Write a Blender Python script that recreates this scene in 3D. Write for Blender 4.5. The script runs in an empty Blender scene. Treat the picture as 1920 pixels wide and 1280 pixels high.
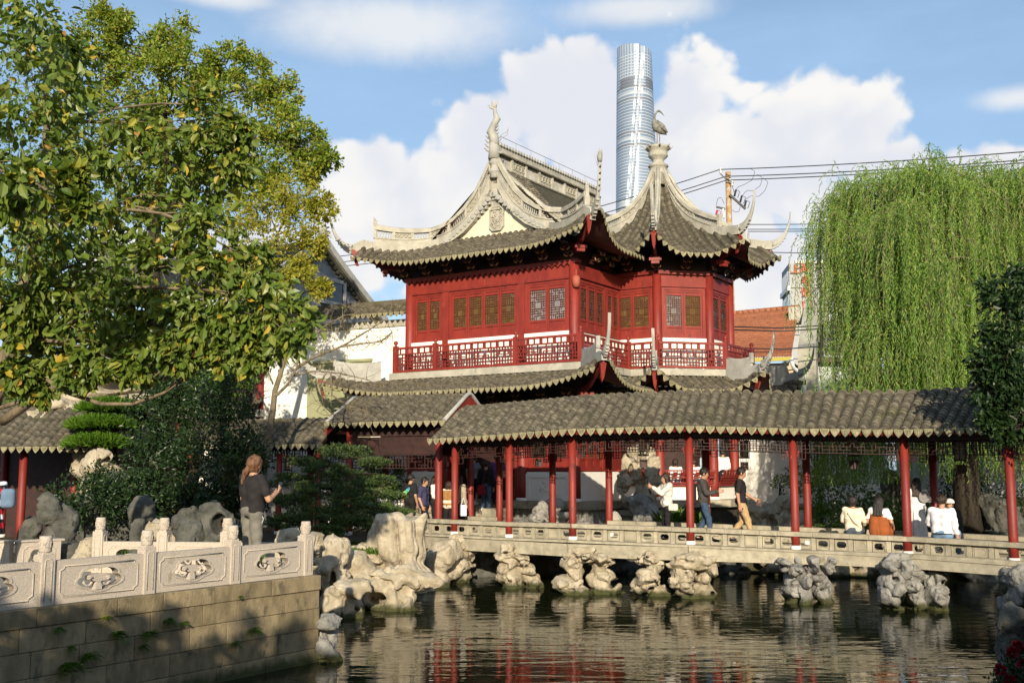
import bpy, math, random
import numpy as np
from mathutils import Matrix, Vector

SC = bpy.context.scene
COL = SC.collection
R = math.radians

# ---------------------------------------------------------------- camera, world, sun, exposure
ZE = 2.91                                    # eye height above the pond
PITCH = math.atan(240.0 / 2000.0)
cam = bpy.data.cameras.new('camera'); cam.lens = 37.5; cam.sensor_width = 36.0
cam.clip_start = 0.1; cam.clip_end = 9000.0
camo = bpy.data.objects.new('camera', cam); COL.objects.link(camo)
camo.location = (0, 0, ZE); camo.rotation_euler = (R(90) + PITCH, 0, 0)
SC.camera = camo

SUN_AZ = R(-90.0); SUN_EL = R(18.0)         # direction towards the sun (math azimuth)
TOSUN = np.array([math.cos(SUN_AZ) * math.cos(SUN_EL), math.sin(SUN_AZ) * math.cos(SUN_EL), math.sin(SUN_EL)])
SC.view_settings.view_transform = 'Standard'
SC.view_settings.look = 'None'
SC.view_settings.exposure = 0.40
SC.view_settings.gamma = 1.0
SC.view_settings.use_curve_mapping = False

F_PX = 2000.0
_c, _s = math.cos(PITCH), math.sin(PITCH)
def ray(px, py):
    x = (px - 960) / F_PX; u = (640 - py) / F_PX
    return np.array([x, _c - _s * u, _s + _c * u])
def at(px, py, Y):
    """the place at distance Y that the photograph shows at pixel px, py"""
    r = ray(px, py); return np.array([0, 0, ZE]) + r * (Y / r[1])
def dirof(px, py):
    r = ray(px, py); return r / np.linalg.norm(r)

class NT:
    """small helper to wire shader nodes"""
    def __init__(self, tree): self.t = tree; self.n = tree.nodes; self.l = tree.links
    def node(self, typ, **kw):
        nd = self.n.new(typ)
        for k, v in kw.items():
            if k in ('ins',):
                for a, b in v.items(): self.put(nd, a, b)
            else: setattr(nd, k, v)
        return nd
    def put(self, nd, key, val):
        sock = nd.inputs[key]
        if isinstance(val, bpy.types.NodeSocket): self.l.new(val, sock)
        else:
            if isinstance(val, (tuple, list)) and len(val) == 3 and sock.type == 'RGBA': val = (*val, 1.0)
            sock.default_value = val
    def math(self, op, a, b=0.0, c=0.0, clamp=False):
        nd = self.n.new('ShaderNodeMath'); nd.operation = op; nd.use_clamp = clamp
        self.put(nd, 0, a); self.put(nd, 1, b); self.put(nd, 2, c); return nd.outputs[0]
    def mix(self, f, a, b):
        nd = self.n.new('ShaderNodeMix'); nd.data_type = 'RGBA'
        self.put(nd, 0, f); self.put(nd, 6, a); self.put(nd, 7, b); return nd.outputs[2]
    def ramp(self, f, stops, interp='LINEAR'):
        nd = self.n.new('ShaderNodeValToRGB'); self.put(nd, 0, f); cr = nd.color_ramp; cr.interpolation = interp
        while len(cr.elements) < len(stops): cr.elements.new(0.5)
        for e, (p, c) in zip(cr.elements, stops):
            e.position = p; e.color = (*c, 1.0) if len(c) == 3 else c
        return nd.outputs[0]
    def smooth(self, v, a, b):
        nd = self.n.new('ShaderNodeMapRange'); nd.interpolation_type = 'SMOOTHSTEP'
        self.put(nd, 0, v); self.put(nd, 1, a); self.put(nd, 2, b); return nd.outputs[0]
    def noise(self, vec, scale, detail=4.0, rough=0.55, dist=0.0, out=0):
        nd = self.n.new('ShaderNodeTexNoise'); 
        if vec is not None: self.put(nd, 'Vector', vec)
        nd.inputs['Scale'].default_value = scale; nd.inputs['Detail'].default_value = detail
        nd.inputs['Roughness'].default_value = rough; nd.inputs['Distortion'].default_value = dist
        return nd.outputs[out]
    def vscale(self, vec, s):
        nd = self.n.new('ShaderNodeVectorMath'); nd.operation = 'MULTIPLY'; self.put(nd, 0, vec); nd.inputs[1].default_value = s
        return nd.outputs[0]

world = bpy.data.worlds.new('World'); SC.world = world; world.use_nodes = True
wt = NT(world.node_tree); wt.n.clear()
wout = wt.node('ShaderNodeOutputWorld'); wbg = wt.node('ShaderNodeBackground')
wt.l.new(wbg.outputs[0], wout.inputs[0])
sky = wt.node('ShaderNodeTexSky', sky_type='NISHITA', sun_disc=False)
sky.sun_elevation = SUN_EL; sky.sun_rotation = R(90) - SUN_AZ
sky.air_density = 1.0; sky.dust_density = 1.2; sky.ozone_density = 1.6
SKY_STRENGTH = 0.115
geo = wt.node('ShaderNodeNewGeometry')
inc = wt.node('ShaderNodeVectorMath', operation='SCALE', ins={0: geo.outputs['Incoming'], 'Scale': -1.0}).outputs[0]
sx = wt.node('ShaderNodeSeparateXYZ', ins={0: inc})
az = wt.math('ARCTAN2', sx.outputs[0], sx.outputs[1])
el = wt.math('ARCSINE', sx.outputs[2])
nz1 = wt.noise(inc, 9.0, 9.0, 0.58, 0.25)
nz2 = wt.noise(inc, 26.0, 6.0, 0.6)
warp = wt.node('ShaderNodeVectorMath', operation='ADD', ins={0: inc, 1: wt.vscale(wt.noise(inc, 7.0, 3.0, 0.5, out=1), (0.10, 0.10, 0.10))}).outputs[0]
def billow(sc):
    v = wt.node('ShaderNodeTexVoronoi', feature='SMOOTH_F1'); wt.put(v, 'Vector', warp); v.inputs['Scale'].default_value = sc; v.inputs['Smoothness'].default_value = 0.35; return v.outputs['Distance']
bl = wt.math('ADD', wt.math('MULTIPLY', wt.math('SUBTRACT', 0.42, billow(12.0)), 0.80), wt.math('ADD', wt.math('MULTIPLY', wt.math('SUBTRACT', 0.42, billow(29.0)), 0.52), wt.math('MULTIPLY', wt.math('SUBTRACT', 0.42, billow(70.0)), 0.24)))
nz3 = wt.noise(inc, 3.2, 5.0, 0.55)
# cumulus banks: (pixel x, pixel y, half width px, half height px)
CLOUDS = [(700, 310, 120, 105), (790, 370, 230, 150), (930, 300, 190, 160), (1090, 200, 230, 175), (985, 185, 110, 110), (900, 240, 120, 110), (1290, 190, 110, 125),
          (1180, 300, 330, 140), (1020, 150, 120, 80), (1480, 240, 200, 95), (1600, 225, 120, 70), (1420, 330, 330, 100), (1700, 330, 230, 90),
          (1840, 330, 170, 85), (1430, 480, 160, 90), (1000, 420, 500, 110),
          (-300, 300, 300, 120), (2400, 250, 330, 130), (500, 480, 300, 110)]
fld = None; shade = None
for (cx, cy, rx, ry) in CLOUDS:
    d = dirof(cx, cy); a0 = math.atan2(d[0], d[1]); e0 = math.asin(d[2])
    da = wt.math('MULTIPLY', wt.math('SUBTRACT', az, a0), F_PX * math.cos(e0) / rx)
    de = wt.math('MULTIPLY', wt.math('SUBTRACT', el, e0), F_PX / ry)
    de = wt.math('MULTIPLY', de, wt.math('ADD', 1.0, wt.math('MULTIPLY', wt.math('LESS_THAN', de, 0.0), -0.35)))
    v = wt.math('SUBTRACT', 1.0, wt.math('SQRT', wt.math('ADD', wt.math('MULTIPLY', da, da), wt.math('MULTIPLY', de, de))))
    fld = v if fld is None else wt.math('SMOOTH_MAX', fld, v, 0.25)
gen = wt.math('MULTIPLY', wt.math('SUBTRACT', nz3, 0.56), 2.2)         # the same sort of clouds all round the sky
away = wt.smooth(wt.math('ABSOLUTE', az), 0.75, 1.1)
fld = wt.math('MAXIMUM', fld, wt.math('SUBTRACT', gen, wt.math('MULTIPLY', wt.math('SUBTRACT', 1.0, away), 3.0)))
dens = wt.math('ADD', fld, wt.math('ADD', wt.math('MULTIPLY', wt.math('SUBTRACT', nz1, 0.5), 0.85), bl))
mask = wt.math('MULTIPLY', wt.smooth(wt.math('ADD', dens, wt.math('MULTIPLY', wt.math('SUBTRACT', nz2, 0.5), 0.5)), -0.02, 0.28), wt.smooth(fld, -0.30, -0.08))
wisp = None
for (cx, cy, rx, ry) in [(750, 50, 330, 85), (420, -5, 140, 30), (1900, 185, 90, 30), (1180, 20, 200, 40), (1500, 400, 200, 40)]:
    d = dirof(cx, cy); a0 = math.atan2(d[0], d[1]); e0 = math.asin(d[2])
    da = wt.math('MULTIPLY', wt.math('SUBTRACT', az, a0), F_PX * math.cos(e0) / rx); de = wt.math('MULTIPLY', wt.math('SUBTRACT', el, e0), F_PX / ry)
    v = wt.math('SUBTRACT', 1.0, wt.math('SQRT', wt.math('ADD', wt.math('MULTIPLY', da, da), wt.math('MULTIPLY', de, de)))); wisp = v if wisp is None else wt.math('SMOOTH_MAX', wisp, v, 0.2)
wisp = wt.math('MULTIPLY', wt.smooth(wt.math('ADD', wisp, wt.math('MULTIPLY', wt.math('SUBTRACT', nz1, 0.5), 1.3)), -0.05, 0.85), 0.75)
mask = wt.math('MAXIMUM', mask, wisp)
thick = wt.smooth(wt.math('ADD', wt.math('SUBTRACT', fld, wt.math('MULTIPLY', bl, 0.9)), wt.math('MULTIPLY', wt.math('SUBTRACT', nz3, 0.5), 2.2)), 0.10, 1.05)
ccol = wt.mix(thick, (6.3, 6.22, 6.1), (5.2, 5.35, 5.8))              # radiance of cloud before the strength below
veil = wt.math('MULTIPLY', wt.smooth(wt.noise(wt.vscale(inc, (2.0, 2.0, 7.0)), 2.0, 6.0, 0.6), 0.30, 0.85), 0.40)
skyb = wt.mix(wt.math('ADD', veil, 0.30), sky.outputs[0], (2.85, 4.3, 6.3))
wcol = wt.mix(mask, skyb, ccol)
wt.l.new(wcol, wbg.inputs[0]); wbg.inputs[1].default_value = SKY_STRENGTH

sl = bpy.data.lights.new('sun', 'SUN'); sl.energy = 5.0; sl.angle = R(0.55); sl.color = (1.0, 0.87, 0.67)
so = bpy.data.objects.new('sun', sl); COL.objects.link(so)
so.rotation_euler = Vector(TOSUN).to_track_quat('Z', 'Y').to_euler(); so.location = (-20, -40, 30)

# ---------------------------------------------------------------- mesh helpers
rng = np.random.default_rng(7); random.seed(7)
def V3(*a): return np.array(a, float)
def nrm(v): 
    v = np.asarray(v, float); l = np.linalg.norm(v); return v / l if l > 1e-9 else v
UPZ = V3(0, 0, 1)

def raw_mesh(name, verts, faces_idx, counts, mat, smooth=False):
    me = bpy.data.meshes.new(name)
    verts = np.asarray(verts, np.float32); faces_idx = np.asarray(faces_idx, np.int32); counts = np.asarray(counts, np.int32)
    me.vertices.add(len(verts)); me.vertices.foreach_set('co', verts.ravel())
    me.loops.add(len(faces_idx)); me.loops.foreach_set('vertex_index', faces_idx)
    me.polygons.add(len(counts)); st = np.zeros(len(counts), np.int32); st[1:] = np.cumsum(counts)[:-1]
    me.polygons.foreach_set('loop_start', st); me.polygons.foreach_set('loop_total', counts)
    me.polygons.foreach_set('use_smooth', np.broadcast_to(np.asarray(smooth, bool), len(counts)).copy())
    for m in (mat if isinstance(mat, (list, tuple)) else [mat]): me.materials.append(m)
    me.update(calc_edges=True); return me

def tag(o, label=None, cat=None, group=None, kind=None):
    if label: o['label'] = label
    if cat: o['category'] = cat
    if group: o['group'] = group
    if kind: o['kind'] = kind
    return o
ROOTLOC = {}
def thing(name, loc, label, cat, group=None):
    o = bpy.data.objects.new(name, None); o.empty_display_size = 0.2; COL.objects.link(o)
    o.location = tuple(float(x) for x in loc); ROOTLOC[o.name] = np.array(loc, float)
    return tag(o, label, cat, group)
def link(me, name, parent=None):
    o = bpy.data.objects.new(name, me); COL.objects.link(o)
    if parent is not None: o.parent = parent
    return o
def origin(parent):
    p = V3(0, 0, 0)
    while parent is not None: p = p + np.array(parent.location); parent = parent.parent
    return p
def place(me, name, parent, M):
    """a shared mesh put at world matrix M under an unrotated parent"""
    o = link(me, name, parent); o.matrix_local = Matrix.Translation(-Vector(origin(parent))) @ M; return o
def frame(o, x, y, z, sx=1, sy=1, sz=1):
    return Matrix(((x[0] * sx, y[0] * sy, z[0] * sz, o[0]), (x[1] * sx, y[1] * sy, z[1] * sz, o[1]), (x[2] * sx, y[2] * sy, z[2] * sz, o[2]), (0, 0, 0, 1)))

class MB:
    def __init__(self): self.v = []; self.f = []; self.mi = []; self.sm = []; self.cur = 0
    def add(self, vs, fs, sm=0):
        b = len(self.v); self.sm.extend([i < sm for i in range(len(fs))]); self.v.extend(np.asarray(vs, float).tolist()); self.f.extend([[i + b for i in f] for f in fs]); self.mi.extend([self.cur] * len(fs)); return self
    def obox(self, c, ax, ay, az):
        """box from its centre and three half-axis vectors"""
        c, ax, ay, az = (np.asarray(q, float) for q in (c, ax, ay, az))
        vs = [c + i * ax + j * ay + k * az for k in (-1, 1) for j in (-1, 1) for i in (-1, 1)]
        return self.add(vs, [(0, 2, 3, 1), (4, 5, 7, 6), (0, 1, 5, 4), (2, 6, 7, 3), (0, 4, 6, 2), (1, 3, 7, 5)])
    def box(self, lo, hi):
        lo = np.asarray(lo, float); hi = np.asarray(hi, float); h = (hi - lo) / 2
        return self.obox((lo + hi) / 2, (h[0], 0, 0), (0, h[1], 0), (0, 0, h[2]))
    def beam(self, p, q, w, h, up=UPZ):
        """bar from p to q, width w, height h along up"""
        p = np.asarray(p, float); q = np.asarray(q, float); d = q - p; t = nrm(d); s = np.cross(t, up)
        s = nrm(s) if np.linalg.norm(s) > 1e-6 else V3(1, 0, 0); n = np.cross(s, t)
        return self.obox((p + q) / 2, d / 2, s * w / 2, n * h / 2)
    def prism(self, poly, ext):
        poly = np.asarray(poly, float); n = len(poly); ext = np.asarray(ext, float)
        vs = np.vstack([poly, poly + ext]); fs = [tuple(range(n - 1, -1, -1)), tuple(range(n, 2 * n))]
        fs += [(i, (i + 1) % n, n + (i + 1) % n, n + i) for i in range(n)]
        return self.add(vs, fs)
    def holed(self, outer, inner, ext):
        """slab with a hole: two loops of equal length, extruded by ext"""
        outer = np.asarray(outer, float); inner = np.asarray(inner, float); n = len(outer); ext = np.asarray(ext, float)
        vs = np.vstack([outer, inner, outer + ext, inner + ext]); fs = []
        for i in range(n):
            j = (i + 1) % n
            fs += [(i, n + i, n + j, j), (2 * n + i, 2 * n + j, 3 * n + j, 3 * n + i), (i, j, 2 * n + j, 2 * n + i), (n + i, 3 * n + i, 3 * n + j, n + j)]
        return self.add(vs, fs)
    def tube(self, pts, rad, n=8, cap=True, sq=None, up=UPZ):
        pts = np.asarray(pts, float); m = len(pts)
        rad = np.full(m, rad) if np.isscalar(rad) else np.asarray(rad, float)
        T = np.gradient(pts, axis=0); vs = []; ref = None
        for i in range(m):
            t = nrm(T[i])
            if ref is None:
                ref = np.cross(t, up if abs(t @ up) < 0.95 else V3(1, 0, 0))
            ref = nrm(ref - t * (ref @ t)); b = np.cross(t, ref)
            for k in range(n):
                a = 2 * math.pi * (k + (0.5 if n == 4 else 0)) / n
                x, y = math.cos(a), math.sin(a)
                if sq: x *= sq[0]; y *= sq[1]
                vs.append(pts[i] + rad[i] * (ref * x + b * y))
        fs = [(i * n + k, i * n + (k + 1) % n, (i + 1) * n + (k + 1) % n, (i + 1) * n + k) for i in range(m - 1) for k in range(n)]
        ns_ = len(fs) if n >= 5 else 0
        if cap: fs += [tuple(range(n - 1, -1, -1)), tuple((m - 1) * n + k for k in range(n))]
        return self.add(vs, fs, ns_)
    def lathe(self, c, prof, n=16, ph=0.0, cap=True):
        c = np.asarray(c, float); m = len(prof); vs = []
        for r, z in prof:
            for k in range(n):
                a = ph + 2 * math.pi * k / n; vs.append(c + V3(r * math.cos(a), r * math.sin(a), z))
        fs = [(i * n + k, i * n + (k + 1) % n, (i + 1) * n + (k + 1) % n, (i + 1) * n + k) for i in range(m - 1) for k in range(n)]
        ns_ = len(fs) if n >= 10 else 0
        if cap: fs += [tuple(range(n - 1, -1, -1)), tuple((m - 1) * n + k for k in range(n))]
        return self.add(vs, fs, ns_)
    def grid(self, P):
        P = np.asarray(P, float); a, b = P.shape[:2]
        return self.add(P.reshape(-1, 3), [(i * b + j, (i + 1) * b + j, (i + 1) * b + j + 1, i * b + j + 1) for i in range(a - 1) for j in range(b - 1)], 10 ** 6)
    def strip(self, lower, upper, ext):
        """wall between two polylines of equal length, thick by ext"""
        L = np.asarray(lower, float); U = np.asarray(upper, float); ext = np.asarray(ext, float); n = len(L)
        vs = np.vstack([L - ext / 2, U - ext / 2, L + ext / 2, U + ext / 2]); fs = []
        for i in range(n - 1):
            fs += [(i, i + 1, n + i + 1, n + i), (2 * n + i, 3 * n + i, 3 * n + i + 1, 2 * n + i + 1), (n + i, n + i + 1, 3 * n + i + 1, 3 * n + i), (i, 2 * n + i, 2 * n + i + 1, i + 1)]
        fs += [(0, n, 3 * n, 2 * n), (n - 1, 3 * n - 1, 4 * n - 1, 2 * n - 1)]
        return self.add(vs, fs)
    def build(self, name, mat, parent=None, smooth=False, label=None, kind=None, group=None):
        if not self.v: return None
        o = origin(parent); idx = [i for f in self.f for i in f]
        me = raw_mesh(name, np.asarray(self.v) - o, idx, [len(f) for f in self.f], mat, True if smooth else (np.array(self.sm) if len(self.sm) == len(self.f) else False))
        if isinstance(mat, (list, tuple)): me.polygons.foreach_set('material_index', np.asarray(self.mi, np.int32))
        ob = link(me, name, parent); tag(ob, label, None, group, kind); return ob

# ---------------------------------------------------------------- numpy noise and surface nets
def _hash(ix, iy, iz, seed):
    h = (ix.astype(np.int64) * 374761393 + iy.astype(np.int64) * 668265263 + iz.astype(np.int64) * 1274126177 + seed * 974634541) & 0xffffffff
    h = ((h ^ (h >> 13)) * 1103515245) & 0xffffffff
    h = ((h ^ (h >> 16)) * 2246822519) & 0xffffffff
    return ((h ^ (h >> 15)) & 0xffff) / 65535.0
def vnoise(x, y, z, seed=0):
    ix, iy, iz = np.floor(x), np.floor(y), np.floor(z); fx, fy, fz = x - ix, y - iy, z - iz
    fx = fx * fx * (3 - 2 * fx); fy = fy * fy * (3 - 2 * fy); fz = fz * fz * (3 - 2 * fz)
    r = 0
    for a in (0, 1):
        for b in (0, 1):
            for c in (0, 1):
                r = r + _hash(ix + a, iy + b, iz + c, seed) * (fx if a else 1 - fx) * (fy if b else 1 - fy) * (fz if c else 1 - fz)
    return r * 2 - 1
def fbm(x, y, z, seed=0, oct=3):
    r = 0; a = 1.0
    for i in range(oct): r = r + a * vnoise(x * 2 ** i, y * 2 ** i, z * 2 ** i, seed + i * 17); a *= 0.5
    return r
def nets(f, lo, hi, h):
    """surface of f < 0 inside the box lo..hi as vertices and quads"""
    lo = np.asarray(lo, float); hi = np.asarray(hi, float); n = np.maximum(np.ceil((hi - lo) / h).astype(int) + 1, 3)
    X, Y, Z = np.meshgrid(*[lo[i] + h * np.arange(n[i]) for i in range(3)], indexing='ij')
    S = f(X, Y, Z); ins = S < 0
    cn = [(a, b, c) for a in (0, 1) for b in (0, 1) for c in (0, 1)]
    sl = lambda A, c: A[c[0]:n[0] - 1 + c[0], c[1]:n[1] - 1 + c[1], c[2]:n[2] - 1 + c[2]]
    acc = np.zeros((n[0] - 1, n[1] - 1, n[2] - 1, 3)); cnt = np.zeros(acc.shape[:3])
    for a in cn:
        for ax in range(3):
            if a[ax]: continue
            b = list(a); b[ax] = 1
            sa, sb = sl(S, a), sl(S, b); cr = (sa < 0) != (sb < 0)
            t = np.where(cr, sa / np.where(sa - sb == 0, 1, sa - sb), 0)
            for k in range(3):
                acc[..., k] += np.where(cr, a[k] + (t if k == ax else 0), 0)
            cnt += cr
    act = cnt > 0; ids = np.full(act.shape, -1); ids[act] = np.arange(act.sum())
    base = np.stack(np.nonzero(act), 1)
    verts = lo + h * (base + acc[act] / cnt[act][:, None])
    quads = []
    for ax in range(3):
        o1, o2 = [(1, 2), (2, 0), (0, 1)][ax]
        sA = [slice(None)] * 3; sB = [slice(None)] * 3
        sA[ax] = slice(0, n[ax] - 1); sB[ax] = slice(1, n[ax])
        for o in (o1, o2): sA[o] = slice(1, n[o] - 1); sB[o] = slice(1, n[o] - 1)
        A, B = ins[tuple(sA)], ins[tuple(sB)]; ch = A != B
        p = np.stack(np.nonzero(ch), 1); p[:, o1] += 1; p[:, o2] += 1
        fl = A[ch]
        def g(d1, d2):
            q = p.copy(); q[:, o1] -= d1; q[:, o2] -= d2; return ids[q[:, 0], q[:, 1], q[:, 2]]
        q = np.stack([g(1, 1), g(0, 1), g(0, 0), g(1, 0)], 1)
        q[~fl] = q[~fl][:, ::-1]; quads.append(q)
    q = np.vstack(quads); q = q[(q >= 0).all(1)]
    return verts, q
def nets_obj(name, f, lo, hi, h, mat, parent=None, smooth=True, label=None):
    v, q = nets(f, lo, hi, h)
    me = raw_mesh(name, v - origin(parent), q.ravel(), np.full(len(q), 4), mat, smooth)
    o = link(me, name, parent); tag(o, label); return o
def smin(a, b, k):
    hh = np.clip(0.5 + 0.5 * (b - a) / k, 0, 1); return b * (1 - hh) + a * hh - k * hh * (1 - hh)
def sd_cone(X, Y, Z, a, b, ra, rb):
    a = np.asarray(a, float); d = np.asarray(b, float) - a; L = d @ d + 1e-9
    t = np.clip(((X - a[0]) * d[0] + (Y - a[1]) * d[1] + (Z - a[2]) * d[2]) / L, 0, 1)
    return np.sqrt((X - a[0] - t * d[0]) ** 2 + (Y - a[1] - t * d[1]) ** 2 + (Z - a[2] - t * d[2]) ** 2) - (ra + (rb - ra) * t)
def sd_ell(X, Y, Z, c, r):
    k = np.sqrt(((X - c[0]) / r[0]) ** 2 + ((Y - c[1]) / r[1]) ** 2 + ((Z - c[2]) / r[2]) ** 2)
    return (k - 1) * min(r)

# ---------------------------------------------------------------- materials
def mat_base(name):
    m = bpy.data.materials.new(name); m.use_nodes = True; t = NT(m.node_tree); t.n.clear()
    out = t.node('ShaderNodeOutputMaterial'); p = t.node('ShaderNodeBsdfPrincipled'); t.l.new(p.outputs[0], out.inputs[0])
    return m, t, p, out
def rough_mat(name, c1, c2, scale=4.0, rough=0.8, bump=0.2, bscale=None, spots=None, island=0.0, stretch=(1, 1, 1), metal=0.0, detail=5.0, bdist=0.02, wet=False):
    """two-tone grained surface: noise between c1 and c2, fine relief, optional spots (colour, threshold, scale)"""
    m, t, p, out = mat_base(name)
    co = t.node('ShaderNodeNewGeometry').outputs['Position'] if True else None
    v = t.vscale(co, stretch)
    n = t.noise(v, scale, detail, 0.6)
    col = t.mix(t.smooth(n, 0.3, 0.7), c1, c2)
    if spots:
        for sc, th, ss in spots:
            col = t.mix(t.math('MULTIPLY', t.smooth(t.noise(v, ss, 5, 0.65), th, th + 0.14), 0.85), col, sc)
    if island:
        g = t.node('ShaderNodeNewGeometry').outputs['Random Per Island']; oi = t.node('ShaderNodeObjectInfo').outputs['Random']
        rr = t.math('FRACT', t.math('ADD', g, oi))
        k = t.math('ADD', 1.0 - island, t.math('MULTIPLY', rr, 2 * island))
        col = t.node('ShaderNodeVectorMath', operation='SCALE', ins={0: col, 'Scale': k}).outputs[0]
    t.put(p, 'Base Color', col); p.inputs['Roughness'].default_value = rough; p.inputs['Metallic'].default_value = metal
    if rough > 0.6: p.inputs['Specular IOR Level'].default_value = 0.25
    if wet:                                                # damp, algae dark band just over the pond
        z = t.node('ShaderNodeSeparateXYZ', ins={0: co}).outputs[2]; wz = t.smooth(t.math('ADD', z, t.math('MULTIPLY', t.noise(co, 5.0, 4), -0.22)), 0.10, -0.06)
        col = t.mix(wz, col, (0.055, 0.058, 0.022)); t.put(p, 'Base Color', col)
    if bump:
        b = t.node('ShaderNodeBump'); b.inputs['Strength'].default_value = bump; b.inputs['Distance'].default_value = bdist
        t.put(b, 'Height', t.noise(v, bscale or scale * 6, 6, 0.65)); t.put(p, 'Normal', b.outputs[0])
    return m
def flat_mat(name, c, rough=0.7, spec=0.3, metal=0.0, var=0.12, scale=9.0):
    m, t, p, out = mat_base(name)
    co = t.node('ShaderNodeNewGeometry').outputs['Position']
    col = t.mix(t.noise(co, scale, 3), tuple(x * (1 - var) for x in c), tuple(min(1, x * (1 + var)) for x in c))
    t.put(p, 'Base Color', col); p.inputs['Roughness'].default_value = rough; p.inputs['Specular IOR Level'].default_value = spec
    p.inputs['Metallic'].default_value = metal; return m
def leaf_mat(name, cols, trans=0.35, rough=0.45, tcol=None):
    """leaf colours drawn per leaf, thin translucent blades"""
    m, t, p, out = mat_base(name)
    g = t.node('ShaderNodeNewGeometry').outputs['Random Per Island']
    n = len(cols); col = t.ramp(g, [(i / (n - 1) if n > 1 else 0, c) for i, c in enumerate(cols)])
    t.put(p, 'Base Color', col); p.inputs['Roughness'].default_value = rough; p.inputs['Specular IOR Level'].default_value = 0.35
    tr = t.node('ShaderNodeBsdfTranslucent')
    tc = t.mix(1.0, col, (1, 1, 1)) if False else t.node('ShaderNodeVectorMath', operation='MULTIPLY', ins={0: col, 1: tcol or (1.5, 1.5, 0.6)}).outputs[0]
    t.put(tr, 'Color', tc); mx = t.node('ShaderNodeMixShader'); mx.inputs[0].default_value = trans
    t.l.new(p.outputs[0], mx.inputs[1]); t.l.new(tr.outputs[0], mx.inputs[2]); t.l.new(mx.outputs[0], out.inputs[0]); return m

M = {}
M['red'] = rough_mat('red_lacquer', (0.165, 0.015, 0.0095), (0.24, 0.026, 0.016), 3.0, 0.56, 0.2, 30, spots=[((0.33, 0.12, 0.075), 0.64, 8.0), ((0.10, 0.017, 0.013), 0.58, 5.0), ((0.40, 0.30, 0.20), 0.73, 14.0)], stretch=(1, 1, 0.35))
M['red2'] = rough_mat('red_lacquer_worn', (0.14, 0.013, 0.009), (0.205, 0.024, 0.015), 5.0, 0.5, 0.08, 40, spots=[((0.45, 0.25, 0.15), 0.72, 9.0)], stretch=(1, 1, 0.3))
M['darkwood'] = rough_mat('dark_lacquer', (0.020, 0.008, 0.006), (0.045, 0.014, 0.010), 6.0, 0.6, 0.1)
M['soffit'] = rough_mat('eave_boards', (0.030, 0.008, 0.006), (0.050, 0.012, 0.009), 6.0, 0.6, 0.1)  # boards and brackets darkened in colour to deepen the shade under eaves
M['gilt'] = flat_mat('worn_gilt', (0.30, 0.17, 0.08), 0.5, 0.4)
M['tile'] = rough_mat('grey_roof_tile', (0.085, 0.075, 0.055), (0.165, 0.145, 0.105), 5.0, 0.88, 0.6, 50, spots=[((0.035, 0.032, 0.026), 0.60, 2.5), ((0.16, 0.145, 0.075), 0.60, 7.0), ((0.105, 0.10, 0.05), 0.57, 1.1)], island=0.40)
M['drip'] = rough_mat('drip_tile_clay', (0.20, 0.185, 0.11), (0.30, 0.27, 0.17), 9.0, 0.85, 0.4, 60, spots=[((0.11, 0.11, 0.05), 0.55, 12.0)], island=0.3)
M['bed'] = rough_mat('roof_gutter_tile', (0.045, 0.042, 0.03), (0.08, 0.07, 0.045), 7.0, 0.9, 0.5, 50)
M['stucco'] = rough_mat('ridge_stucco', (0.31, 0.30, 0.25), (0.44, 0.415, 0.345), 2.2, 0.88, 0.5, 30, spots=[((0.24, 0.23, 0.20), 0.54, 4.0), ((0.13, 0.13, 0.12), 0.63, 10.0)])
M['stucco_grey'] = rough_mat('ridge_stucco_grey', (0.29, 0.29, 0.265), (0.42, 0.41, 0.37), 2.5, 0.88, 0.5, 30, spots=[((0.16, 0.16, 0.15), 0.57, 5.0), ((0.10, 0.10, 0.095), 0.66, 11.0)])
M['cream'] = rough_mat('gable_plaster', (0.54, 0.51, 0.39), (0.64, 0.60, 0.46), 1.8, 0.9, 0.15, 20, spots=[((0.45, 0.43, 0.33), 0.64, 3.0)])
M['carved'] = rough_mat('carved_brick_grey', (0.34, 0.32, 0.26), (0.48, 0.45, 0.36), 14.0, 0.85, 0.9, 34, bdist=0.05)
M['plaster'] = rough_mat('white_plaster', (0.74, 0.72, 0.66), (0.82, 0.80, 0.75), 1.2, 0.9, 0.1, 18, spots=[((0.58, 0.56, 0.50), 0.66, 1.3)])
M['greywall'] = rough_mat('grey_brick_gable', (0.17, 0.18, 0.19), (0.24, 0.25, 0.26), 2.0, 0.9, 0.3, 14)
M['granite'] = rough_mat('carved_granite', (0.34, 0.295, 0.24), (0.55, 0.485, 0.41), 75.0, 0.9, 0.5, 95, spots=[((0.24, 0.22, 0.13), 0.60, 3.2), ((0.50, 0.39, 0.33), 0.60, 4.0)], bdist=0.007)
M['block'] = rough_mat('wall_block_stone', (0.17, 0.135, 0.078), (0.29, 0.23, 0.135), 6.0, 0.9, 0.9, 40, spots=[((0.085, 0.075, 0.05), 0.54, 5.0), ((0.40, 0.33, 0.22), 0.64, 9.0)], stretch=(1, 1, 0.55), island=0.20, bdist=0.012, wet=True)
M['mortar'] = rough_mat('dark_mortar', (0.05, 0.047, 0.036), (0.08, 0.07, 0.055), 8.0, 0.95, 0.3)
M['deck'] = rough_mat('bridge_stone', (0.27, 0.245, 0.18), (0.40, 0.36, 0.27), 5.0, 0.88, 0.45, 40, spots=[((0.17, 0.16, 0.115), 0.58, 3.0)], island=0.1)
M['paving'] = rough_mat('stone_paving', (0.22, 0.20, 0.16), (0.32, 0.29, 0.23), 3.0, 0.9, 0.3)
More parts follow.
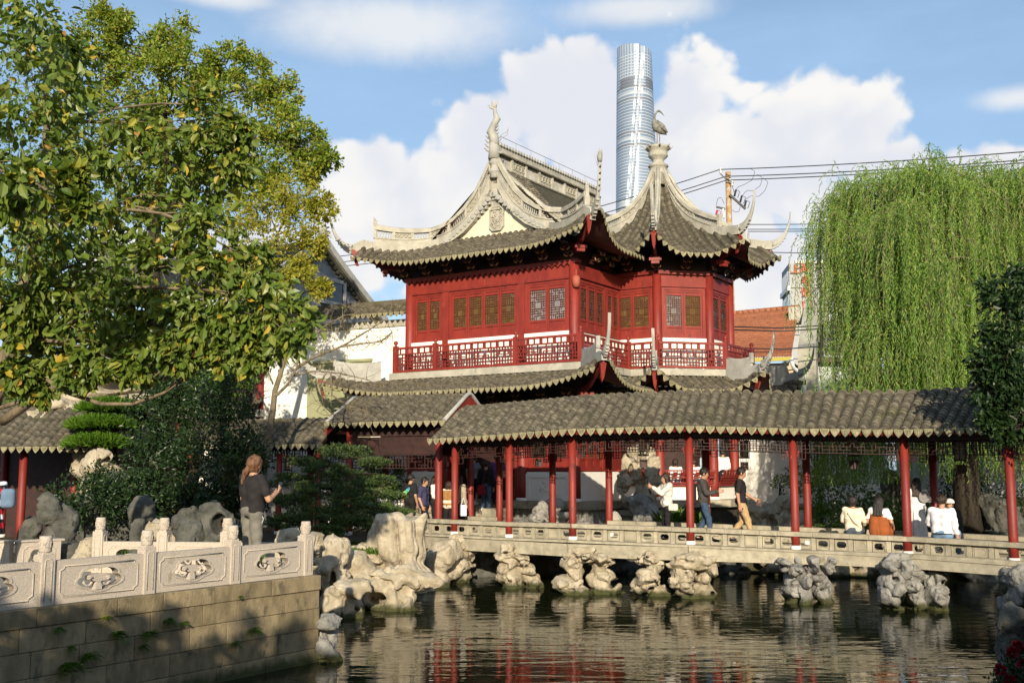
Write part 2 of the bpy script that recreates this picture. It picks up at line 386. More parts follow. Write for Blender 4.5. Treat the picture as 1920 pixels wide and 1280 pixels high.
M['rock'] = rough_mat('lake_stone', (0.30, 0.25, 0.17), (0.50, 0.44, 0.33), 3.0, 0.92, 1.0, 11, spots=[((0.20, 0.17, 0.12), 0.58, 5.0), ((0.64, 0.59, 0.48), 0.60, 9.0), ((0.11, 0.10, 0.08), 0.66, 14.0)], bdist=0.05, detail=8.0, wet=True)
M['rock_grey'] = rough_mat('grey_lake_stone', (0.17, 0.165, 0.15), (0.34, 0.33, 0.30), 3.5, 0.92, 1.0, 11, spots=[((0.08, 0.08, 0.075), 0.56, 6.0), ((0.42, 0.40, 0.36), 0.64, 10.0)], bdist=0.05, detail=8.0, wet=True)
M['rock_shade'] = rough_mat('shade_toned_stone', (0.055, 0.056, 0.048), (0.13, 0.128, 0.11), 3.5, 0.92, 1.0, 11, spots=[((0.03, 0.035, 0.022), 0.55, 5.0), ((0.20, 0.19, 0.165), 0.66, 9.0)], bdist=0.05, detail=8.0)  # lake stone darkened in colour to carry the shade it stands in
M['earth'] = rough_mat('garden_earth', (0.040, 0.038, 0.020), (0.075, 0.065, 0.035), 2.0, 0.95, 0.6)
M['grass'] = leaf_mat('grass_blades', [(0.045, 0.10, 0.010), (0.075, 0.15, 0.016), (0.12, 0.19, 0.03)], 0.3)
M['bark'] = rough_mat('grey_bark', (0.11, 0.085, 0.055), (0.22, 0.18, 0.115), 5.0, 0.9, 0.8, 26, stretch=(1, 1, 0.3), spots=[((0.06, 0.05, 0.035), 0.56, 4.0)])
M['darkbark'] = rough_mat('dark_bark', (0.028, 0.022, 0.016), (0.06, 0.048, 0.035), 6.0, 0.95, 0.8, 26, stretch=(1, 1, 0.3))
M['iron'] = flat_mat('dark_iron', (0.025, 0.025, 0.028), 0.5)
M['porcelain'] = flat_mat('insulator_porcelain', (0.55, 0.55, 0.52), 0.3)
M['rust'] = rough_mat('rusty_pole', (0.40, 0.26, 0.11), (0.32, 0.18, 0.08), 6.0, 0.8, 0.3, spots=[((0.42, 0.40, 0.33), 0.5, 3.5), ((0.10, 0.06, 0.04), 0.64, 6.0)])
M['olive'] = rough_mat('olive_render', (0.255, 0.265, 0.145), (0.31, 0.315, 0.185), 1.6, 0.9, 0.2, spots=[((0.16, 0.165, 0.10), 0.62, 2.0)])
M['shoe_w'] = flat_mat('white_shoe', (0.7, 0.7, 0.7)); M['shoe_d'] = flat_mat('dark_shoe', (0.03, 0.03, 0.035))

def pane_mat(name, c, rough):
    m, t, p, out = mat_base(name); co = t.node('ShaderNodeNewGeometry').outputs['Position']
    t.put(p, 'Base Color', t.mix(t.noise(co, 1.6, 3), tuple(x * 0.55 for x in c), c)); p.inputs['Roughness'].default_value = rough
    p.inputs['Specular IOR Level'].default_value = 0.8
    b = t.node('ShaderNodeBump'); b.inputs['Strength'].default_value = 0.12; b.inputs['Distance'].default_value = 0.02
    t.put(b, 'Height', t.noise(co, 5.0, 2)); t.put(p, 'Normal', b.outputs[0]); return m
M['pane'] = pane_mat('ochre_backed_glass', (0.15, 0.088, 0.030), 0.12)
M['pane_grey'] = pane_mat('pale_backed_glass', (0.25, 0.22, 0.22), 0.10)
M['pane_dark'] = pane_mat('dark_glass', (0.03, 0.03, 0.035), 0.06)

# pond water: murky olive under a rippled mirror
m, t, p, out = mat_base('pond_water'); M['water'] = m
co = t.node('ShaderNodeNewGeometry').outputs['Position']
p.inputs['Base Color'].default_value = (0.010, 0.013, 0.005, 1); p.inputs['Roughness'].default_value = 0.015
p.inputs['IOR'].default_value = 1.33; p.inputs['Specular IOR Level'].default_value = 0.5
h1 = t.noise(t.vscale(co, (0.55, 2.0, 1)), 1.3, 1.0, 0.4, 0.5); h2 = t.noise(t.vscale(co, (0.9, 2.6, 1)), 4.2, 1.0, 0.4, 0.4)
patch = t.smooth(t.noise(co, 0.22, 2), 0.35, 0.65)
hh = t.math('ADD', t.math('MULTIPLY', h1, 1.0), t.math('MULTIPLY', h2, t.math('ADD', 0.10, t.math('MULTIPLY', patch, 0.20))))
b = t.node('ShaderNodeBump'); b.inputs['Strength'].default_value = 0.13; b.inputs['Distance'].default_value = 0.08
t.put(b, 'Height', hh); t.put(p, 'Normal', b.outputs[0])
# ---------------------------------------------------------------- ground and pond
WALL_A = V3(-2.96, 16.77, 0); WALL_D = nrm(V3(-0.5505, -0.8348, 0)); WALL_N = V3(-WALL_D[1], WALL_D[0], 0)
if WALL_N[0] < 0: WALL_N = -WALL_N
pond = [(-3.3, 16.9), (-8.2, 9.2), (-8.6, 4.0), (5.4, 4.0), (6.3, 12.6), (8.2, 16.6), (13.0, 17.5), (19.0, 19.0), (20.0, 26.0), (15.5, 28.6), (11.5, 29.3), (8.6, 30.0),
        (6.6, 31.0), (4.5, 30.9), (2.6, 30.6), (1.0, 29.6), (-0.5, 30.6), (-2.6, 30.4), (-3.0, 28.3), (-2.4, 26.4), (-2.9, 24.6), (-4.3, 23.4), (-5.1, 21.5), (-4.9, 19.2), (-4.2, 17.3)]
mb = MB()
import bmesh
bm = bmesh.new()
big = [(-4000, -4000), (4000, -4000), (4000, 6000), (-4000, 6000)]
mid = [(-60, -40), (60, -40), (60, 90), (-60, 90)]
def loop_edges(pts, z):
    vs = [bm.verts.new((x, y, z)) for x, y in pts]; return [bm.edges.new((vs[i], vs[(i + 1) % len(vs)])) for i in range(len(vs))]
GZ = 1.05
e1 = loop_edges(pond, GZ); e2 = loop_edges(mid, GZ)
bmesh.ops.triangle_fill(bm, edges=e1 + e2, use_beauty=True)
vs = [bm.verts.new((x, y, GZ)) for x, y in big]; ms = [v for v in bm.verts if any(abs(v.co.x - x) < 1e-3 and abs(v.co.y - y) < 1e-3 for x, y in mid)]
ms.sort(key=lambda v: [i for i, (x, y) in enumerate(mid) if abs(v.co.x - x) < 1e-3 and abs(v.co.y - y) < 1e-3][0])
for i in range(4): bm.faces.new((vs[i], vs[(i + 1) % 4], ms[(i + 1) % 4], ms[i]))
pv = [bm.verts.new((x, y, -0.9)) for x, y in pond]; tv = [e.verts[0] for e in e1]
for i in range(len(pv)):
    j = (i + 1) % len(pv); bm.faces.new((tv[i], tv[j], pv[j], pv[i]))
bmesh.ops.recalc_face_normals(bm, faces=bm.faces)
me = bpy.data.meshes.new('ground'); bm.to_mesh(me); bm.free(); me.materials.append(M['earth'])
g = link(me, 'ground'); tag(g, kind='structure')
mb = MB(); mb.add([(-10, 3.0, 0), (22, 3.0, 0), (22, 32, 0), (-10, 32, 0)], [(0, 1, 2, 3)])
tag(mb.build('pond_water', M['water']), kind='structure')

# ---------------------------------------------------------------- stone terrace with cloud-carved balustrades
TZ = 1.27
def cloud2d(a, b, n=40, lob=0.13):
    out = []
    for k in range(n):
        th = 2 * math.pi * k / n
        r = 1.0 + lob * (abs(math.sin(2.5 * (th - math.pi / 2))) - 0.6) * 1.3
        out.append((a * math.cos(th) * r, b * math.sin(th) * r))
    return out
def rect_dirs(w, h, pts):
    """points on a rectangle outline in the directions of pts"""
    out = []
    for x, y in pts:
        k = min(w / abs(x) if abs(x) > 1e-9 else 1e9, h / abs(y) if abs(y) > 1e-9 else 1e9); out.append((x * k, y * k))
    ang = [math.atan2(y, x) for x, y in out]
    for cx, cy in ((w, h), (-w, h), (-w, -h), (w, -h)):
        i = min(range(len(out)), key=lambda i: abs(math.atan2(math.sin(ang[i] - math.atan2(cy, cx)), math.cos(ang[i] - math.atan2(cy, cx))))); out[i] = (cx, cy)
    return out
def bal_panel(root, p, q, z0, H, T, hole=(0.31, 0.135)):
    p = np.asarray(p, float); q = np.asarray(q, float); L = np.linalg.norm(q - p); ex = (q - p) / L; en = np.cross(ex, UPZ); c = (p + q) / 2; c = V3(c[0], c[1], z0 + H / 2)
    to = lambda pts, off: [c + ex * x + UPZ * y + en * off for x, y in pts]
    inner = cloud2d(hole[0], hole[1]); outer = rect_dirs(L / 2, H / 2, inner)
    mb = MB(); mb.holed(to(outer, -T / 2), to(inner, -T / 2), en * T)
    pan = mb.build('balustrade_panel', M['granite'], root)
    mb = MB(); r2 = cloud2d(hole[0] * 1.10, hole[1] * 1.14)
    mb.holed(to(r2, -T / 2 - 0.012), to(inner, -T / 2 - 0.012), en * (T + 0.024)); mb.build('carved_rim', M['granite'], pan)
    mb = MB()                                                          # ruyi head on a stalk inside the opening
    a, b_ = hole; head = [(0.44 * a * math.cos(t) * (1 + 0.22 * abs(math.sin(1.5 * t))), 0.012 + 0.36 * b_ * math.sin(t)) for t in np.linspace(0, 2 * math.pi, 21)[:-1]]
    mb.prism(to(head, -T * 0.38), en * T * 0.76)
    mb.prism(to([(-0.16 * a, -b_ * 1.02), (0.16 * a, -b_ * 1.02), (0.08 * a, 0), (-0.08 * a, 0)], -T * 0.36), en * T * 0.72)
    for sx in (-1, 1):
        mb.tube(to([(sx * a * (0.16 + 0.5 * k / 6), -b_ * 0.1 - b_ * 0.55 * math.sin(k / 6 * 3.0)) for k in range(7)], 0), T * 0.15, 6)
        mb.tube(to([(sx * a * 0.30, b_ * 0.12), (sx * a * 0.52, b_ * 0.02), (sx * a * 0.36, -b_ * 0.12)], -T * 0.42), 0.012, 5)
    mb.build('ruyi_carving', M['granite'], pan)
    mb = MB()                                                          # incised border with notched corners, both faces
    w, h, k = L / 2 - 0.09, H / 2 - 0.075, 0.055
    loop = [(-w + k, h), (w - k, h), (w - k, h - k * 0.5), (w, h - k), (w, -h + k), (w - k, -h + k * 0.5), (w - k, -h), (-w + k, -h), (-w + k, -h + k * 0.5), (-w, -h + k), (-w, h - k), (-w + k, h - k * 0.5), (-w + k, h)]
    for sd in (-1, 1): mb.tube(to(loop, sd * (T / 2 + 0.001)), 0.011, 5)
    mb.build('moulding', M['granite'], pan)
def bal_post(root, p, z0, H, ex, w=0.17):
    ex = nrm(ex); en = np.cross(ex, UPZ); p = V3(p[0], p[1], z0)
    mb = MB(); mb.obox(p + UPZ * H / 2, ex * w / 2, en * w / 2, UPZ * H / 2)
    for sd in (-1, 1):
        for d in (en, ex):
            s = np.cross(d, UPZ); f = p + d * sd * (w / 2)
            pts = [f - s * w * 0.27 + UPZ * 0.05, f - s * w * 0.27 + UPZ * (H - 0.09), f - s * w * 0.17 + UPZ * (H - 0.06), f + s * w * 0.17 + UPZ * (H - 0.06), f + s * w * 0.27 + UPZ * (H - 0.09), f + s * w * 0.27 + UPZ * 0.05]
            mb.tube(pts, 0.009, 5)
    po = mb.build('balustrade_post', M['granite'], root)
    mb = MB(); z = H
    mb.obox(p + UPZ * (z + 0.014), ex * w * 0.36, en * w * 0.36, UPZ * 0.014)
    mb.lathe(p + UPZ * (z + 0.025), [(w * 0.40, 0), (w * 0.44, 0.015), (w * 0.445, 0.16), (w * 0.42, 0.185), (w * 0.36, 0.192)], 14)
    for k in range(7):
        a = 2 * math.pi * k / 7; cc = p + UPZ * (z + 0.115) + V3(math.cos(a), math.sin(a), 0) * w * 0.425
        mb.tube([cc + V3(-math.sin(a), math.cos(a), 0) * 0.028 * math.cos(t) + UPZ * 0.035 * math.sin(t) for t in np.linspace(0, 5.2, 8)], 0.008, 5)
    mb.build('carved_cap', M['granite'], po)

terr = thing('stone_terrace', (-6, 14, 0), 'stone block terrace with green tufts growing from its wall joints above the pond', 'terrace')
mb = MB()
body = [WALL_A - WALL_N * 0.09, WALL_A + WALL_D * 9.2 - WALL_N * 0.09, V3(-13, 9.1, 0), V3(-13, 17.75, 0), V3(-7.4, 17.62, 0), V3(-3.25, 17.2, 0)]
mb.prism([b + V3(0, 0, -0.8) for b in body], (0, 0, TZ + 0.79)); mb.build('terrace_core', M['mortar'], terr)
mb = MB(); mb.prism([V3(*b[:2], TZ - 0.006) for b in body], (0, 0, 0.012)); mb.build('paving', M['paving'], terr)
courses = [(1.30, 1.08), (1.08, 0.80), (0.80, 0.50), (0.50, 0.21), (0.21, -0.12)]
for ci, (zt, zb) in enumerate(courses):
    s = 0.0
    while s < 8.9:
        L = rng.uniform(0.6, 1.15) if ci else rng.uniform(0.7, 1.2)
        L = min(L, 9.0 - s); proud = rng.uniform(-0.006, 0.008) + (0.018 if ci == 0 else 0)
        c = WALL_A + WALL_D * (s + L / 2) + UPZ * (zt + zb) / 2
        d = 0.10; g = 0.004; hx, hz = L / 2 - g, (zt - zb) / 2 - g * 0.8; out = WALL_N * (d / 2 + proud)
        mb = MB(); b0 = 0.007
        o = c - WALL_N * d / 2
        ring = lambda hx, hz, off: [o + WALL_D * sx * hx + UPZ * sz * hz + WALL_N * off for sx, sz in ((-1, -1), (1, -1), (1, 1), (-1, 1))]
        vs = ring(hx, hz, -0.05) + ring(hx, hz, d * 0.5 + proud - b0 * 0.6) + ring(hx - b0, hz - b0, d * 0.5 + proud)
        fs = [(4, 5, 9, 8), (5, 6, 10, 9), (6, 7, 11, 10), (7, 4, 8, 11), (8, 9, 10, 11)] + [(i, (i + 1) % 4, 4 + (i + 1) % 4, 4 + i) for i in range(4)]
        mb.add(vs, fs); mb.build('stone_block', M['block'], terr)
        s += L
    # return face at the corner, towards the lake stones
    L = 0.62 if ci % 2 else 0.5; c0 = WALL_A + V3(-0.02, 0.0, 0); dr = nrm(V3(-0.30, 0.43, 0)); nn = V3(dr[1], -dr[0], 0)
    mb = MB(); mb.obox(c0 + dr * L / 2 - nn * 0.05 + UPZ * (zt + zb) / 2, dr * (L / 2 - 0.004), nn * 0.05, UPZ * ((zt - zb) / 2 - 0.005)); mb.build('stone_block', M['block'], terr)
# balustrade along the water
bal = thing('front_balustrade', WALL_A + WALL_D * 2, 'pale carved stone balustrade along the waterside edge of the terrace', 'balustrade')
PW = WALL_A - WALL_N * 0.17 - WALL_D * 0.0
posts = [0.16, 1.63, 3.10, 4.57, 6.04, 7.51]
for i, s in enumerate(posts):
    bal_post(bal, PW + WALL_D * s, 1.30, 0.60, WALL_D)
    if i: bal_panel(bal, PW + WALL_D * (posts[i - 1] + 0.085), PW + WALL_D * (s - 0.085), 1.30, 0.52, 0.11)
bal2 = thing('rear_balustrade', (-5, 17.3, TZ), 'carved stone balustrade on the far side of the terrace behind the standing person', 'balustrade')
B0 = V3(-3.32, 17.02, 0); B1 = V3(-6.62, 17.40, 0); bd = nrm(B1 - B0); bl = np.linalg.norm(B1 - B0)
bp = [0.35, 1.20, 2.25, bl]
for i, s in enumerate(bp):
    if i: bal_post(bal2, B0 + bd * s, TZ, 0.66, bd)
    a = bp[i - 1] + 0.085 if i else 0.0
    if i: bal_panel(bal2, B0 + bd * a, B0 + bd * (s - 0.085), TZ, 0.50, 0.11, (0.26, 0.14))
# low carved wall of the path further left
low = thing('carved_path_wall', (-8.6, 18.8, GZ), 'low stone path wall corner pierced with carved openings near the striped dress', 'low wall')
bal_panel(low, V3(-8.20, 17.75, 0), V3(-9.9, 17.9, 0), 1.15, 0.58, 0.12, (0.20, 0.15))
bal_panel(low, V3(-7.62, 18.25, 0), V3(-8.13, 17.78, 0), 1.15, 0.58, 0.12, (0.17, 0.17))
mb = MB(); mb.beam(V3(-7.6, 18.3, 1.745), V3(-8.16, 17.76, 1.745), 0.2, 0.03); mb.beam(V3(-8.2, 17.76, 1.7455), V3(-10, 17.9, 1.7455), 0.2, 0.03); mb.build('coping', M['granite'], low)

# ---------------------------------------------------------------- roof tiles
def resample(pts, n):
    pts = np.asarray(pts, float); d = np.r_[0, np.cumsum(np.linalg.norm(np.diff(pts, axis=0), axis=1))]
    t = np.linspace(0, d[-1], n); return np.stack([np.interp(t, d, pts[:, k]) for k in range(3)], 1), d[-1]
def tile_row(pts, cross, r, course, parent, mat=None, up=UPZ, name='tile_row'):
    """one barrel row of overlapping tiles from the top of the slope to the eave"""
    d = np.linalg.norm(np.diff(np.asarray(pts), axis=0), axis=1).sum(); n = max(2, int(round(d / course))); P, _ = resample(pts, n + 1)
    cross = nrm(cross); A = np.linspace(0, math.pi, 6); vs = []; fs = []; k = len(A)
    T = np.gradient(P, axis=0)
    for j in range(n):                                     # every tile is a shell of its own: back edge, proud front edge, lip
        w = rng.uniform(-0.07, 0.07) * r; h = rng.uniform(-0.05, 0.05) * r
        if rng.random() < 0.035: w *= 4; h += 0.12 * r
        for e, (q, rr) in enumerate(((P[j], r * 0.84), (P[j + 1], r * 1.06), (P[j + 1], r * 1.06), (P[j + 1], r * 0.80))):
            t = nrm(T[j + min(e, 1)]); nn = nrm(np.cross(t, cross)); nn = nn if nn @ up > 0 else -nn
            for a in A: vs.append(q + (t * 0.012 if e else 0) + cross * (rr * math.cos(a) + w) + nn * (rr * math.sin(a) + h))
        b_ = j * 4 * k
        for i in (0, 2):
            for a in range(k - 1): fs.append((b_ + i * k + a, b_ + i * k + a + 1, b_ + (i + 1) * k + a + 1, b_ + (i + 1) * k + a))
    fs.append(tuple((4 * n - 1) * k + a for a in range(k)))
    mb = MB(); mb.add(vs, fs, len(fs) - 1); return mb.build(name, mat or M['tile'], parent)
_hp = [(-0.5, 0.10), (-0.42, 0.20), (0.0, 0.10), (0.42, 0.20), (0.5, 0.10), (0.47, -0.14), (0.33, -0.40), (0.15, -0.60), (0.0, -0.74), (-0.15, -0.60), (-0.33, -0.40), (-0.47, -0.14)]
mb = MB(); mb.prism([(x, 0, z) for x, z in _hp], (0, -0.10, 0)); mb.prism([(x * 0.72, -0.10, z * 0.70 - 0.05) for x, z in _hp], (0, -0.035, 0))
mb.tube([(0, -0.13, 0.05), (0, -0.16, -0.20), (0, -0.13, -0.42)], 0.05, 5)
for sx in (-1, 1): mb.tube([(sx * 0.08, -0.14, -0.05), (sx * 0.24, -0.15, -0.02), (sx * 0.27, -0.14, -0.16)], 0.035, 5)
_me = raw_mesh('drip_tile', mb.v, [i for f in mb.f for i in f], [len(f) for f in mb.f], M['drip']); DRIP = _me
def drip(parent, p, cross, out, w, h=None, tilt=0.18):
    h = h or w; x = nrm(cross); y = -nrm(out); z = nrm(np.cross(x, y))
    if z[2] < 0: x = -x; z = -z
    z = nrm(z + nrm(out) * -tilt)
    return place(DRIP, 'drip_tile', parent, frame(p, x, y, z, w, w, h))
def roof(parent, path, ts, r, course, bedn=None, dw=None, cap=True, rows=True, mat=None):
    """path(t) -> points down the slope; ts: row positions. Makes the gutter sheet, rows and drip tiles."""
    e = 1e-3; ts = np.asarray(ts, float); d = np.diff(ts).mean()
    grid = np.array([resample(path(t), 9)[0] for t in np.r_[ts[0] - d / 2, ts, ts[-1] + d / 2]])
    N = np.cross(np.gradient(grid, axis=0), np.gradient(grid, axis=1)); N /= np.linalg.norm(N, axis=2, keepdims=True) + 1e-9
    N[N[..., 2] < 0] *= -1
    mb = MB(); mb.grid(grid); mb.build('roof_bed', M['bed'], parent)
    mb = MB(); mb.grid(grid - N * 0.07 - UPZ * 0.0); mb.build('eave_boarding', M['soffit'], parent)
    for i, t in enumerate(ts):
        P = np.asarray(path(t)); cr = np.asarray(path(t + e))[-1] - np.asarray(path(t - e))[-1]
        if rows: tile_row(P, cr, r, course, parent, mat)
        for tt in ([t - d / 2] + ([t + d / 2] if i == len(ts) - 1 else [])):
            Q = np.asarray(path(tt)); c2 = np.asarray(path(tt + e))[-1] - np.asarray(path(tt - e))[-1]
            out = Q[-1] - Q[-2]; out = nrm(V3(out[0], out[1], 0)); drip(parent, Q[-1] + out * 0.02 + UPZ * 0.01, c2, out, dw or r * 2.1)

# ---------------------------------------------------------------- covered zigzag bridge over the pond
G = np.array([(-2.55, 29.45, 1.20), (-1.52, 28.6, 1.21), (-0.07, 27.55, 1.20), (1.48, 26.35, 1.22), (4.15, 25.15, 1.19), (6.38, 24.35, 1.14), (8.50, 23.25, 1.10), (9.98, 21.55, 1.09), (11.3, 19.9, 1.09), (12.6, 18.2, 1.09)])
EAVE = np.array([3.56, 3.58, 3.64, 3.72, 3.76, 3.67, 3.60, 3.60, 3.60, 3.60])
gs = np.r_[0, np.cumsum(np.linalg.norm(np.diff(G[:, :2], axis=0), axis=1))]
gd = np.gradient(G[:, :2], gs, axis=0); gn = np.stack([gd[:, 1], -gd[:, 0]], 1); gn /= np.linalg.norm(gn, axis=1, keepdims=True)
gn[:3] = gn[2]                                           # straight first stretch
def gP(s): return np.array([np.interp(s, gs, G[:, k]) for k in range(3)])
def gN(s): return nrm(np.array([np.interp(s, gs, gn[:, 0]), np.interp(s, gs, gn[:, 1]), 0.0]))
GW = 1.95                                                 # distance between the two rows of columns
bridge = thing('covered_bridge', (4.5, 25, 1.1), 'long tile roofed zigzag bridge on red columns crossing the pond', 'covered bridge')
O3 = np.array([-0.45, -0.22, 0.0, 0.20, 0.42, 0.75, 1.10, 1.46]); D3 = np.array([0.17, 0.045, 0.0, 0.05, 0.17, 0.40, 0.66, 0.90])
def gpath(s):
    c = gP(s) - gN(s) * GW / 2; ze = np.interp(s, gs, EAVE) + 0.12
    return [V3(c[0], c[1], 0) + gN(s) * o + UPZ * (ze + 0.90 - dd) for o, dd in zip(O3, D3)]
s0 = gs[1] - 0.34
ts = np.arange(s0, gs[-1] - 0.4, 0.235)
roof(bridge, gpath, ts, 0.095, 0.105, dw=0.205)
mb = MB()                                                 # far slope of the roof
mb.grid([[*(V3(*(gP(s) - gN(s) * (GW / 2 + o))[:2], np.interp(s, gs, EAVE) + 1.0 - dz) for o, dz in ((0.42, 0.16), (0.8, 0.42), (1.45, 0.92)))] for s in ts]); mb.build('rear_roof_slope', M['bed'], bridge)
# deck, copings, columns
for sgn, nm in ((0.20, 'front'), (-GW - 0.2, 'rear')): pass
ss = np.r_[gs[0], gs[1:]]
mb = MB()
for i in range(len(G) - 1):
    a, b = G[i], G[i + 1]; na, nb = V3(*gn[i], 0), V3(*gn[i + 1], 0)
    top = [a + na * 0.10, b + nb * 0.10, b - nb * (GW + 0.10), a - na * (GW + 0.10)]
    mb.add([p - UPZ * 0.02 for p in top] + [V3(p[0], p[1], 0.98) for p in top], [(0, 1, 2, 3), (7, 6, 5, 4), (0, 4, 5, 1), (2, 6, 7, 3)])
mb.build('deck_slab', M['deck'], bridge)
for i in range(len(G) - 1):                               # stone fascia beams, one per bay, with a thin moulding over them
    for side in (0, 1):
        na, nb = V3(*gn[i], 0), V3(*gn[i + 1], 0); off = 0.16 if side == 0 else -GW - 0.16
        a = G[i] + na * off; b = G[i + 1] + nb * off; g = nrm(b - a) * 0.004
        mb = MB(); mb.beam(V3(a[0], a[1], 0.985) + g, V3(b[0], b[1], 0.985) - g, 0.22, 0.30); mb.build('fascia_beam', M['deck'], bridge)
        mb = MB(); mb.beam(a + g - UPZ * 0.025, b - g - UPZ * 0.025, 0.27, 0.05); mb.build('edge_moulding', M['deck'], bridge)
def notched(w, h, k):
    return [(w, h - k), (w, -h + k), (w - k, -h + k), (w - k, -h), (-w + k, -h), (-w + k, -h + k), (-w, -h + k), (-w, h - k), (-w + k, h - k), (-w + k, h), (w - k, h), (w - k, h - k)]
def rail_bay(a, b, en, closed):
    L = np.linalg.norm(b - a); ex = (b - a) / L; H = 0.285; c = (a + b) / 2 + UPZ * H / 2
    mb = MB(); mb.obox(a + UPZ * H / 2, ex * 0.05, en * 0.055, UPZ * H / 2); mb.build('rail_post', M['deck'], bridge)
    w = L / 2 - 0.055
    inn = notched(0.102, 0.068, 0.024); out = [(w if x > 0 else -w, y) for x, y in inn]
    out = rect_dirs(w, H / 2 - 0.002, inn)
    mb = MB()
    if closed:                                            # a panel whose opening was carved blind
        mb.obox(c, ex * w, en * 0.022, UPZ * (H / 2 - 0.002)); mb.holed([c + ex * x + UPZ * y + en * 0.022 for x, y in rect_dirs(0.125, 0.095, inn)], [c + ex * x + UPZ * y + en * 0.022 for x, y in inn], en * 0.012)
    else: mb.holed([c + ex * x + UPZ * y - en * 0.022 for x, y in out], [c + ex * x + UPZ * y - en * 0.022 for x, y in inn], en * 0.044)
    fr = [(-w + 0.02, H / 2 - 0.025), (w - 0.02, H / 2 - 0.025), (w - 0.02, -H / 2 + 0.025), (-w + 0.02, -H / 2 + 0.025), (-w + 0.02, H / 2 - 0.025)]
    for (x1, y1), (x2, y2) in zip(fr[:-1], fr[1:]): mb.beam(c + ex * x1 + UPZ * y1 + en * 0.03, c + ex * x2 + UPZ * y2 + en * 0.03, 0.02, 0.02, en)
    mb.build('rail_panel', M['deck'], bridge)
for side in (0, 1):
    off = -0.03 if side == 0 else -GW + 0.03
    for i in range(len(G) - 1):
        na, nb = V3(*gn[i], 0), V3(*gn[i + 1], 0); a = G[i] + na * off; b = G[i + 1] + nb * off; L = np.linalg.norm(b - a); n = max(2, int(round(L / 0.43))); ex = (b - a) / L; en = np.cross(ex, UPZ)
        if side == 1 and i in (1, 2): continue            # the way through to the pavilion steps
        for k in range(n):
            p, q = a + ex * (L * k / n), a + ex * (L * (k + 1) / n)
            if side == 0 or i > 3: rail_bay(p, q, en, side == 0 and (i * 7 + k * 5) % 7 == 1)
            mb = MB(); g = ex * 0.003; mb.beam(p + g + UPZ * 0.337, q - g + UPZ * 0.337, 0.27, 0.10); mb.build('coping_stone', M['deck'], bridge)
def column(parent, p, r, z1, base=True, name='column', mat='red'):
    p = np.asarray(p, float); mb = MB()
    mb.lathe(V3(p[0], p[1], 0), [(r * 1.02, p[2] + 0.07), (r, p[2] + 0.5), (r * 0.97, z1)], 16); c = mb.build(name, M[mat], parent, smooth=False)
    for f in c.data.polygons: f.use_smooth = len(f.vertices) == 4
    if base:
        mb = MB(); mb.lathe(V3(p[0], p[1], p[2]), [(r * 1.12, -0.05), (r * 1.25, 0.03), (r * 1.1, 0.08)], 16); mb.build('column_base', M['plaster'], c)
    return c
def lattice(mb, o, ex, ez, W, H, cell, bar, seed, en=None, dens=0.72):
    """Chinese fret: bars on a grid, some segments left out"""
    rr = random.Random(seed); nx = max(2, int(round(W / cell))); nz = max(1, int(round(H / cell))); dx, dz = W / nx, H / nz; en = np.cross(ex, ez) if en is None else en
    for j in range(nz + 1):
        k = 0
        while k < nx:
            L = rr.choice((1, 2, 2, 3)) if 0 < j < nz else nx
            L = min(L, nx - k)
            if j in (0, nz) or rr.random() < dens:
                p = o + ex * dx * k + ez * dz * j; mb.obox(p + ex * dx * L / 2, ex * (dx * L / 2 + bar / 2), ez * bar / 2, en * bar * 0.7)
            k += L
    for i in range(nx + 1):
        k = 0
        while k < nz:
            L = rr.choice((1, 1, 2)) if 0 < i < nx else nz
            L = min(L, nz - k)
            if i in (0, nx) or rr.random() < dens:
                p = o + ex * dx * i + ez * dz * k; mb.obox(p + ez * dz * L / 2, ex * bar / 2, ez * (dz * L / 2 + bar / 2 - 0.001), en * bar * 0.66)
            k += L
for i in range(1, len(G)):
    n = V3(*gn[i], 0)
    for side in (0, 1):
        if side == 1 and i == 0: continue
        p = G[i] - n * (GW if side else 0); zt = EAVE[i] + 0.10
        c = column(bridge, p, 0.092, zt)
        for sd in (-1, 1):                                # small carved brackets either side of the column head
            ex = V3(*gd[i], 0); mb = MB()
            for k in range(3): mb.obox(p + ex * sd * (0.105 + 0.012 * (2 - k)) + UPZ * (zt - p[2] - 0.46 - 0.05 * k), ex * (0.022 - 0.005 * k), n * 0.03, UPZ * 0.02)
            mb.build('bracket', M['red2'], c)
    if i < len(G) - 1:
        for side in (0, 1):
            n2 = V3(*gn[i + 1], 0); a = G[i] - n * (GW if side else 0); b = G[i + 1] - n2 * (GW if side else 0)
            za, zb = EAVE[i], EAVE[i + 1]; A = V3(a[0], a[1], za); B = V3(b[0], b[1], zb); ex = nrm(B - A); L = np.linalg.norm(B - A)
            mb = MB(); mb.beam(A + UPZ * 0.02, B + UPZ * 0.02, 0.10, 0.16); mb.tube([A + UPZ * 0.17, B + UPZ * 0.17], 0.07, 8); mb.build('eave_beam', M['darkwood'], bridge)
            mb = MB(); lattice(mb, A + ex * 0.13 - UPZ * 0.37, ex, UPZ, L - 0.26, 0.30, 0.075, 0.017, i * 3 + side)
            for sd in (0, 1):                             # the ends of the valance drop lower beside the columns
                q = A + ex * (0.13 if sd == 0 else L - 0.28) - UPZ * 0.52; lattice(mb, q, ex, UPZ, 0.15, 0.15, 0.075, 0.017, i * 5 + sd)
            mb.build('lattice_valance', M['darkwood'], bridge)
        mb = MB(); A = G[i] + UPZ * (EAVE[i] - G[i][2] + 0.05); mb.beam(A, A - n * GW, 0.12, 0.18); mb.build('tie_beam', M['darkwood'], bridge)
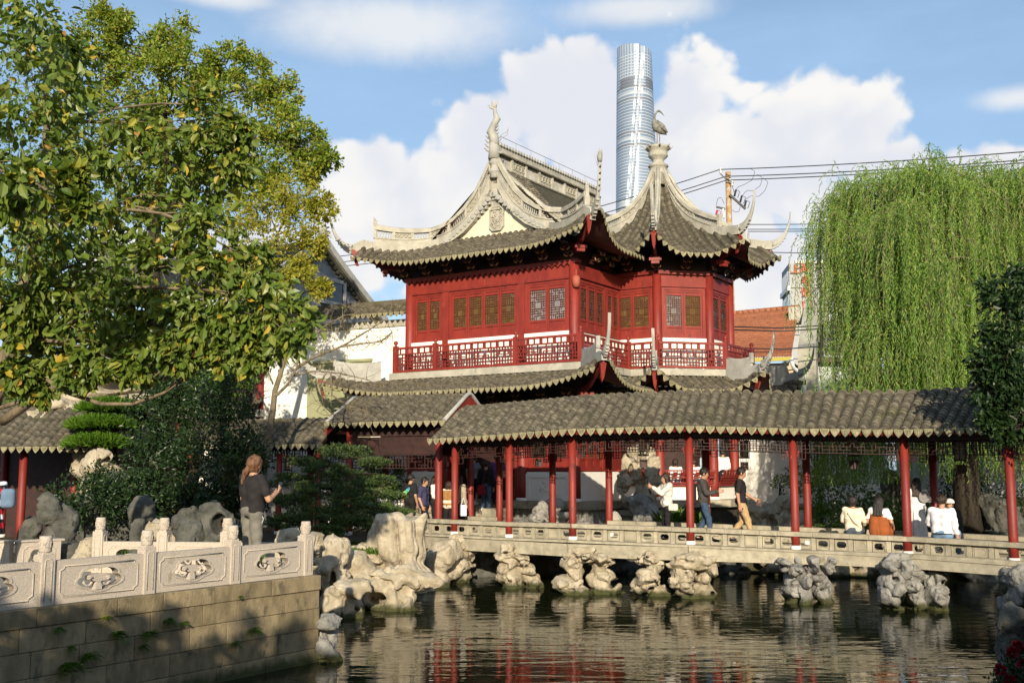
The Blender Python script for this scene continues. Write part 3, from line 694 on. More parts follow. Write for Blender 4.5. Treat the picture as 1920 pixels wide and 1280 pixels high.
for k, s in enumerate(np.arange(gs[1] + 0.1, gs[-1] - 0.5, 0.235)):   # rafter ends showing red between the drip tiles
    P = gpath(s); d = nrm(P[-1] - P[-2]); mb = MB(); mb.beam(P[-1] - d * 0.9 - UPZ * 0.10, P[-1] - d * 0.05 - UPZ * 0.10, 0.07, 0.07); mb.build('rafter', M['red2'], bridge)
# ---------------------------------------------------------------- the red pavilion
PU = V3(-0.8366, 0.5478, 0); PV = V3(0.5478, 0.8366, 0); PC = V3(1.95, 33.02, 0)
def L(u, v, z): return PC + PU * u + PV * v + UPZ * z
pav = thing('pavilion', L(2.5, 3.5, 1.0), 'two storey red lacquered pavilion with sweeping grey tile roofs and an eight sided turret', 'pavilion')
GF = 1.95; SLAB = 6.15; BEAM0, BEAM1 = 8.93, 9.34
OC = (-0.45, 5.33); OR = 2.42; OA = OR * math.cos(math.pi / 8)
def ov(deg, r=OR, z=0.0): return L(OC[0] + r * math.cos(R(deg)), OC[1] + r * math.sin(R(deg)), z)
def pbeam(u0, v0, z0, u1, v1, z1, name, mat, d):                        # axis box in pavilion coordinates
    mb = MB(); mb.obox(L((u0 + u1) / 2, (v0 + v1) / 2, (z0 + z1) / 2), PU * abs(u1 - u0) / 2, PV * abs(v1 - v0) / 2, UPZ * abs(z1 - z0) / 2); return mb.build(name, mat, d)
# cores (plain walls behind the joinery)
pbeam(0.14, 0.16, 6.0, 6.40, 8.6, 9.3, 'core_wall', M['plaster'], pav); pbeam(0.13, 0.15, 9.303, 6.41, 8.61, 10.4, 'core_wall', M['darkwood'], pav); pbeam(0.13, 0.15, 4.3, 6.41, 8.61, 5.997, 'core_wall', M['darkwood'], pav)
pbeam(0.14, 0.9, 1.2, 6.40, 8.6, 4.297, 'core_wall', M['darkwood'], pav)
mb = MB(); mb.prism([ov(a, OR - 0.16, 6.0) for a in np.arange(22.5, 360, 45)], (0, 0, 3.3)); mb.build('core_wall', M['plaster'], pav)
mb = MB(); mb.lathe(ov(0, 0, 0), [(2.2, 10.1), (1.7, 10.45), (0.9, 11.3), (0.3, 12.3)], 16); mb.build('core_wall', M['darkwood'], pav)
for z0_, h_ in ((4.4, 1.597), (9.303, 1.0)):
    mb = MB(); mb.prism([ov(a, OR - 0.165, z0_) for a in np.arange(22.5, 360, 45)], (0, 0, h_)); mb.build('core_wall', M['darkwood'], pav)
mb = MB(); mb.prism([ov(a, OR - 0.95, 1.2) for a in np.arange(22.5, 360, 45)], (0, 0, 3.2)); mb.build('core_wall', M['darkwood'], pav)

LATT = flat_mat('lattice_wood', (0.085, 0.028, 0.014), 0.6)
def window(o, ex, en, W, H, pane, low=0.30, seed=0, parent=None):
    """one casement leaf: frame, fretwork with a plain centre, glass behind"""
    f = 0.065; mb = MB()
    for x in (f / 2, W - f / 2): mb.obox(o + ex * x + UPZ * H / 2, ex * f / 2, en * 0.03, UPZ * H / 2)
    for z, h in ((0.04, 0.08), (low, 0.07), (H - 0.15, 0.06), (H - 0.035, 0.07)): mb.obox(o + ex * W / 2 + UPZ * z, ex * (W / 2 - f), en * 0.028, UPZ * h / 2)
    mb.obox(o + ex * W / 2 + UPZ * (low / 2) - en * 0.012, ex * (W / 2 - f), en * 0.012, UPZ * (low / 2 - 0.03))
    mb.obox(o + ex * W / 2 + UPZ * (H - 0.093) - en * 0.012, ex * (W / 2 - f), en * 0.012, UPZ * 0.03)
    leaf = mb.build('window_leaf', M['red'], parent)
    z0, z1 = low + 0.035, H - 0.18; w = W - 2 * f
    mb = MB(); mb.obox(o + ex * W / 2 + UPZ * (z0 + z1) / 2 - en * 0.022, ex * w / 2, en * 0.006, UPZ * (z1 - z0) / 2); mb.build('pane', pane, leaf)
    mb = MB(); oo = o + ex * f + UPZ * z0; cell = 0.072; nx = int(round(w / cell)); h = z1 - z0
    cw, ch = w * 0.42, 0.22
    # frets left and right of, above and below, a plain square
    lattice(mb, oo, ex, UPZ, w, (h - ch) / 2, cell, 0.017, seed, en, 0.78); lattice(mb, oo + UPZ * (h + ch) / 2, ex, UPZ, w, (h - ch) / 2, cell, 0.017, seed + 1, en, 0.78)
    for x in (0, (w + cw) / 2): lattice(mb, oo + UPZ * (h - ch) / 2 + ex * x, ex, UPZ, (w - cw) / 2, ch, cell, 0.017, seed + 2, en, 0.8)
    mb.build('lattice', LATT, leaf); return leaf
def bay(a, b, z0, z1, en, n, pane, seed, parent=pav, side=0.10):
    """a run of casements between two posts"""
    a = np.asarray(a, float); b = np.asarray(b, float); W = np.linalg.norm(b - a); ex = (b - a) / W
    mb = MB()
    for p in (a, b):
        s = 1 if p is a else -1; mb.obox(V3(p[0], p[1], (z0 + z1) / 2) + ex * s * side / 2, ex * side / 2, en * 0.05, UPZ * (z1 - z0) / 2)
    for z in (z0 + 0.04, z1 - 0.04): mb.obox(V3(*((a + b) / 2)[:2], z), ex * (W / 2 - side), en * 0.05, UPZ * 0.04)
    mb.build('window_frame', M['red'], parent); w = (W - 2 * side) / n
    for k in range(n):
        window(V3(a[0], a[1], z0 + 0.08) + ex * (side + w * k + 0.004), ex, en, w - 0.008, z1 - z0 - 0.16, pane[k % len(pane)], 0.30, seed + k * 7, parent)
def railing(a, b, z0, en, seed, parent=pav, H=0.86):
    a = np.asarray(a, float); b = np.asarray(b, float); Ln = np.linalg.norm(b - a); ex = (b - a) / Ln
    A = V3(a[0], a[1], z0); mb = MB()
    for z, h in ((0.05, 0.06), (H - 0.22, 0.03), (H - 0.02, 0.07)): mb.obox(A + ex * Ln / 2 + UPZ * z, ex * (Ln / 2 - 0.06), en * 0.04, UPZ * h / 2)
    rail = mb.build('balcony_railing', M['red'], parent)
    mb = MB(); w = Ln - 0.16; nseg = max(1, int(round(w / 0.85)))
    for k in range(nseg):
        o = A + ex * (0.08 + w * k / nseg) + UPZ * 0.08; lattice(mb, o, ex, UPZ, w / nseg, H - 0.315, 0.105, 0.030, seed + k, en, 0.80)
    for k in range(nseg * 3):
        o = A + ex * (0.08 + w * (k + 0.5) / (nseg * 3)) + UPZ * (H - 0.13); mb.obox(o, ex * (0.05 if k % 2 else 0.02), en * 0.02, UPZ * 0.075)
    mb.build('fretwork', M['red2'], rail)
def rpost(p, z0, parent=pav, H=0.92):
    mb = MB(); p = V3(p[0], p[1], z0); mb.obox(p + UPZ * H / 2, PU * 0.075, PV * 0.075, UPZ * H / 2)
    mb.lathe(p + UPZ * H, [(0.045, 0), (0.05, 0.03), (0.035, 0.045), (0.075, 0.09), (0.08, 0.13), (0.05, 0.18), (0.0, 0.195)], 12); mb.build('railing_post', M['red'], parent)

# upper storey, front
posts_u = [0.0, 1.92, 4.96, 6.54]
for u in (0.0, 6.54): column(pav, L(u, 0, SLAB), 0.17, BEAM1 - 0.02, False)
for u in (1.92, 4.96): pbeam(u - 0.13, -0.09, SLAB, u + 0.13, 0.12, BEAM0, 'post', M['red'], pav)
pbeam(0.10, -0.07, BEAM0 + 0.002, 6.46, 0.10, BEAM1, 'beam', M['red'], pav)
pbeam(0.10, -0.10, BEAM0 - 0.06, 6.46, 0.06, BEAM0, 'moulding', M['red2'], pav)
pbeam(-0.18, -0.16, BEAM1 + 0.002, 6.72, 0.14, BEAM1 + 0.12, 'bracket_plate', M['red2'], pav)
for k in range(30):                                                      # small scalloped drops along the plate
    u = 0.05 + k * 0.222; mb = MB(); mb.prism([L(u - 0.1, -0.165, BEAM1 + 0.01), L(u + 0.1, -0.165, BEAM1 + 0.01), L(u, -0.165, BEAM1 - 0.09)], PV * 0.03); mb.build('scallop', M['red2'], pav)
PN = -PV
bay(L(1.79, 0, 0), L(0.16, 0, 0), 7.22, BEAM0 - 0.06, PN, 2, [M['pane_grey']], 10)
bay(L(4.83, 0, 0), L(2.05, 0, 0), 7.22, BEAM0 - 0.06, PN, 4, [M['pane']], 30)
bay(L(6.38, 0, 0), L(5.09, 0, 0), 7.22, BEAM0 - 0.06, PN, 2, [M['pane']], 60)
pbeam(0.15, -0.02, SLAB, 6.40, 0.14, 7.20, 'parapet_wall', M['plaster'], pav)
for a, b in ((0.15, 1.79), (2.05, 4.83), (5.09, 6.4)): pbeam(a, -0.11, 7.10, b, 0.05, 7.22, 'sill', M['plaster'], pav)
# side face and turret upper storey
pbeam(-0.02, 0.15, SLAB, 0.12, 3.05, 7.20, 'parapet_wall', M['plaster'], pav)
pbeam(-0.07, 0.10, BEAM0, 0.10, 3.05, BEAM1, 'beam', M['red'], pav)
bay(L(0, 0.18, 0), L(0, 2.0, 0), 7.22, BEAM0 - 0.06, -PU, 3, [M['pane_dark']], 80)
bay(L(0, 2.0, 0), L(0, 3.02, 0), 7.22, BEAM0 - 0.06, -PU, 2, [M['pane_dark']], 90)
VA = [-67.5, -112.5, -157.5, 157.5, 112.5]
for a in VA: column(pav, ov(a, OR - 0.04, SLAB), 0.15, BEAM1 - 0.02, False)
for i in range(4):
    a, b = ov(VA[i], OR - 0.06), ov(VA[i + 1], OR - 0.06); ex = nrm(b - a); en = np.cross(ex, UPZ); en = en if en @ (a - ov(0, 0)) > 0 else -en
    w = np.linalg.norm(b - a)
    mb = MB(); mb.beam(a + UPZ * (BEAM0 + BEAM1) / 2, b + UPZ * (BEAM0 + BEAM1) / 2, 0.16, BEAM1 - BEAM0); mb.build('beam', M['red'], pav)
    mb = MB(); mb.beam(a + en * 0.05 + UPZ * (BEAM1 + 0.06), b + en * 0.05 + UPZ * (BEAM1 + 0.06), 0.26, 0.12); mb.build('bracket_plate', M['red2'], pav)
    mb = MB(); mb.beam(a + UPZ * (SLAB + 7.2) / 2 - en * 0.03, b + UPZ * (SLAB + 7.2) / 2 - en * 0.03, 0.12, 7.2 - SLAB); mb.build('parapet_wall', M['plaster'], pav)
    mb = MB(); mb.beam(a + UPZ * 7.16 + ex * 0.14, b + UPZ * 7.16 - ex * 0.14, 0.2, 0.12); mb.build('sill', M['plaster'], pav)
    bay(a + ex * 0.14, b - ex * 0.14, 7.22, BEAM0 - 0.02, en, 2, [[M['pane']], [M['pane_grey'], M['pane']], [M['pane_dark']], [M['pane_dark']]][i], 100 + i * 11)
# balcony slab, railings
BO = 0.62
mb = MB(); mb.prism([L(6.86, 0.05, SLAB - 0.22), L(6.86, -BO - 0.1, SLAB - 0.22), L(-BO - 0.1, -BO - 0.1, SLAB - 0.22), L(-BO - 0.1, 2.75, SLAB - 0.22), L(0, 3.2, SLAB - 0.22)], (0, 0, 0.22)); mb.build('balcony_slab', M['stucco'], pav)
mb = MB(); mb.prism([ov(a, OR + BO + 0.12, SLAB - 0.222) for a in np.arange(22.5, 360, 45)], (0, 0, 0.218)); mb.build('balcony_slab', M['stucco'], pav)
mb = MB(); mb.prism([L(6.95, 0.0, SLAB - 0.30), L(6.95, -BO - 0.02, SLAB - 0.30), L(-BO - 0.02, -BO - 0.02, SLAB - 0.30), L(-BO - 0.02, 2.9, SLAB - 0.30), L(0, 3.2, SLAB - 0.3)], (0, 0, 0.078)); mb.build('slab_moulding', M['stucco_grey'], pav)
rp = [6.66, 4.96, 1.78, -BO + 0.05]
for u in rp: rpost(L(u, -BO, 0), SLAB)
for i in range(3): railing(L(rp[i], -BO, 0), L(rp[i + 1], -BO, 0), SLAB, PN, 200 + i * 9)
railing(L(-BO + 0.05, -BO, 0), L(-BO + 0.05, 2.55, 0), SLAB, -PU, 240); 
ro = lambda a: ov(a, (OA + BO) / math.cos(math.pi / 8))
vr = [L(-BO + 0.05, 2.55, 0), ro(-112.5), ro(-157.5), ro(157.5), ro(112.5)]
for i, p in enumerate(vr):
    rpost(p, SLAB)
    if i: ex = nrm(p - vr[i - 1]); railing(vr[i - 1], p, SLAB, np.cross(ex, UPZ), 260 + i * 9)

# ---- roofs
def hip_roof(org, out, lat, half, r_top, r_eave, prof, lift, ext, spacing, r, course, srange=None, lift_pow=2.4, lift0=0.40):
    """one face of a hipped roof with upturned corners; lateral offset s picks the row"""
    half_e = half(r_eave)
    def q_of(s): return min(1.0, abs(s) / half_e)
    def zz(rad, s):
        hw = max(half(rad), 1e-3); q = max(0.0, (min(1.0, abs(s) / hw) - lift0) / (1 - lift0)); k = max(0.0, min(1.0, (rad - r_top) / (r_eave - r_top)))
        return prof(rad) + lift * q ** lift_pow * k ** 1.3
    def path(s):
        ra = max(r_top, abs(s) - half(0)) if half(1) - half(0) > 0.9 else max(r_top, abs(s) / (half(1) - half(0)) - half(0) / (half(1) - half(0)))
        qe = max(0.0, (q_of(s) - lift0) / (1 - lift0)); re = r_eave + ext * qe ** lift_pow
        rs = np.linspace(min(ra + 0.02, re - 0.05), re, 9)
        return [org + out * a + lat * s + UPZ * zz(a, s) for a in rs]
    lo, hi = srange or (-half_e + 0.05, half_e - 0.05); n = int((hi - lo) / spacing); ts = lo + (hi - lo) * (np.arange(n) + 0.5) / n
    roof(pav, path, ts, r, course, dw=spacing * 0.86); return path, zz
SPC = 0.222
mprof = lambda rad: 10.78 - 0.98 * (rad + 0.6) / 1.8 - 0.06 * math.sin(math.pi * min(1, max(0, (rad + 0.6) / 1.8)))
fpath, fz = hip_roof(L(3.27, 0, 0), -PV, -PU, lambda r: 3.27 + r, -0.6, 1.25, mprof, 0.80, 0.42, SPC, 0.085, 0.09)
def sprof(rad): x = min(1.2, max(0, (rad + 3.2) / 4.45)); return 9.80 + 3.25 * max(0.0, 1 - x) ** 1.75 - 0.25 * max(0.0, x - 1)
def side_face(sg):
    o = L(0.0 if sg < 0 else 6.54, 0, 0); out = PU * sg
    def zz(rad, v):
        q = max(0, min(1, (1.3 - v) / 2.2)); k = max(0, min(1, (rad + 0.6) / 1.85)); return sprof(rad) + 0.80 * (q ** 2.4) * k ** 1.3
    def path(v):
        r0 = -3.2 if v > 0.35 else max(-0.6, -v - 0.0); re = 1.25 + 0.42 * max(0, min(1, (1.3 - v) / 2.6)) ** 2.4
        return [o + out * a + PV * v + UPZ * zz(a, v) for a in np.linspace(min(r0, re - 0.05), re, 10)]
    return path
for sg, v1 in ((-1, 2.35), (1, 8.0)):
    ts = np.arange(-1.15, v1, SPC); roof(pav, side_face(sg), ts, 0.085, 0.10 if sg < 0 else 0.3, dw=SPC * 0.86)
mb = MB(); pth = side_face(-1); mb.grid([resample(pth(v), 8)[0] for v in np.linspace(2.3, 9.0, 8)]); mb.build('roof_bed', M['bed'], pav)
# skirt roof between the storeys
lprof = lambda rad: 5.90 - 0.55 * (rad - 0.62) / 1.33 - 0.05 * math.sin(math.pi * min(1, max(0, (rad - 0.62) / 1.33)))
hip_roof(L(3.27, 0, 0), -PV, -PU, lambda r: 3.27 + r, 0.66, 1.95, lprof, 0.72, 0.35, SPC, 0.085, 0.09)
def skirt_side(v):
    q = max(0, min(1, (0.9 - v) / 2.8)); re = 1.95 + 0.35 * q ** 2.4; r0 = max(0.66, -v)
    return [L(-a, v, lprof(a) + 0.72 * q ** 2.4 * max(0, min(1, (a - 0.66) / 1.29)) ** 1.3) for a in np.linspace(min(r0, re - 0.05), re, 9)]
roof(pav, skirt_side, np.arange(-1.85, 1.35, SPC), 0.085, 0.10, dw=SPC * 0.86)
# turret roof and skirt
T8 = math.tan(math.pi / 8)
tprof = lambda rad: float(np.interp(rad, [0.2, 0.34, 0.48, 0.66, 0.88, 1.15, 1.48, 1.9, 2.4, 2.95, 3.5, 4.0], [13.40, 13.08, 12.70, 12.28, 11.88, 11.50, 11.13, 10.75, 10.38, 10.06, 9.80, 9.62]))
tl = lambda rad: 5.90 - 0.55 * (rad - OA - 0.62) / 1.33 - 0.05 * math.sin(math.pi * min(1, max(0, (rad - OA - 0.62) / 1.33)))
OC3 = ov(0, 0)
for a in (-90, -135, 180, 135):
    out = ov(a, 1) - OC3; lat = np.cross(UPZ, out)
    hip_roof(OC3, out, lat, lambda r: r * T8, 0.42, OA + 1.25, tprof, 0.78, 0.40, SPC, 0.085, 0.09, lift_pow=2.0, lift0=0.25)
    if a != 135 or True:
        def lp(s, out=out, lat=lat):
            he = (OA + 1.95) * T8; q = max(0, (min(1, abs(s) / he) - 0.25) / 0.75); re = OA + 1.95 + 0.32 * q ** 2; ra = max(OA + 0.66, abs(s) / T8)
            return [OC3 + out * x + lat * s + UPZ * (tl(x) + 0.70 * q ** 2 * max(0, min(1, (x - OA - 0.66) / 1.29)) ** 1.3) for x in np.linspace(min(ra, re - 0.05), re, 8)]
        he = (OA + 1.95) * T8 - 0.05; n = int(2 * he / SPC); roof(pav, lp, -he + 2 * he * (np.arange(n) + 0.5) / n, 0.085, 0.10, dw=SPC * 0.86)

# ---- ridges
def ridge_wall(base, top, thick, posts=None, mat='stucco', lowf=0.36, latt=True, name='ridge'):
    """ridge built up of a solid foot, pierced panels between posts and a rounded cap"""
    base = np.asarray(base, float); top = np.asarray(top, float); n = len(base); mid = base + (top - base) * lowf; hi = base + (top - base) * 0.80
    mb = MB(); mb.strip(base - UPZ * 0.12, mid, thick); mb.strip(mid - UPZ * 0.015, mid + UPZ * 0.03, thick * 1.35); r = mb.build(name, M[mat], pav)
    mb = MB(); mb.strip(hi, top, thick * 1.1); mb.strip(hi - UPZ * 0.012, hi + UPZ * 0.018, thick * 1.4); mb.tube(top, 0.065, 8); mb.build('ridge_cap', M[mat], r)
    d = np.r_[0, np.cumsum(np.linalg.norm(np.diff(mid, axis=0), axis=1))]; np_ = posts or max(2, int(round(d[-1] / 0.75)) + 1)
    ip = lambda A, x: np.array([np.interp(x, d, A[:, k]) for k in range(3)])
    xs = np.linspace(0, d[-1], np_); tdir = nrm(thick)
    for x in xs:
        mb = MB()
        a, b = ip(mid, x), ip(hi, x); e = nrm(ip(mid, min(d[-1], x + 0.05)) - ip(mid, max(0, x - 0.05)))
        mb.add([a - e * 0.05 - thick * 0.55, a + e * 0.05 - thick * 0.55, b + e * 0.05 - thick * 0.55, b - e * 0.05 - thick * 0.55, a - e * 0.05 + thick * 0.55, a + e * 0.05 + thick * 0.55, b + e * 0.05 + thick * 0.55, b - e * 0.05 + thick * 0.55],
               [(0, 1, 2, 3), (7, 6, 5, 4), (0, 4, 5, 1), (2, 6, 7, 3), (0, 3, 7, 4), (1, 5, 6, 2)]); mb.build('ridge_post', M[mat], r)
    for i in range(np_ - 1):
        mb = MB(); x0, x1 = xs[i] + 0.05, xs[i + 1] - 0.05
        if (i % 2 == 0 and latt):
            m_ = max(2, int((x1 - x0) / 0.085))
            for k in range(m_):
                p, q = ip(mid, x0 + (x1 - x0) * k / m_), ip(hi, x0 + (x1 - x0) * (k + 1) / m_); p2, q2 = ip(hi, x0 + (x1 - x0) * k / m_), ip(mid, x0 + (x1 - x0) * (k + 1) / m_)
                mb.beam(p, q, 0.05, 0.018, np.cross(q - p, tdir)); mb.beam(p2, q2, 0.045, 0.017, np.cross(q2 - p2, tdir))
            mb.build('pierced_panel', M['stucco_grey'], r)
        else:
            xx = np.linspace(x0, x1, 5); mb.strip([ip(mid, x) for x in xx], [ip(hi, x) for x in xx], thick * 0.55)
            for k in range(4):                                         # scrollwork in relief
                c = (ip(mid, x0 + (x1 - x0) * (k + 0.5) / 4) + ip(hi, x0 + (x1 - x0) * (k + 0.5) / 4)) / 2; e = nrm(ip(mid, x1) - ip(mid, x0))
                hgt = np.linalg.norm(ip(hi, x0) - ip(mid, x0)) * 0.32
                mb.tube([c + (e * math.cos(t) + UPZ * math.sin(t)) * hgt * (1 - t / 9) + thick * 0.32 for t in np.linspace(0, 6, 10)], 0.02, 5)
                mb.tube([c + (e * math.cos(t) + UPZ * math.sin(t)) * hgt * (1 - t / 9) - thick * 0.32 for t in np.linspace(0, 6, 10)], 0.02, 5)
            mb.build('carved_panel', M['carved'], r)
    return r
def horn(p, d, rise, reach, mat='stucco_grey', w=0.10, beast=False, start=0.0):
    """upturned roof corner: a tapering blade that sweeps out and up"""
    d = nrm(d); t = np.linspace(0, 1, 12); pts = [np.asarray(p) + d * reach * (1 - (1 - x) ** 1.7) + UPZ * rise * x ** 1.65 for x in t]; rad = 0.16 * (1 - t) ** 0.8 + 0.028
    side = np.cross(d, UPZ); mb = MB(); lo = [q - UPZ * r * 0.8 for q, r in zip(pts, rad)]; hi = [q + UPZ * r * 0.9 for q, r in zip(pts, rad)]
    mb.strip(lo, hi, side * w); mb.tube(pts, rad * 0.48, 8)
    for k in range(1, 6):                                               # stepped courses on the underside
        q = pts[k]; mb.obox(q - UPZ * rad[k] * 0.62, d * 0.05, side * w * 0.52, UPZ * 0.02)
    h = mb.build('corner_horn', M[mat], pav)
    if beast:
        q = pts[-1]; mb = MB()
        for k in range(5): mb.tube([pts[6 + k] + d * 0.02, pts[6 + k] + d * 0.14 + UPZ * 0.06], [0.035, 0.008], 6)
        mb.tube([q - UPZ * 0.05, q + UPZ * 0.10 - d * 0.02, q + UPZ * 0.22 + d * 0.04, q + UPZ * 0.28 + d * 0.12], [0.06, 0.08, 0.06, 0.025], 8); mb.tube([q + UPZ * 0.2, q + UPZ * 0.36 - d * 0.02], [0.03, 0.006], 6)
        for sd in (-0.5, 1): mb.tube([q - UPZ * 0.25 - d * 0.1, q + UPZ * 0.05 - d * (0.28 + 0.08 * sd), q + UPZ * 0.3 - d * (0.42 + 0.1 * sd)], 0.006, 4)
        mb.build('beast_head', M[mat], h)
def corner_board(p0, p1, side):
    """red angle rafter and fan boards under an upturned corner"""
    mb = MB(); m_ = (p0 + p1) / 2 - UPZ * 0.18; mb.tube([p0, m_, p1], [0.10, 0.09, 0.05], 4, sq=(0.8, 1.1))
    d = nrm(V3(*(p1 - p0)[:2], 0)); mb.prism([p1 - UPZ * 0.02 - side * 0.09, p1 - UPZ * 0.02 + side * 0.09, p1 - UPZ * 0.42 - d * 0.10 + side * 0.05, p1 - UPZ * 0.56 - d * 0.16, p1 - UPZ * 0.42 - d * 0.10 - side * 0.05], -d * 0.10)
    mb.obox(p0 + (p1 - p0) * 0.42 - UPZ * 0.34, side * 0.20, d * 0.09, UPZ * 0.045); mb.obox(p0 + (p1 - p0) * 0.42 - UPZ * 0.44, side * 0.13, d * 0.07, UPZ * 0.045)
    mb.build('corner_rafter', M['red'], pav)
thk = 0.15
TOPC = [(0.16, 13.32), (0.42, 12.86), (0.8, 12.28), (1.25, 11.82), (1.70, 11.52), (2.2, 11.32), (2.66, 11.24)]
HGT = [0.92, 0.92, 0.86, 0.76, 0.68, 0.58, 0.50]
for sg in (1, -1):
    tp = [L(3.27 + sg * du, 0.36, z) for du, z in TOPC]; bs = [L(3.27 + sg * du, 0.36, z - h) for (du, z), h in zip(TOPC, HGT)]
    ridge_wall(bs, tp, PV * thk, posts=5)
    # hip ridge from the foot of the gable out to the corner
    xs = np.linspace(0, 1, 8); du = lambda x: 2.66 + 1.55 * x; vv = lambda x: 0.36 - 1.20 * x
    surf = [L(3.27 + sg * du(x), vv(x), fz(-vv(x), du(x)) + 0.10) for x in xs]
    tp = [L(3.27 + sg * du(x), vv(x), 11.24 - 0.08 * math.sin(x * 2.2) + 0.16 * x ** 2) for x in xs]
    dd = PU * sg - PV * 0.77; side = np.cross(nrm(dd), UPZ)
    ridge_wall(surf, tp, side * thk, posts=4)
    mb = MB(); e = tp[-1]; mb.obox(e - UPZ * 0.02, nrm(dd) * 0.06, side * 0.06, UPZ * 0.20); mb.tube([e + UPZ * 0.15, e + UPZ * 0.30 + nrm(dd) * 0.05], [0.06, 0.02], 6); mb.build('ridge_end_block', M['stucco'], pav)
    cb = [L(3.27 + sg * (2.0 + 2.75 * x), 0.5 - 1.93 * x, fz(-(0.5 - 1.93 * x), min(2.0 + 2.75 * x, 4.5)) + 0.02) for x in np.linspace(0.1, 1, 9)]
    mb = MB(); mb.strip([p - UPZ * 0.1 for p in cb], [p + UPZ * 0.22 for p in cb], side * 0.18); mb.build('hip_band', M['stucco'], pav)
    end = cb[-1] + UPZ * 0.08; horn(end, PU * sg - PV, 1.42, 0.78, 'stucco_grey', beast=(sg < 0))
    corner_board(L(3.27 + sg * 3.3, -0.05, 9.75), L(3.27 + sg * 4.68, -1.50, 10.42), side)
# main ridge running back from the gable, with pierced panels and a dark moulding
vv = np.linspace(0.42, 7.6, 9); ridge_wall([L(3.27, v, 12.62) for v in vv], [L(3.27, v, 13.80 + 0.04 * (abs(v - 4) / 4) ** 2) for v in vv], PU * 0.20, posts=9, lowf=0.34)
mb = MB(); mb.strip([L(3.27, v, 11.6) for v in vv], [L(3.27, v, 12.66) for v in vv], PU * 0.34); mb.build('ridge_foot', M['stucco'], pav)
for sg in (1, -1):
    mb = MB(); mb.strip([L(3.27 + sg * x, 0.5 + 0.62 * x, 13.05 - 1.05 * x) for x in np.linspace(0.2, 1.5, 6)], [L(3.27 + sg * x, 0.5 + 0.62 * x, 13.05 - 1.05 * x + 0.16) for x in np.linspace(0.2, 1.5, 6)], PV * 0.2); mb.build('ridge_spur', M['stucco'], pav)
for z, w in ((13.04, 0.30), (13.56, 0.32)):
    mb = MB(); mb.beam(L(3.27, 0.4, z), L(3.27, 7.6, z), w, 0.05); mb.build('ridge_moulding', M['tile'], pav)
for k in range(40): 
    mb = MB(); v = 0.5 + k * 0.18; mb.tube([L(3.27 - 0.19, v, 13.86), L(3.27 + 0.19, v, 13.86)], 0.055, 7); mb.build('ridge_tile', M['stucco_grey'], pav)
mb = MB(); mb.tube([L(3.27, v, 14.22) for v in np.linspace(0.7, 7.6, 8)], 0.008, 4)
for v in np.linspace(0.7, 7.6, 8): mb.tube([L(3.27, v, 13.85), L(3.27, v, 14.22)], 0.006, 4)
mb.build('lightning_wire', M['iron'], pav)
# gable wall, its tile edging and the carved plaque
gp = [(0, 12.75)] + [(du, z - 0.55) for du, z in TOPC[1:]] + [(2.75, 10.5)]
mb = MB(); mb.prism([L(3.27 + du, 0.50, z) for du, z in gp] + [L(3.27 - du, 0.50, z) for du, z in gp[::-1][:-1]], PV * 0.12); mb.build('gable_wall', M['cream'], pav)
for sg in (1, -1):
    for k in range(13):
        x = (k + 0.3) / 13; du = 2.05 * x; z = 12.16 - 1.42 * (1 - (1 - x) ** 1.25) - 0.02
        mb = MB(); mb.tube([L(3.27 + sg * du, 0.24, z), L(3.27 + sg * du, 0.52, z + 0.02)], 0.088, 10); mb.build('gable_edge_tile', M['stucco_grey'], pav)
        mb = MB(); mb.prism([L(3.27 + sg * du - 0.05, 0.34, z - 0.07), L(3.27 + sg * du + 0.05, 0.34, z - 0.07), L(3.27 + sg * du + 0.03, 0.34, z - 0.17), L(3.27 + sg * du - 0.03, 0.34, z - 0.17)], PV * 0.17); mb.build('gable_edge_drop', M['stucco_grey'], pav)
w, h, k = 0.29, 0.43, 0.13; oc = [(w, h - k), (w, -h + k), (w - k, -h), (-w + k, -h), (-w, -h + k), (-w, h - k), (-w + k, h), (w - k, h)]; pc = L(3.24, 0.50, 11.30)
mb = MB(); inn = [(x * 0.84, y * 0.89) for x, y in oc]; mb.holed([pc - PU * x + UPZ * y for x, y in oc], [pc - PU * x + UPZ * y for x, y in inn], -PV * 0.10); pl = mb.build('carved_plaque', M['stucco'], pav)
mb = MB(); mb.prism([pc - PU * x * 0.86 + UPZ * y * 0.9 for x, y in oc], -PV * 0.03); rr = random.Random(4)
for k in range(34):
    c = pc - PU * rr.uniform(-0.2, 0.2) + UPZ * rr.uniform(-0.34, 0.34) - PV * 0.05; r_ = rr.uniform(0.03, 0.075); a0 = rr.uniform(0, 6)
    mb.tube([c + (PU * math.cos(a0 + t) + UPZ * math.sin(a0 + t)) * r_ * (1 - t / 8) for t in np.linspace(0, 5, 8)], 0.017, 5)
mb.build('plaque_relief', M['stucco'], pl)
# finials
def flat_fins(mb, p, dirs, l, w):
    for d in dirs: mb.tube([p, p + nrm(d) * l * 0.6 + UPZ * l * 0.06, p + nrm(d) * l + UPZ * l * 0.22], [w, w * 0.8, w * 0.25], 6)
p = L(3.27, 0.36, 13.3); mb = MB()
mb.lathe(p - UPZ * 0.62, [(0.17, 0), (0.14, 0.10), (0.22, 0.18), (0.24, 0.24), (0.12, 0.34), (0.13, 0.46), (0.20, 0.52), (0.15, 0.6), (0.19, 0.66)], 12)
mb.tube([p + UPZ * z - PV * a + PU * b for z, a, b in ((0.02, 0.05, 0), (0.35, 0.02, 0), (0.62, 0.02, 0.02))], [0.20, 0.19, 0.15], 10)
sp = [(0.50, 0.0, 0.0), (0.78, 0.02, 0.02), (1.02, 0.04, 0.12), (1.22, 0.03, 0.02), (1.42, 0.02, -0.12), (1.60, 0.0, -0.03), (1.80, 0.0, 0.0)]
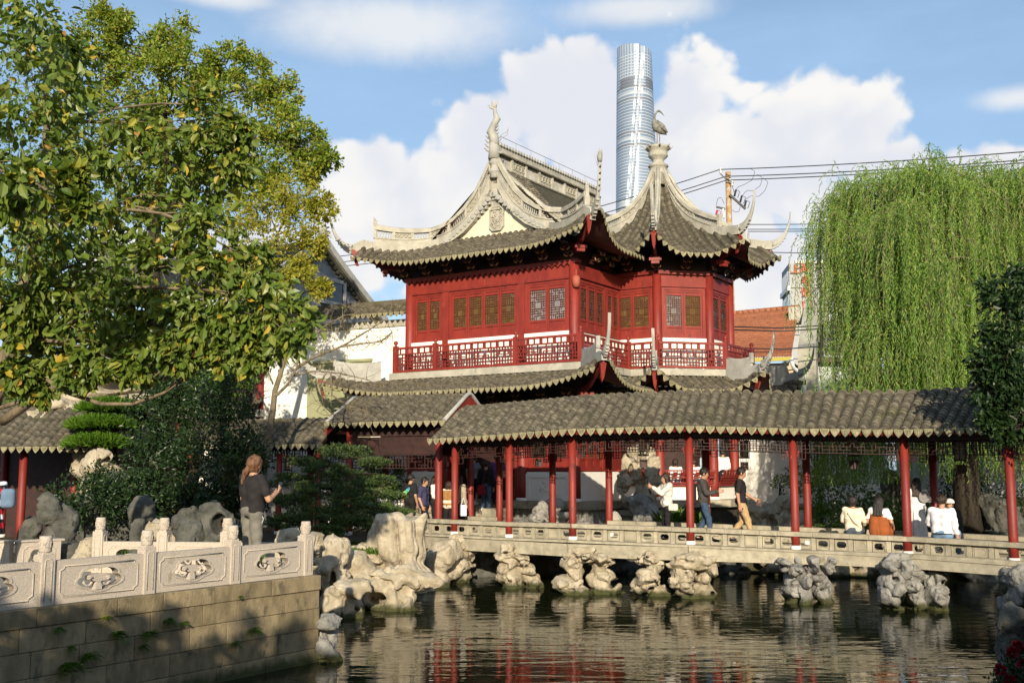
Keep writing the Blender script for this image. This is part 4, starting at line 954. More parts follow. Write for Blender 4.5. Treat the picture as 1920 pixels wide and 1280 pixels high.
mb.tube([p + UPZ * z - PV * a + PU * b for z, a, b in sp], [0.17, 0.17, 0.14, 0.11, 0.12, 0.075, 0.06], 10)
for k in range(5): q = p + UPZ * (0.30 + 0.15 * k) + PU * 0.10; flat_fins(mb, q, [PU + UPZ * 0.35], 0.34 - 0.02 * k, 0.06)
for k in range(6): q = p + UPZ * (0.75 + 0.13 * k) - PU * 0.05; flat_fins(mb, q, [-PU * 0.8 + UPZ * 0.3], 0.13, 0.035)
q = p + UPZ * 1.78
flat_fins(mb, q, [UPZ, UPZ + PU * 0.55, UPZ - PU * 0.4, UPZ * 0.55 + PU, UPZ * 0.4 + PU * 1.1 - PV * 0.3], 0.27, 0.045)
for s in (0, 0.12): mb.tube([p + UPZ * (0.55 + s) - PU * 0.1, p + UPZ * (0.72 + s) - PU * 0.3, p + UPZ * (0.78 + s) - PU * 0.5, p + UPZ * (0.98 + s * 0.5) - PU * 0.56], 0.009, 4)
mb.tube([p + UPZ * 0.25 - PU * 0.12, p + UPZ * 0.2 - PU * 0.32 , p + UPZ * 0.32 - PU * 0.36], [0.06, 0.04, 0.01], 6)
mb.build('dragon_finial', M['stucco_grey'], pav, smooth=True)
tz = 13.22; mb = MB()
mb.lathe(ov(0, 0, tz), [(0.34, -0.25), (0.30, 0.14), (0.36, 0.18), (0.37, 0.22), (0.31, 0.25), (0.31, 0.42), (0.37, 0.45), (0.36, 0.50), (0.29, 0.53), (0.20, 0.62), (0.21, 0.70), (0.33, 0.80), (0.36, 0.86), (0.34, 0.90), (0.34, 1.04), (0.44, 1.10), (0.45, 1.15), (0.38, 1.20), (0.16, 1.22)], 16)
for k in range(8): a = k * math.pi / 4; c = ov(0, 0, tz) + V3(math.cos(a), math.sin(a), 0) * 0.42; mb.tube([c + UPZ * 1.12, c + V3(math.cos(a), math.sin(a), 0) * 0.12 + UPZ * 1.22], [0.05, 0.012], 6)
mb.build('urn_finial', M['stucco'], pav)
c = ov(0, 0, tz + 1.26); X = V3(1, 0, 0); mb = MB()
for s in (-0.04, 0.05): mb.tube([c + X * s, c + X * (s + 0.02) + UPZ * 0.28, c + X * s * 0.6 + UPZ * 0.52], [0.022, 0.018, 0.03], 6)
mb.tube([c + X * 0.30 + UPZ * 0.42, c + X * 0.16 + UPZ * 0.52, c - X * 0.02 + UPZ * 0.66, c - X * 0.10 + UPZ * 0.82, c - X * 0.13 + UPZ * 0.96], [0.05, 0.14, 0.19, 0.13, 0.05], 10)
mb.tube([c - X * 0.12 + UPZ * 0.92, c - X * 0.10 + UPZ * 1.10, c - X * 0.02 + UPZ * 1.24, c + X * 0.06 + UPZ * 1.27, c + X * 0.12 + UPZ * 1.23, c + X * 0.25 + UPZ * 1.08], [0.05, 0.035, 0.035, 0.05, 0.03, 0.006], 8)
for sd in (-1, 1): mb.tube([c - X * 0.06 + UPZ * 0.84 + V3(0, 0.12 * sd, 0), c + X * 0.14 + UPZ * 0.64 + V3(0, 0.17 * sd, 0), c + X * 0.34 + UPZ * 0.42 + V3(0, 0.13 * sd, 0)], [0.07, 0.10, 0.02], 8, sq=(0.5, 1))
mb.build('crane_finial', rough_mat('weathered_bronze', (0.12, 0.12, 0.105), (0.26, 0.25, 0.21), 9.0, 0.8, 0.3), pav, smooth=True)
# turret ridges
for a in (-67.5, -112.5, -157.5, 157.5, 112.5):
    d = nrm(ov(a, 1) - OC3); side = np.cross(d, UPZ); re = (OA + 1.25) / math.cos(math.pi / 8)
    def zr(x): k = max(0, min(1, (x * math.cos(math.pi / 8) - 0.42) / (OA + 1.25 - 0.42))); return tprof(x * math.cos(math.pi / 8)) + 0.78 * k ** 1.3
    xs = np.linspace(0.28, 2.95, 9); bs = [OC3 + d * x + UPZ * (zr(x) + 0.05) for x in xs]
    hg = np.interp(xs, [0.36, 0.9, 2.2, 2.95], [0.24, 0.46, 0.50, 0.46]); tp = [b + UPZ * h for b, h in zip(bs, hg)]
    ridge_wall(bs, tp, side * 0.14, posts=4)
    mb = MB(); e = tp[-1]; mb.obox(e - UPZ * 0.05, d * 0.05, side * 0.07, UPZ * 0.16); mb.build('ridge_end_block', M['stucco'], pav)
    xs = np.linspace(2.6, re + 0.1, 8); cb = [OC3 + d * x + UPZ * (zr(min(x, re)) + 0.02) for x in xs]
    mb = MB(); mb.strip([q - UPZ * 0.1 for q in cb], [q + UPZ * 0.2 for q in cb], side * 0.18); mb.build('hip_band', M['stucco'], pav)
    horn(cb[-1] + UPZ * 0.06, d, 1.15 if a != -67.5 else 0.5, 0.66, 'stucco_grey')
    corner_board(ov(a, OR + 0.1, 9.75), OC3 + d * (re + 0.12) + UPZ * (zr(re) - 0.12), side)
    # lower fin on the skirt roof
    r0 = (OA + 0.66) / math.cos(math.pi / 8); r1 = (OA + 1.95) / math.cos(math.pi / 8)
    zz = lambda x: tl(x * math.cos(math.pi / 8)) + 0.70 * max(0, min(1, (x - r0) / (r1 - r0))) ** 1.3
    xs = np.linspace(r0 + 0.03, r1 + 0.1, 8); cb = [OC3 + d * x + UPZ * zz(min(x, r1)) for x in xs]; hh = np.linspace(0.62, 0.30, 8)
    mb = MB(); mb.strip([q - UPZ * 0.1 for q in cb], [q + UPZ * h * 0.55 for q, h in zip(cb, hh)], side * 0.16); mb.strip([q + UPZ * h * 0.5 for q, h in zip(cb[:6], hh)], [q + UPZ * (h * 0.6 + 0.26) for q, h in zip(cb[:6], hh)], side * 0.11)
    mb.tube([q + UPZ * (h * 0.6 + 0.27) for q, h in zip(cb[:6], hh)], 0.05, 7); mb.obox(cb[5] + UPZ * 0.5, d * 0.04, side * 0.06, UPZ * 0.16); mb.build('skirt_fin', M['stucco_grey'], pav)
    horn(cb[-1] + UPZ * 0.10, d, 1.0, 0.55, 'stucco_grey', 0.09); corner_board(ov(a, OR + 0.2, 5.2), OC3 + d * (r1 + 0.05) + UPZ * (zz(r1) - 0.12), side)
for sg in (1, -1):
    dd = nrm(PU * sg - PV); side = np.cross(dd, UPZ); r0, r1 = 0.70, 2.25
    zz = lambda x: lprof(min(x, 1.95)) + 0.72 * max(0, min(1, (x - 0.66) / 1.29)) ** 1.3
    q0 = lambda x: L(3.27 + sg * (3.27 + x), -x, zz(x))
    xs = np.linspace(r0, r1, 8); cb = [q0(x) for x in xs]; hh = np.linspace(0.66, 0.30, 8)
    mb = MB(); mb.strip([q - UPZ * 0.1 for q in cb], [q + UPZ * h * 0.55 for q, h in zip(cb, hh)], side * 0.16); mb.strip([q + UPZ * h * 0.5 for q, h in zip(cb[:6], hh)], [q + UPZ * (h * 0.6 + 0.28) for q, h in zip(cb[:6], hh)], side * 0.11)
    mb.tube([q + UPZ * (h * 0.6 + 0.29) for q, h in zip(cb[:6], hh)], 0.05, 7); mb.obox(cb[5] + UPZ * 0.55, dd * 0.05, side * 0.06, UPZ * 0.18); mb.build('skirt_fin', M['stucco_grey'], pav)
    horn(cb[-1] + UPZ * 0.10, dd, 1.05, 0.55, 'stucco_grey', 0.09); corner_board(L(3.27 + sg * 3.35, -0.1, 5.15), q0(2.2) - UPZ * 0.14, side)
# ---- bracket sets under both eaves
def bracket_set(p, out, lat, sc=1.0):
    mb = MB()
    for k in range(3):
        q = p + UPZ * 0.17 * k * sc + out * 0.20 * k * sc
        mb.obox(q + UPZ * 0.03, lat * (0.09 + 0.05 * k) * sc, out * 0.06, UPZ * 0.05 * sc); mb.tube([q - out * 0.1 + UPZ * 0.1, q + out * 0.25 * sc + UPZ * 0.09, q + out * 0.36 * sc + UPZ * 0.17], [0.05, 0.045, 0.02], 6)
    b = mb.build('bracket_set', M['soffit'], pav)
    mb = MB()
    for k in range(2):
        q = p + UPZ * (0.17 * k + 0.06) * sc + out * (0.22 + 0.2 * k) * sc
        for s in (-1, 1): mb.tube([q + lat * s * 0.05, q + lat * s * 0.13 + UPZ * 0.02 + out * 0.03, q + lat * s * 0.17 + UPZ * 0.08 + out * 0.04], [0.032, 0.028, 0.012], 6)
    mb.build('bracket_tips', M['gilt'], b)
for zb in (BEAM1 + 0.13, 4.98):
    for u in np.linspace(0.0, 6.54, 8): bracket_set(L(u, -0.1, zb), -PV, PU)
    for v in (0.9, 1.9): bracket_set(L(-0.1, v, zb), -PU, PV)
    for i in range(4):
        a, b = ov(VA[i]), ov(VA[i + 1]); ex = nrm(b - a); en = np.cross(ex, UPZ); en = en if en @ (a - OC3) > 0 else -en
        for x in (0.0, 0.5): bracket_set(a + (b - a) * x + UPZ * zb, en if x else nrm(a - OC3), ex)
# ---- ground storey
for u in (0.0, 1.92, 4.96, 6.54): column(pav, L(u, -0.02, GF), 0.17, 4.95)
pbeam(0.12, -0.06, 4.55, 6.42, 0.12, 4.95, 'beam', M['red'], pav)
for k in range(30):
    u = 0.05 + k * 0.222; mb = MB(); mb.prism([L(u - 0.1, -0.10, 4.95), L(u + 0.1, -0.10, 4.95), L(u, -0.10, 4.84)], PV * 0.03); mb.build('scallop', M['red2'], pav)
bay(L(1.78, 0, 0), L(0.16, 0, 0), 2.86, 4.55, PN, 2, [M['pane_dark']], 300)
bay(L(6.38, 0, 0), L(5.12, 0, 0), 2.86, 4.55, PN, 2, [M['pane_grey']], 330)
pbeam(0.16, -0.03, GF - 0.05, 1.78, 0.12, 2.84, 'dado_wall', M['plaster'], pav); pbeam(5.12, -0.03, GF - 0.05, 6.38, 0.12, 2.84, 'dado_wall', M['plaster'], pav)
def relief_panel(o, ex, en, W, H, parent, seed):
    mb = MB(); f = 0.13; c = o + ex * W / 2 + UPZ * H / 2
    inn = [(W / 2 - f, H / 2 - f), (W / 2 - f, -H / 2 + f), (-W / 2 + f, -H / 2 + f), (-W / 2 + f, H / 2 - f)]; out = [(W / 2, H / 2), (W / 2, -H / 2), (-W / 2, -H / 2), (-W / 2, H / 2)]
    mb.holed([c + ex * x + UPZ * y for x, y in out], [c + ex * x + UPZ * y for x, y in inn], en * 0.05); r = mb.build('relief_frame', M['plaster'], parent)
    mb = MB(); rr = random.Random(seed); mb.obox(c + en * 0.008, ex * (W / 2 - f), en * 0.008, UPZ * (H / 2 - f))
    n2 = notched(W / 2 - f - 0.10, H / 2 - f - 0.06, 0.07)
    for i in range(len(n2)): a, b = n2[i], n2[(i + 1) % len(n2)]; mb.beam(c + ex * a[0] + UPZ * a[1] + en * 0.022, c + ex * b[0] + UPZ * b[1] + en * 0.022, 0.02, 0.02, en)
    for k in range(26):
        p = c + ex * rr.uniform(-0.3, 0.3) * W / 1.6 + UPZ * rr.uniform(-0.16, 0.16) + en * 0.025; r_ = rr.uniform(0.03, 0.08); a0 = rr.uniform(0, 6)
        mb.tube([p + (ex * math.cos(a0 + t) + UPZ * math.sin(a0 + t)) * r_ * (1 - t / 8) for t in np.linspace(0, 5, 8)], 0.014, 5)
    mb.build('relief_carving', M['plaster'], r)
relief_panel(L(1.76, -0.03, GF), -PU, PN, 1.58, 0.84, pav, 5); relief_panel(L(6.36, -0.03, GF), -PU, PN, 1.2, 0.84, pav, 6)
# open doorway bay with door leaves folded back
pbeam(2.1, 0.75, GF, 4.8, 0.85, 4.5, 'door_screen', M['darkwood'], pav)
for u0 in (2.1, 4.42): bay(L(u0 + 0.42, 0, 0), L(u0, 0, 0), GF + 0.02, 4.5, PN, 1, [M['pane_dark']], 350 + int(u0 * 10), side=0.05)
mb = MB(); lattice(mb, L(4.4, -0.01, 3.75), -PU, UPZ, 1.9, 0.75, 0.11, 0.022, 77, PN); mb.build('door_lattice', M['darkwood'], pav)
# turret veranda: columns, leaning seat railing, dado
bay(L(0, 0.2, 0), L(0, 1.75, 0), 2.86, 4.55, -PU, 3, [M['pane_grey']], 370, side=0.07); pbeam(-0.03, 0.16, GF - 0.05, 0.12, 3.0, 2.84, 'dado_wall', M['plaster'], pav); pbeam(-0.06, 0.1, 4.55, 0.1, 3.0, 4.95, 'beam', M['red'], pav)
pbeam(-0.02, 1.8, 2.84, 0.11, 3.0, 4.55, 'panel_wall', M['red2'], pav)
for a in VA: column(pav, ov(a, OR, GF), 0.165, 4.95)
for i in range(4):
    a, b = ov(VA[i]), ov(VA[i + 1]); ex = nrm(b - a); en = np.cross(ex, UPZ); en = en if en @ (a - OC3) > 0 else -en; w = np.linalg.norm(b - a)
    mb = MB(); mb.beam(a + UPZ * 4.75, b + UPZ * 4.75, 0.16, 0.4); mb.build('beam', M['red'], pav)
    mb = MB(); mb.beam(a + UPZ * 2.15, b + UPZ * 2.15, 0.14, 0.46); mb.build('dado_wall', M['plaster'], pav)
    mb = MB(); mb.beam(a + UPZ * 2.41 + ex * 0.1, b + UPZ * 2.41 - ex * 0.1, 0.36, 0.06); mb.build('seat', M['red'], pav)
    mb = MB(); A = a + en * 0.16 + UPZ * 2.46; lean = nrm(UPZ + en * 0.45)
    for z in (0.03, 0.22, 0.46): mb.beam(A + lean * z + ex * 0.05, A + lean * z + ex * (w - 0.05), 0.04, 0.045)
    for k in range(14): q = A + ex * (0.1 + (w - 0.2) * k / 13); mb.tube([q, q + en * 0.05 + UPZ * 0.12, q + lean * 0.30, q + lean * 0.46], 0.014, 5)
    for k in range(7): q = A + ex * (0.16 + (w - 0.32) * k / 6) + lean * 0.34; mb.obox(q, ex * 0.05, en * 0.014, lean * 0.07)
    mb.build('leaning_rail', M['red'], pav)
    mb = MB(); lattice(mb, a + ex * 0.2 + UPZ * 4.2, ex, UPZ, w - 0.4, 0.34, 0.09, 0.02, 400 + i); mb.build('lattice_valance', M['darkwood'], pav)
# stone platform, plinths, steps
def slab(u0, v0, u1, v1, z0, z1, name='platform_slab', mat='deck'): return pbeam(u0, v0, z0, u1, v1, z1, name, M[mat], pav)
slab(7.0, -0.75, -0.9, 8.5, 1.72, GF - 0.006); slab(6.9, -0.60, -0.8, 8.4, 1.0, 1.72, 'platform_wall', 'rock_grey')
mb = MB(); mb.prism([ov(a, OR + 0.75, 1.72) for a in np.arange(22.5, 360, 45)], (0, 0, 0.222)); mb.build('platform_slab', M['deck'], pav)
mb = MB(); mb.prism([ov(a, OR + 0.55, 0.6) for a in np.arange(22.5, 360, 45)], (0, 0, 1.118)); mb.build('platform_wall', M['mortar'], pav)
for k in range(4): slab(5.0, -0.76 - 0.32 * (k + 1), 2.2, -0.76 - 0.32 * k, 1.0, GF - 0.17 * (k + 1), 'step')
for u in (5.1, 1.95): slab(u + 0.16, -2.0, u - 0.16, -0.77, 1.0, 1.75, 'step_cheek')
# stone drums beside the platform
for u, v in ((0.15, -0.98), (-1.0, 1.6)):
    mb = MB(); mb.lathe(L(u, v, 1.66), [(0.16, 0), (0.27, 0.08), (0.31, 0.2), (0.27, 0.33), (0.17, 0.40)], 16); mb.build('stone_drum', M['stucco_grey'], pav)
    mb = MB(); mb.lathe(L(u, v, 1.0), [(0.42, 0), (0.42, 0.12), (0.30, 0.2), (0.30, 0.42), (0.46, 0.5), (0.50, 0.66)], 8); mb.build('drum_pedestal', M['stucco_grey'], pav)
# surveillance dome on the corner column
mb = MB(); q = L(-0.17, -0.17, 8.86); mb.tube([L(0, -0.05, 9.1), L(-0.17, -0.17, 9.1), q + UPZ * 0.05], 0.02, 6); mb.lathe(q - UPZ * 0.2, [(0.02, -0.13), (0.09, -0.10), (0.12, 0), (0.125, 0.02), (0.13, 0.18), (0.09, 0.24), (0.03, 0.27)], 14); mb.build('dome_camera', flat_mat('faded_red_plastic', (0.34, 0.09, 0.06)), pav)
# ---------------------------------------------------------------- lower buildings beside the bridge
def frame_roof(root, c, ex, half_len, half_w, ze, zr, r=0.09, spacing=0.225, course=0.09, drips=True):
    """two sloped roof with a rolled top; c is a point under the middle, ex the direction of the ridge. front = towards the pond"""
    ex = nrm(ex); en = np.cross(ex, UPZ); en = en if en[1] < 0 else -en
    O = [-0.42, -0.2, 0.0, 0.2, 0.42, half_w * 0.55, half_w * 0.78, half_w]; rise = zr - ze; D = [0.16, 0.045, 0, 0.05, 0.17, rise * 0.48, rise * 0.74, rise]
    def path(s): return [V3(c[0], c[1], 0) + ex * s + en * o + UPZ * (zr - d) for o, d in zip(O, D)]
    n = int(2 * half_len / spacing); ts = -half_len + 2 * half_len * (np.arange(n) + 0.5) / n
    roof(root, path, ts, r, course, dw=spacing * 0.86)
    mb = MB(); mb.grid([[V3(c[0], c[1], 0) + ex * s - en * o + UPZ * (zr - d) for o, d in ((0.4, 0.15), (half_w * 0.7, rise * 0.66), (half_w, rise))] for s in (-half_len, 0, half_len)]); mb.build('rear_roof_slope', M['bed'], root)
    return ex, en
gate = thing('gatehouse', (-3.2, 30.8, 1.1), 'small open gatehouse with a grey tile roof and red gable boards at the bridge end', 'gatehouse')
gx = nrm(V3(0.914, -0.405, 0)); gcen = V3(-2.95, 31.25, 0); ex, en = frame_roof(gate, gcen, gx, 1.85, 1.55, 4.20, 5.02)
for sd in (1, -1):
    e = gcen + ex * sd * 1.90; pr_ = [(-1.56, 4.22), (-0.8, 4.64), (-0.16, 5.0), (0, 5.05), (0.16, 5.0), (0.8, 4.64), (1.56, 4.22)]
    up = [e + en * o + UPZ * z for o, z in pr_]; lo = [p - UPZ * 0.33 for p in up]; mb = MB(); mb.strip(lo, [p - UPZ * 0.06 for p in up], ex * 0.05); mb.build('gable_board', M['red'], gate)
    mb = MB(); mb.tube([p + UPZ * 0.02 for p in up], 0.06, 8); mb.build('gable_edge_tile', M['stucco_grey'], gate)
    mb = MB(); mb.prism([e - ex * sd * 0.35 + en * o + UPZ * (z - 0.3) for o, z in pr_] , ex * 0.04); mb.build('gable_infill', M['darkwood'], gate)
for a in (-1.45, 1.45):
    for o in (-1.0, 1.0): column(gate, gcen + ex * a + en * o + UPZ * 1.08, 0.10, 4.5)
for o in (-1.0, 1.0):
    A = gcen + ex * -1.45 + en * o + UPZ * 4.0; B = gcen + ex * 1.45 + en * o + UPZ * 4.0
    mb = MB(); mb.beam(A, B, 0.10, 0.3); mb.beam(A - UPZ * 0.42, B - UPZ * 0.42, 0.06, 0.5); mb.build('lintel_board', M['darkwood'], gate)
    mb = MB(); lattice(mb, A - UPZ * 1.05 + ex * 0.12, ex, UPZ, 2.65, 0.36, 0.10, 0.02, 500 + int(o)); mb.build('lattice_valance', M['darkwood'], gate)
for a in (-1.45, 1.45):
    A = gcen + ex * a - en * 1.0 + UPZ * 4.1; mb = MB(); mb.beam(A, A + en * 2.0, 0.12, 0.3); mb.build('tie_beam', M['darkwood'], gate)
corr = thing('roofed_corridor', (-7.2, 32.4, 1.05), 'low tile roofed corridor behind the clipped juniper with hanging lanterns', 'corridor')
cx = nrm(V3(0.94, -0.34, 0)); ccen = V3(-7.35, 32.6, 0); ex, en = frame_roof(corr, ccen, cx, 2.5, 1.35, 3.60, 4.38)
for a in (-2.2, -0.9, 0.9, 2.2):
    for o in (-0.9, 0.9): column(corr, ccen + ex * a + en * o + UPZ * 1.06, 0.09, 3.9)
for o in (-0.9, 0.9):
    A = ccen + ex * -2.3 + en * o + UPZ * 3.6; mb = MB(); mb.beam(A, A + ex * 4.6, 0.1, 0.2); mb.build('eave_beam', M['darkwood'], corr)
    mb = MB(); lattice(mb, A - UPZ * 0.46, ex, UPZ, 4.6, 0.34, 0.09, 0.02, 520 + int(o)); mb.build('lattice_valance', M['darkwood'], corr)
gw = thing('garden_wall', (-6, 34.6, 1), 'white plastered garden wall seen through the low corridor', 'wall')
mb = MB(); mb.beam(V3(-10.5, 35.6, 2.4), V3(-3.4, 34.4, 2.4), 0.25, 2.8); mb.build('wall_body', M['plaster'], gw)
mb = MB(); mb.beam(V3(-10.5, 35.6, 3.86), V3(-3.4, 34.4, 3.86), 0.5, 0.12); mb.build('wall_coping', M['tile'], gw)
# small pavilion in the shade of the trees, far left
lp = thing('shaded_pavilion', (-11.5, 28.5, 1.05), 'dark open garden pavilion with a grey tile roof under the leafy trees', 'pavilion')
px_ = nrm(V3(0.97, -0.2, 0)); pc_ = V3(-12.3, 28.6, 0); ex, en = frame_roof(lp, pc_, px_, 2.6, 1.7, 3.45, 4.55)
for a in (-2.2, 0, 2.2):
    for o in (-1.1, 1.1): column(lp, pc_ + ex * a + en * o + UPZ * 1.06, 0.10, 3.9)
for o in (-1.1, 1.1): A = pc_ - ex * 2.4 + en * o + UPZ * 3.6; mb = MB(); mb.beam(A, A + ex * 4.8, 0.12, 0.25); mb.build('eave_beam', M['darkwood'], lp)
mb = MB(); mb.beam(pc_ - ex * 2.5 - en * 1.2 + UPZ * 2.3, pc_ + ex * 2.5 - en * 1.2 + UPZ * 2.3, 0.12, 2.6); mb.beam(pc_ + ex * 2.45 + en * 0.9 + UPZ * 2.3, pc_ + ex * 2.45 - en * 1.1 + UPZ * 2.3, 0.1, 2.6); mb.build('back_screen', M['darkwood'], lp)

bh = thing('long_garden_hall', (-22, 34, 1), 'long dark hall closing the garden behind the shaded pavilion', 'hall')
mb = MB(); mb.beam(V3(-34, 35.5, 3.2), V3(-11.0, 34.5, 3.2), 1.0, 4.6); mb.build('wall_body', M['darkwood'], bh); mb = MB(); mb.beam(V3(-34, 34.4, 6.0), V3(-10.6, 33.6, 6.0), 2.4, 0.5); mb.build('roof', M['bed'], bh)
for k in range(7): column(bh, V3(-31 + 3.2 * k, 33.9 - 0.13 * k, 1.0), 0.14, 5.8)
# ---------------------------------------------------------------- walls and halls behind
ww = thing('white_wall', (-6, 38.5, 1), 'tall white wall with a tiled coping and an olive render patch left of the pavilion', 'wall')
W0 = V3(-3.15, 37.25, 0); W1 = V3(-9.25, 40.15, 0); wd = nrm(W1 - W0); wn = V3(wd[1], -wd[0], 0); wn = wn if wn[1] < 0 else -wn
mb = MB(); mb.beam(W0 + UPZ * 4.4, W1 + UPZ * 4.4, 0.3, 7.1); mb.build('wall_body', M['plaster'], ww)
mb = MB(); mb.beam(W0 + UPZ * 8.07, W1 + UPZ * 8.07, 0.42, 0.24); mb.build('coping_band', M['stucco'], ww)
def wpath(s): return [W0 + wd * s + wn * o + UPZ * z for o, z in ((-0.1, 8.78), (0.05, 8.78), (0.3, 8.60), (0.62, 8.36))]
roof(ww, wpath, np.arange(0.1, 6.7, 0.23), 0.085, 0.1, dw=0.2)
mb = MB(); mb.beam(W0 + UPZ * 8.84, W1 + UPZ * 8.84, 0.2, 0.16); mb.build('coping_ridge', M['tile'], ww)
a, b = at(570, 700, 38.85), at(690, 700, 37.9); mb = MB(); mb.beam(V3(*(W0 + wd * 2.0)[:2], 4.15) + wn * 0.16, V3(*(W0 + wd * 4.75)[:2], 4.15) + wn * 0.16, 0.08, 5.2); mb.build('render_patch', M['olive'], ww)
mb = MB(); mb.beam(V3(*(W0 + wd * 1.95)[:2], 6.80) + wn * 0.2, V3(*(W0 + wd * 4.80)[:2], 6.80) + wn * 0.2, 0.12, 0.10); mb.build('patch_ledge', M['olive'], ww)
sh = thing('red_side_hall', (-11.5, 41, 1), 'dark red timber hall half hidden by trees beside the tall white wall', 'hall')
mb = MB(); mb.beam(V3(-9.4, 41.2, 4.6), V3(-16, 43.5, 4.6), 1.0, 7.4); mb.build('wall_body', M['darkwood'], sh)
for k in range(4): column(sh, V3(-9.55 - 1.7 * k, 40.5 + 0.6 * k, 1.0), 0.16, 8.0)
def spath(s): return [V3(-9.3, 40.7, 0) + nrm(V3(-0.945, 0.33, 0)) * s + V3(-0.33, -0.94, 0) * o + UPZ * z for o, z in ((0.0, 5.75), (0.5, 5.45), (1.1, 5.2))]
roof(sh, spath, np.arange(0.1, 6.5, 0.24), 0.09, 0.1, dw=0.2)
mb = MB(); mb.beam(V3(-9.3, 39.9, 5.0), V3(-15.4, 42.0, 5.0), 0.2, 0.28); mb.build('eave_beam', M['stucco'], sh)
hall = thing('gabled_hall', (-9, 48, 1), 'tall hall with a shaded grey gable and horned ridge rising behind the white wall', 'hall')
hp = at(604, 448, 48.0); hd = nrm(V3(0.47, 0.88, 0)); hn = V3(0.88, -0.47, 0); HP = V3(hp[0], hp[1], 0)
gz = lambda w: hp[2] - 3.35 * (abs(w) / 5.2) ** 0.92
ws = np.linspace(-5.2, 5.2, 15); mb = MB(); mb.prism([HP + hd * w + UPZ * gz(w) for w in ws] + [HP + hd * 5.0 + UPZ * 1, HP - hd * 5.0 + UPZ * 1], -hn * 0.3); mb.build('gable_wall', M['greywall'], hall)
mb = MB(); mb.add([HP - hd * 5.2 - hn * 0.3 + UPZ * gz(5.2), HP - hn * 0.3 + UPZ * (hp[2] - 0.02), HP - hn * 15 + UPZ * (hp[2] - 0.02), HP - hd * 5.2 - hn * 15 + UPZ * gz(5.2)], [(0, 1, 2, 3)]); mb.build('roof_slope', M['bed'], hall)
for off, w, th in ((0.0, 0.34, 0.42), (0.45, 0.20, 0.30)):
    for sg in (1, -1):
        q = [HP + hd * sg * x + UPZ * (gz(x) + 0.12 - off) + hn * 0.06 for x in np.linspace(0, 5.45, 9)]; mb = MB(); mb.strip([p - UPZ * w for p in q], q, hn * th); mb.build('gable_coping', M['stucco_grey'] if off == 0 else M['bed'], hall)
for sg in (1, -1):
    for k in range(20):
        x = 0.3 + k * 0.25; mb = MB(); c = HP + hd * sg * x + UPZ * (gz(x) - 0.62); mb.tube([c - hn * 0.1, c + hn * 0.18], 0.10, 8); mb.build('gable_edge_tile', M['bed'], hall)
mb = MB(); q = HP + UPZ * hp[2]; mb.tube([q - UPZ * 0.1, q + UPZ * 0.3 + hd * 0.12, q + UPZ * 0.75 + hd * 0.10, q + UPZ * 1.2 + hd * 0.38], [0.22, 0.16, 0.1, 0.03], 8)
for k in range(3): mb.tube([q + UPZ * (0.1 + 0.2 * k) , q + hd * 0.5 + UPZ * (0.25 + 0.2 * k)], [0.12, 0.03], 6); mb.tube([q + UPZ * 0.1, q - hd * 0.35 + UPZ * (0.3 + 0.1 * k)], [0.12, 0.03], 6)
mb.build('ridge_horn', M['stucco_grey'], hall)
mb = MB(); c = HP + hd * 0.75 + hn * 0.05 + UPZ * (hp[2] - 2.35); mb.holed([c + hd * x + UPZ * y for x, y in ((0.95, 0.62), (0.95, -0.62), (-0.95, -0.62), (-0.95, 0.62))], [c + hd * x + UPZ * y for x, y in ((0.78, 0.45), (0.78, -0.45), (-0.78, -0.45), (-0.78, 0.45))], hn * 0.1); mb.build('window_surround', M['stucco_grey'], hall)
mb = MB(); mb.obox(c + hn * 0.02, hd * 0.78, hn * 0.02, UPZ * 0.45); mb.build('pane', M['pane_dark'], hall)

# ---------------------------------------------------------------- houses right of the pavilion
rh = thing('red_tile_house', (13, 50, 1), 'house with an orange red tile roof and stained cream wall between pavilion and willow', 'house')
M['redtile'] = rough_mat('orange_red_tile', (0.235, 0.085, 0.042), (0.33, 0.13, 0.065), 5.0, 0.85, 0.4, 40, spots=[((0.22, 0.08, 0.04), 0.6, 6.0)], island=0.14)
M['stain'] = rough_mat('stained_cream_wall', (0.50, 0.40, 0.27), (0.62, 0.52, 0.38), 1.5, 0.9, 0.3, 14, stretch=(1.5, 1.5, 0.3), spots=[((0.48, 0.26, 0.10), 0.62, 1.2)])
r0, r1 = at(1340, 591, 52.5), at(1499, 576, 51.0); e0, e1 = at(1340, 672, 47.3), at(1484, 667, 46.0)
NCO = 21
for k in range(NCO):
    t0, t1 = k / NCO, (k + 1.35) / NCO; nx = 61; A = []; B = []
    for i in range(nx):
        x = i / (nx - 1); wv = 0.028 * math.cos(i * math.pi); p = r0 + (r1 - r0) * x; q = e0 + (e1 - e0) * x
        A.append(p + (q - p) * t0 + UPZ * (wv - 0.01)); B.append(p + (q - p) * min(1.01, t1) + UPZ * (wv + 0.05))
    mb = MB(); mb.grid([A, B]); mb.add(B + [b - UPZ * 0.05 for b in B], [(i, i + 1, nx + i + 1, nx + i) for i in range(nx - 1)]); mb.build('tile_course', M['redtile'], rh)
for k in range(15): p = r0 + (r1 - r0) * (k + 0.5) / 15; d = (r1 - r0) / 30; mb = MB(); mb.tube([p - d * 1.02, p + d * 0.96], [0.12, 0.135], 8); mb.build('ridge_tile', M['redtile'], rh)
dh = nrm(V3(*(e1 - e0)[:2], 0)); dn = V3(-dh[1], dh[0], 0)
mb = MB(); mb.prism([V3(*e0[:2], e0[2] - 0.25) + dn * 0.5, V3(*e1[:2], e1[2] - 0.25) + dn * 0.5, V3(*e1[:2], 0.9) + dn * 0.5, V3(*e0[:2], 0.9) + dn * 0.5], dn * 7); mb.build('wall_body', M['stain'], rh)
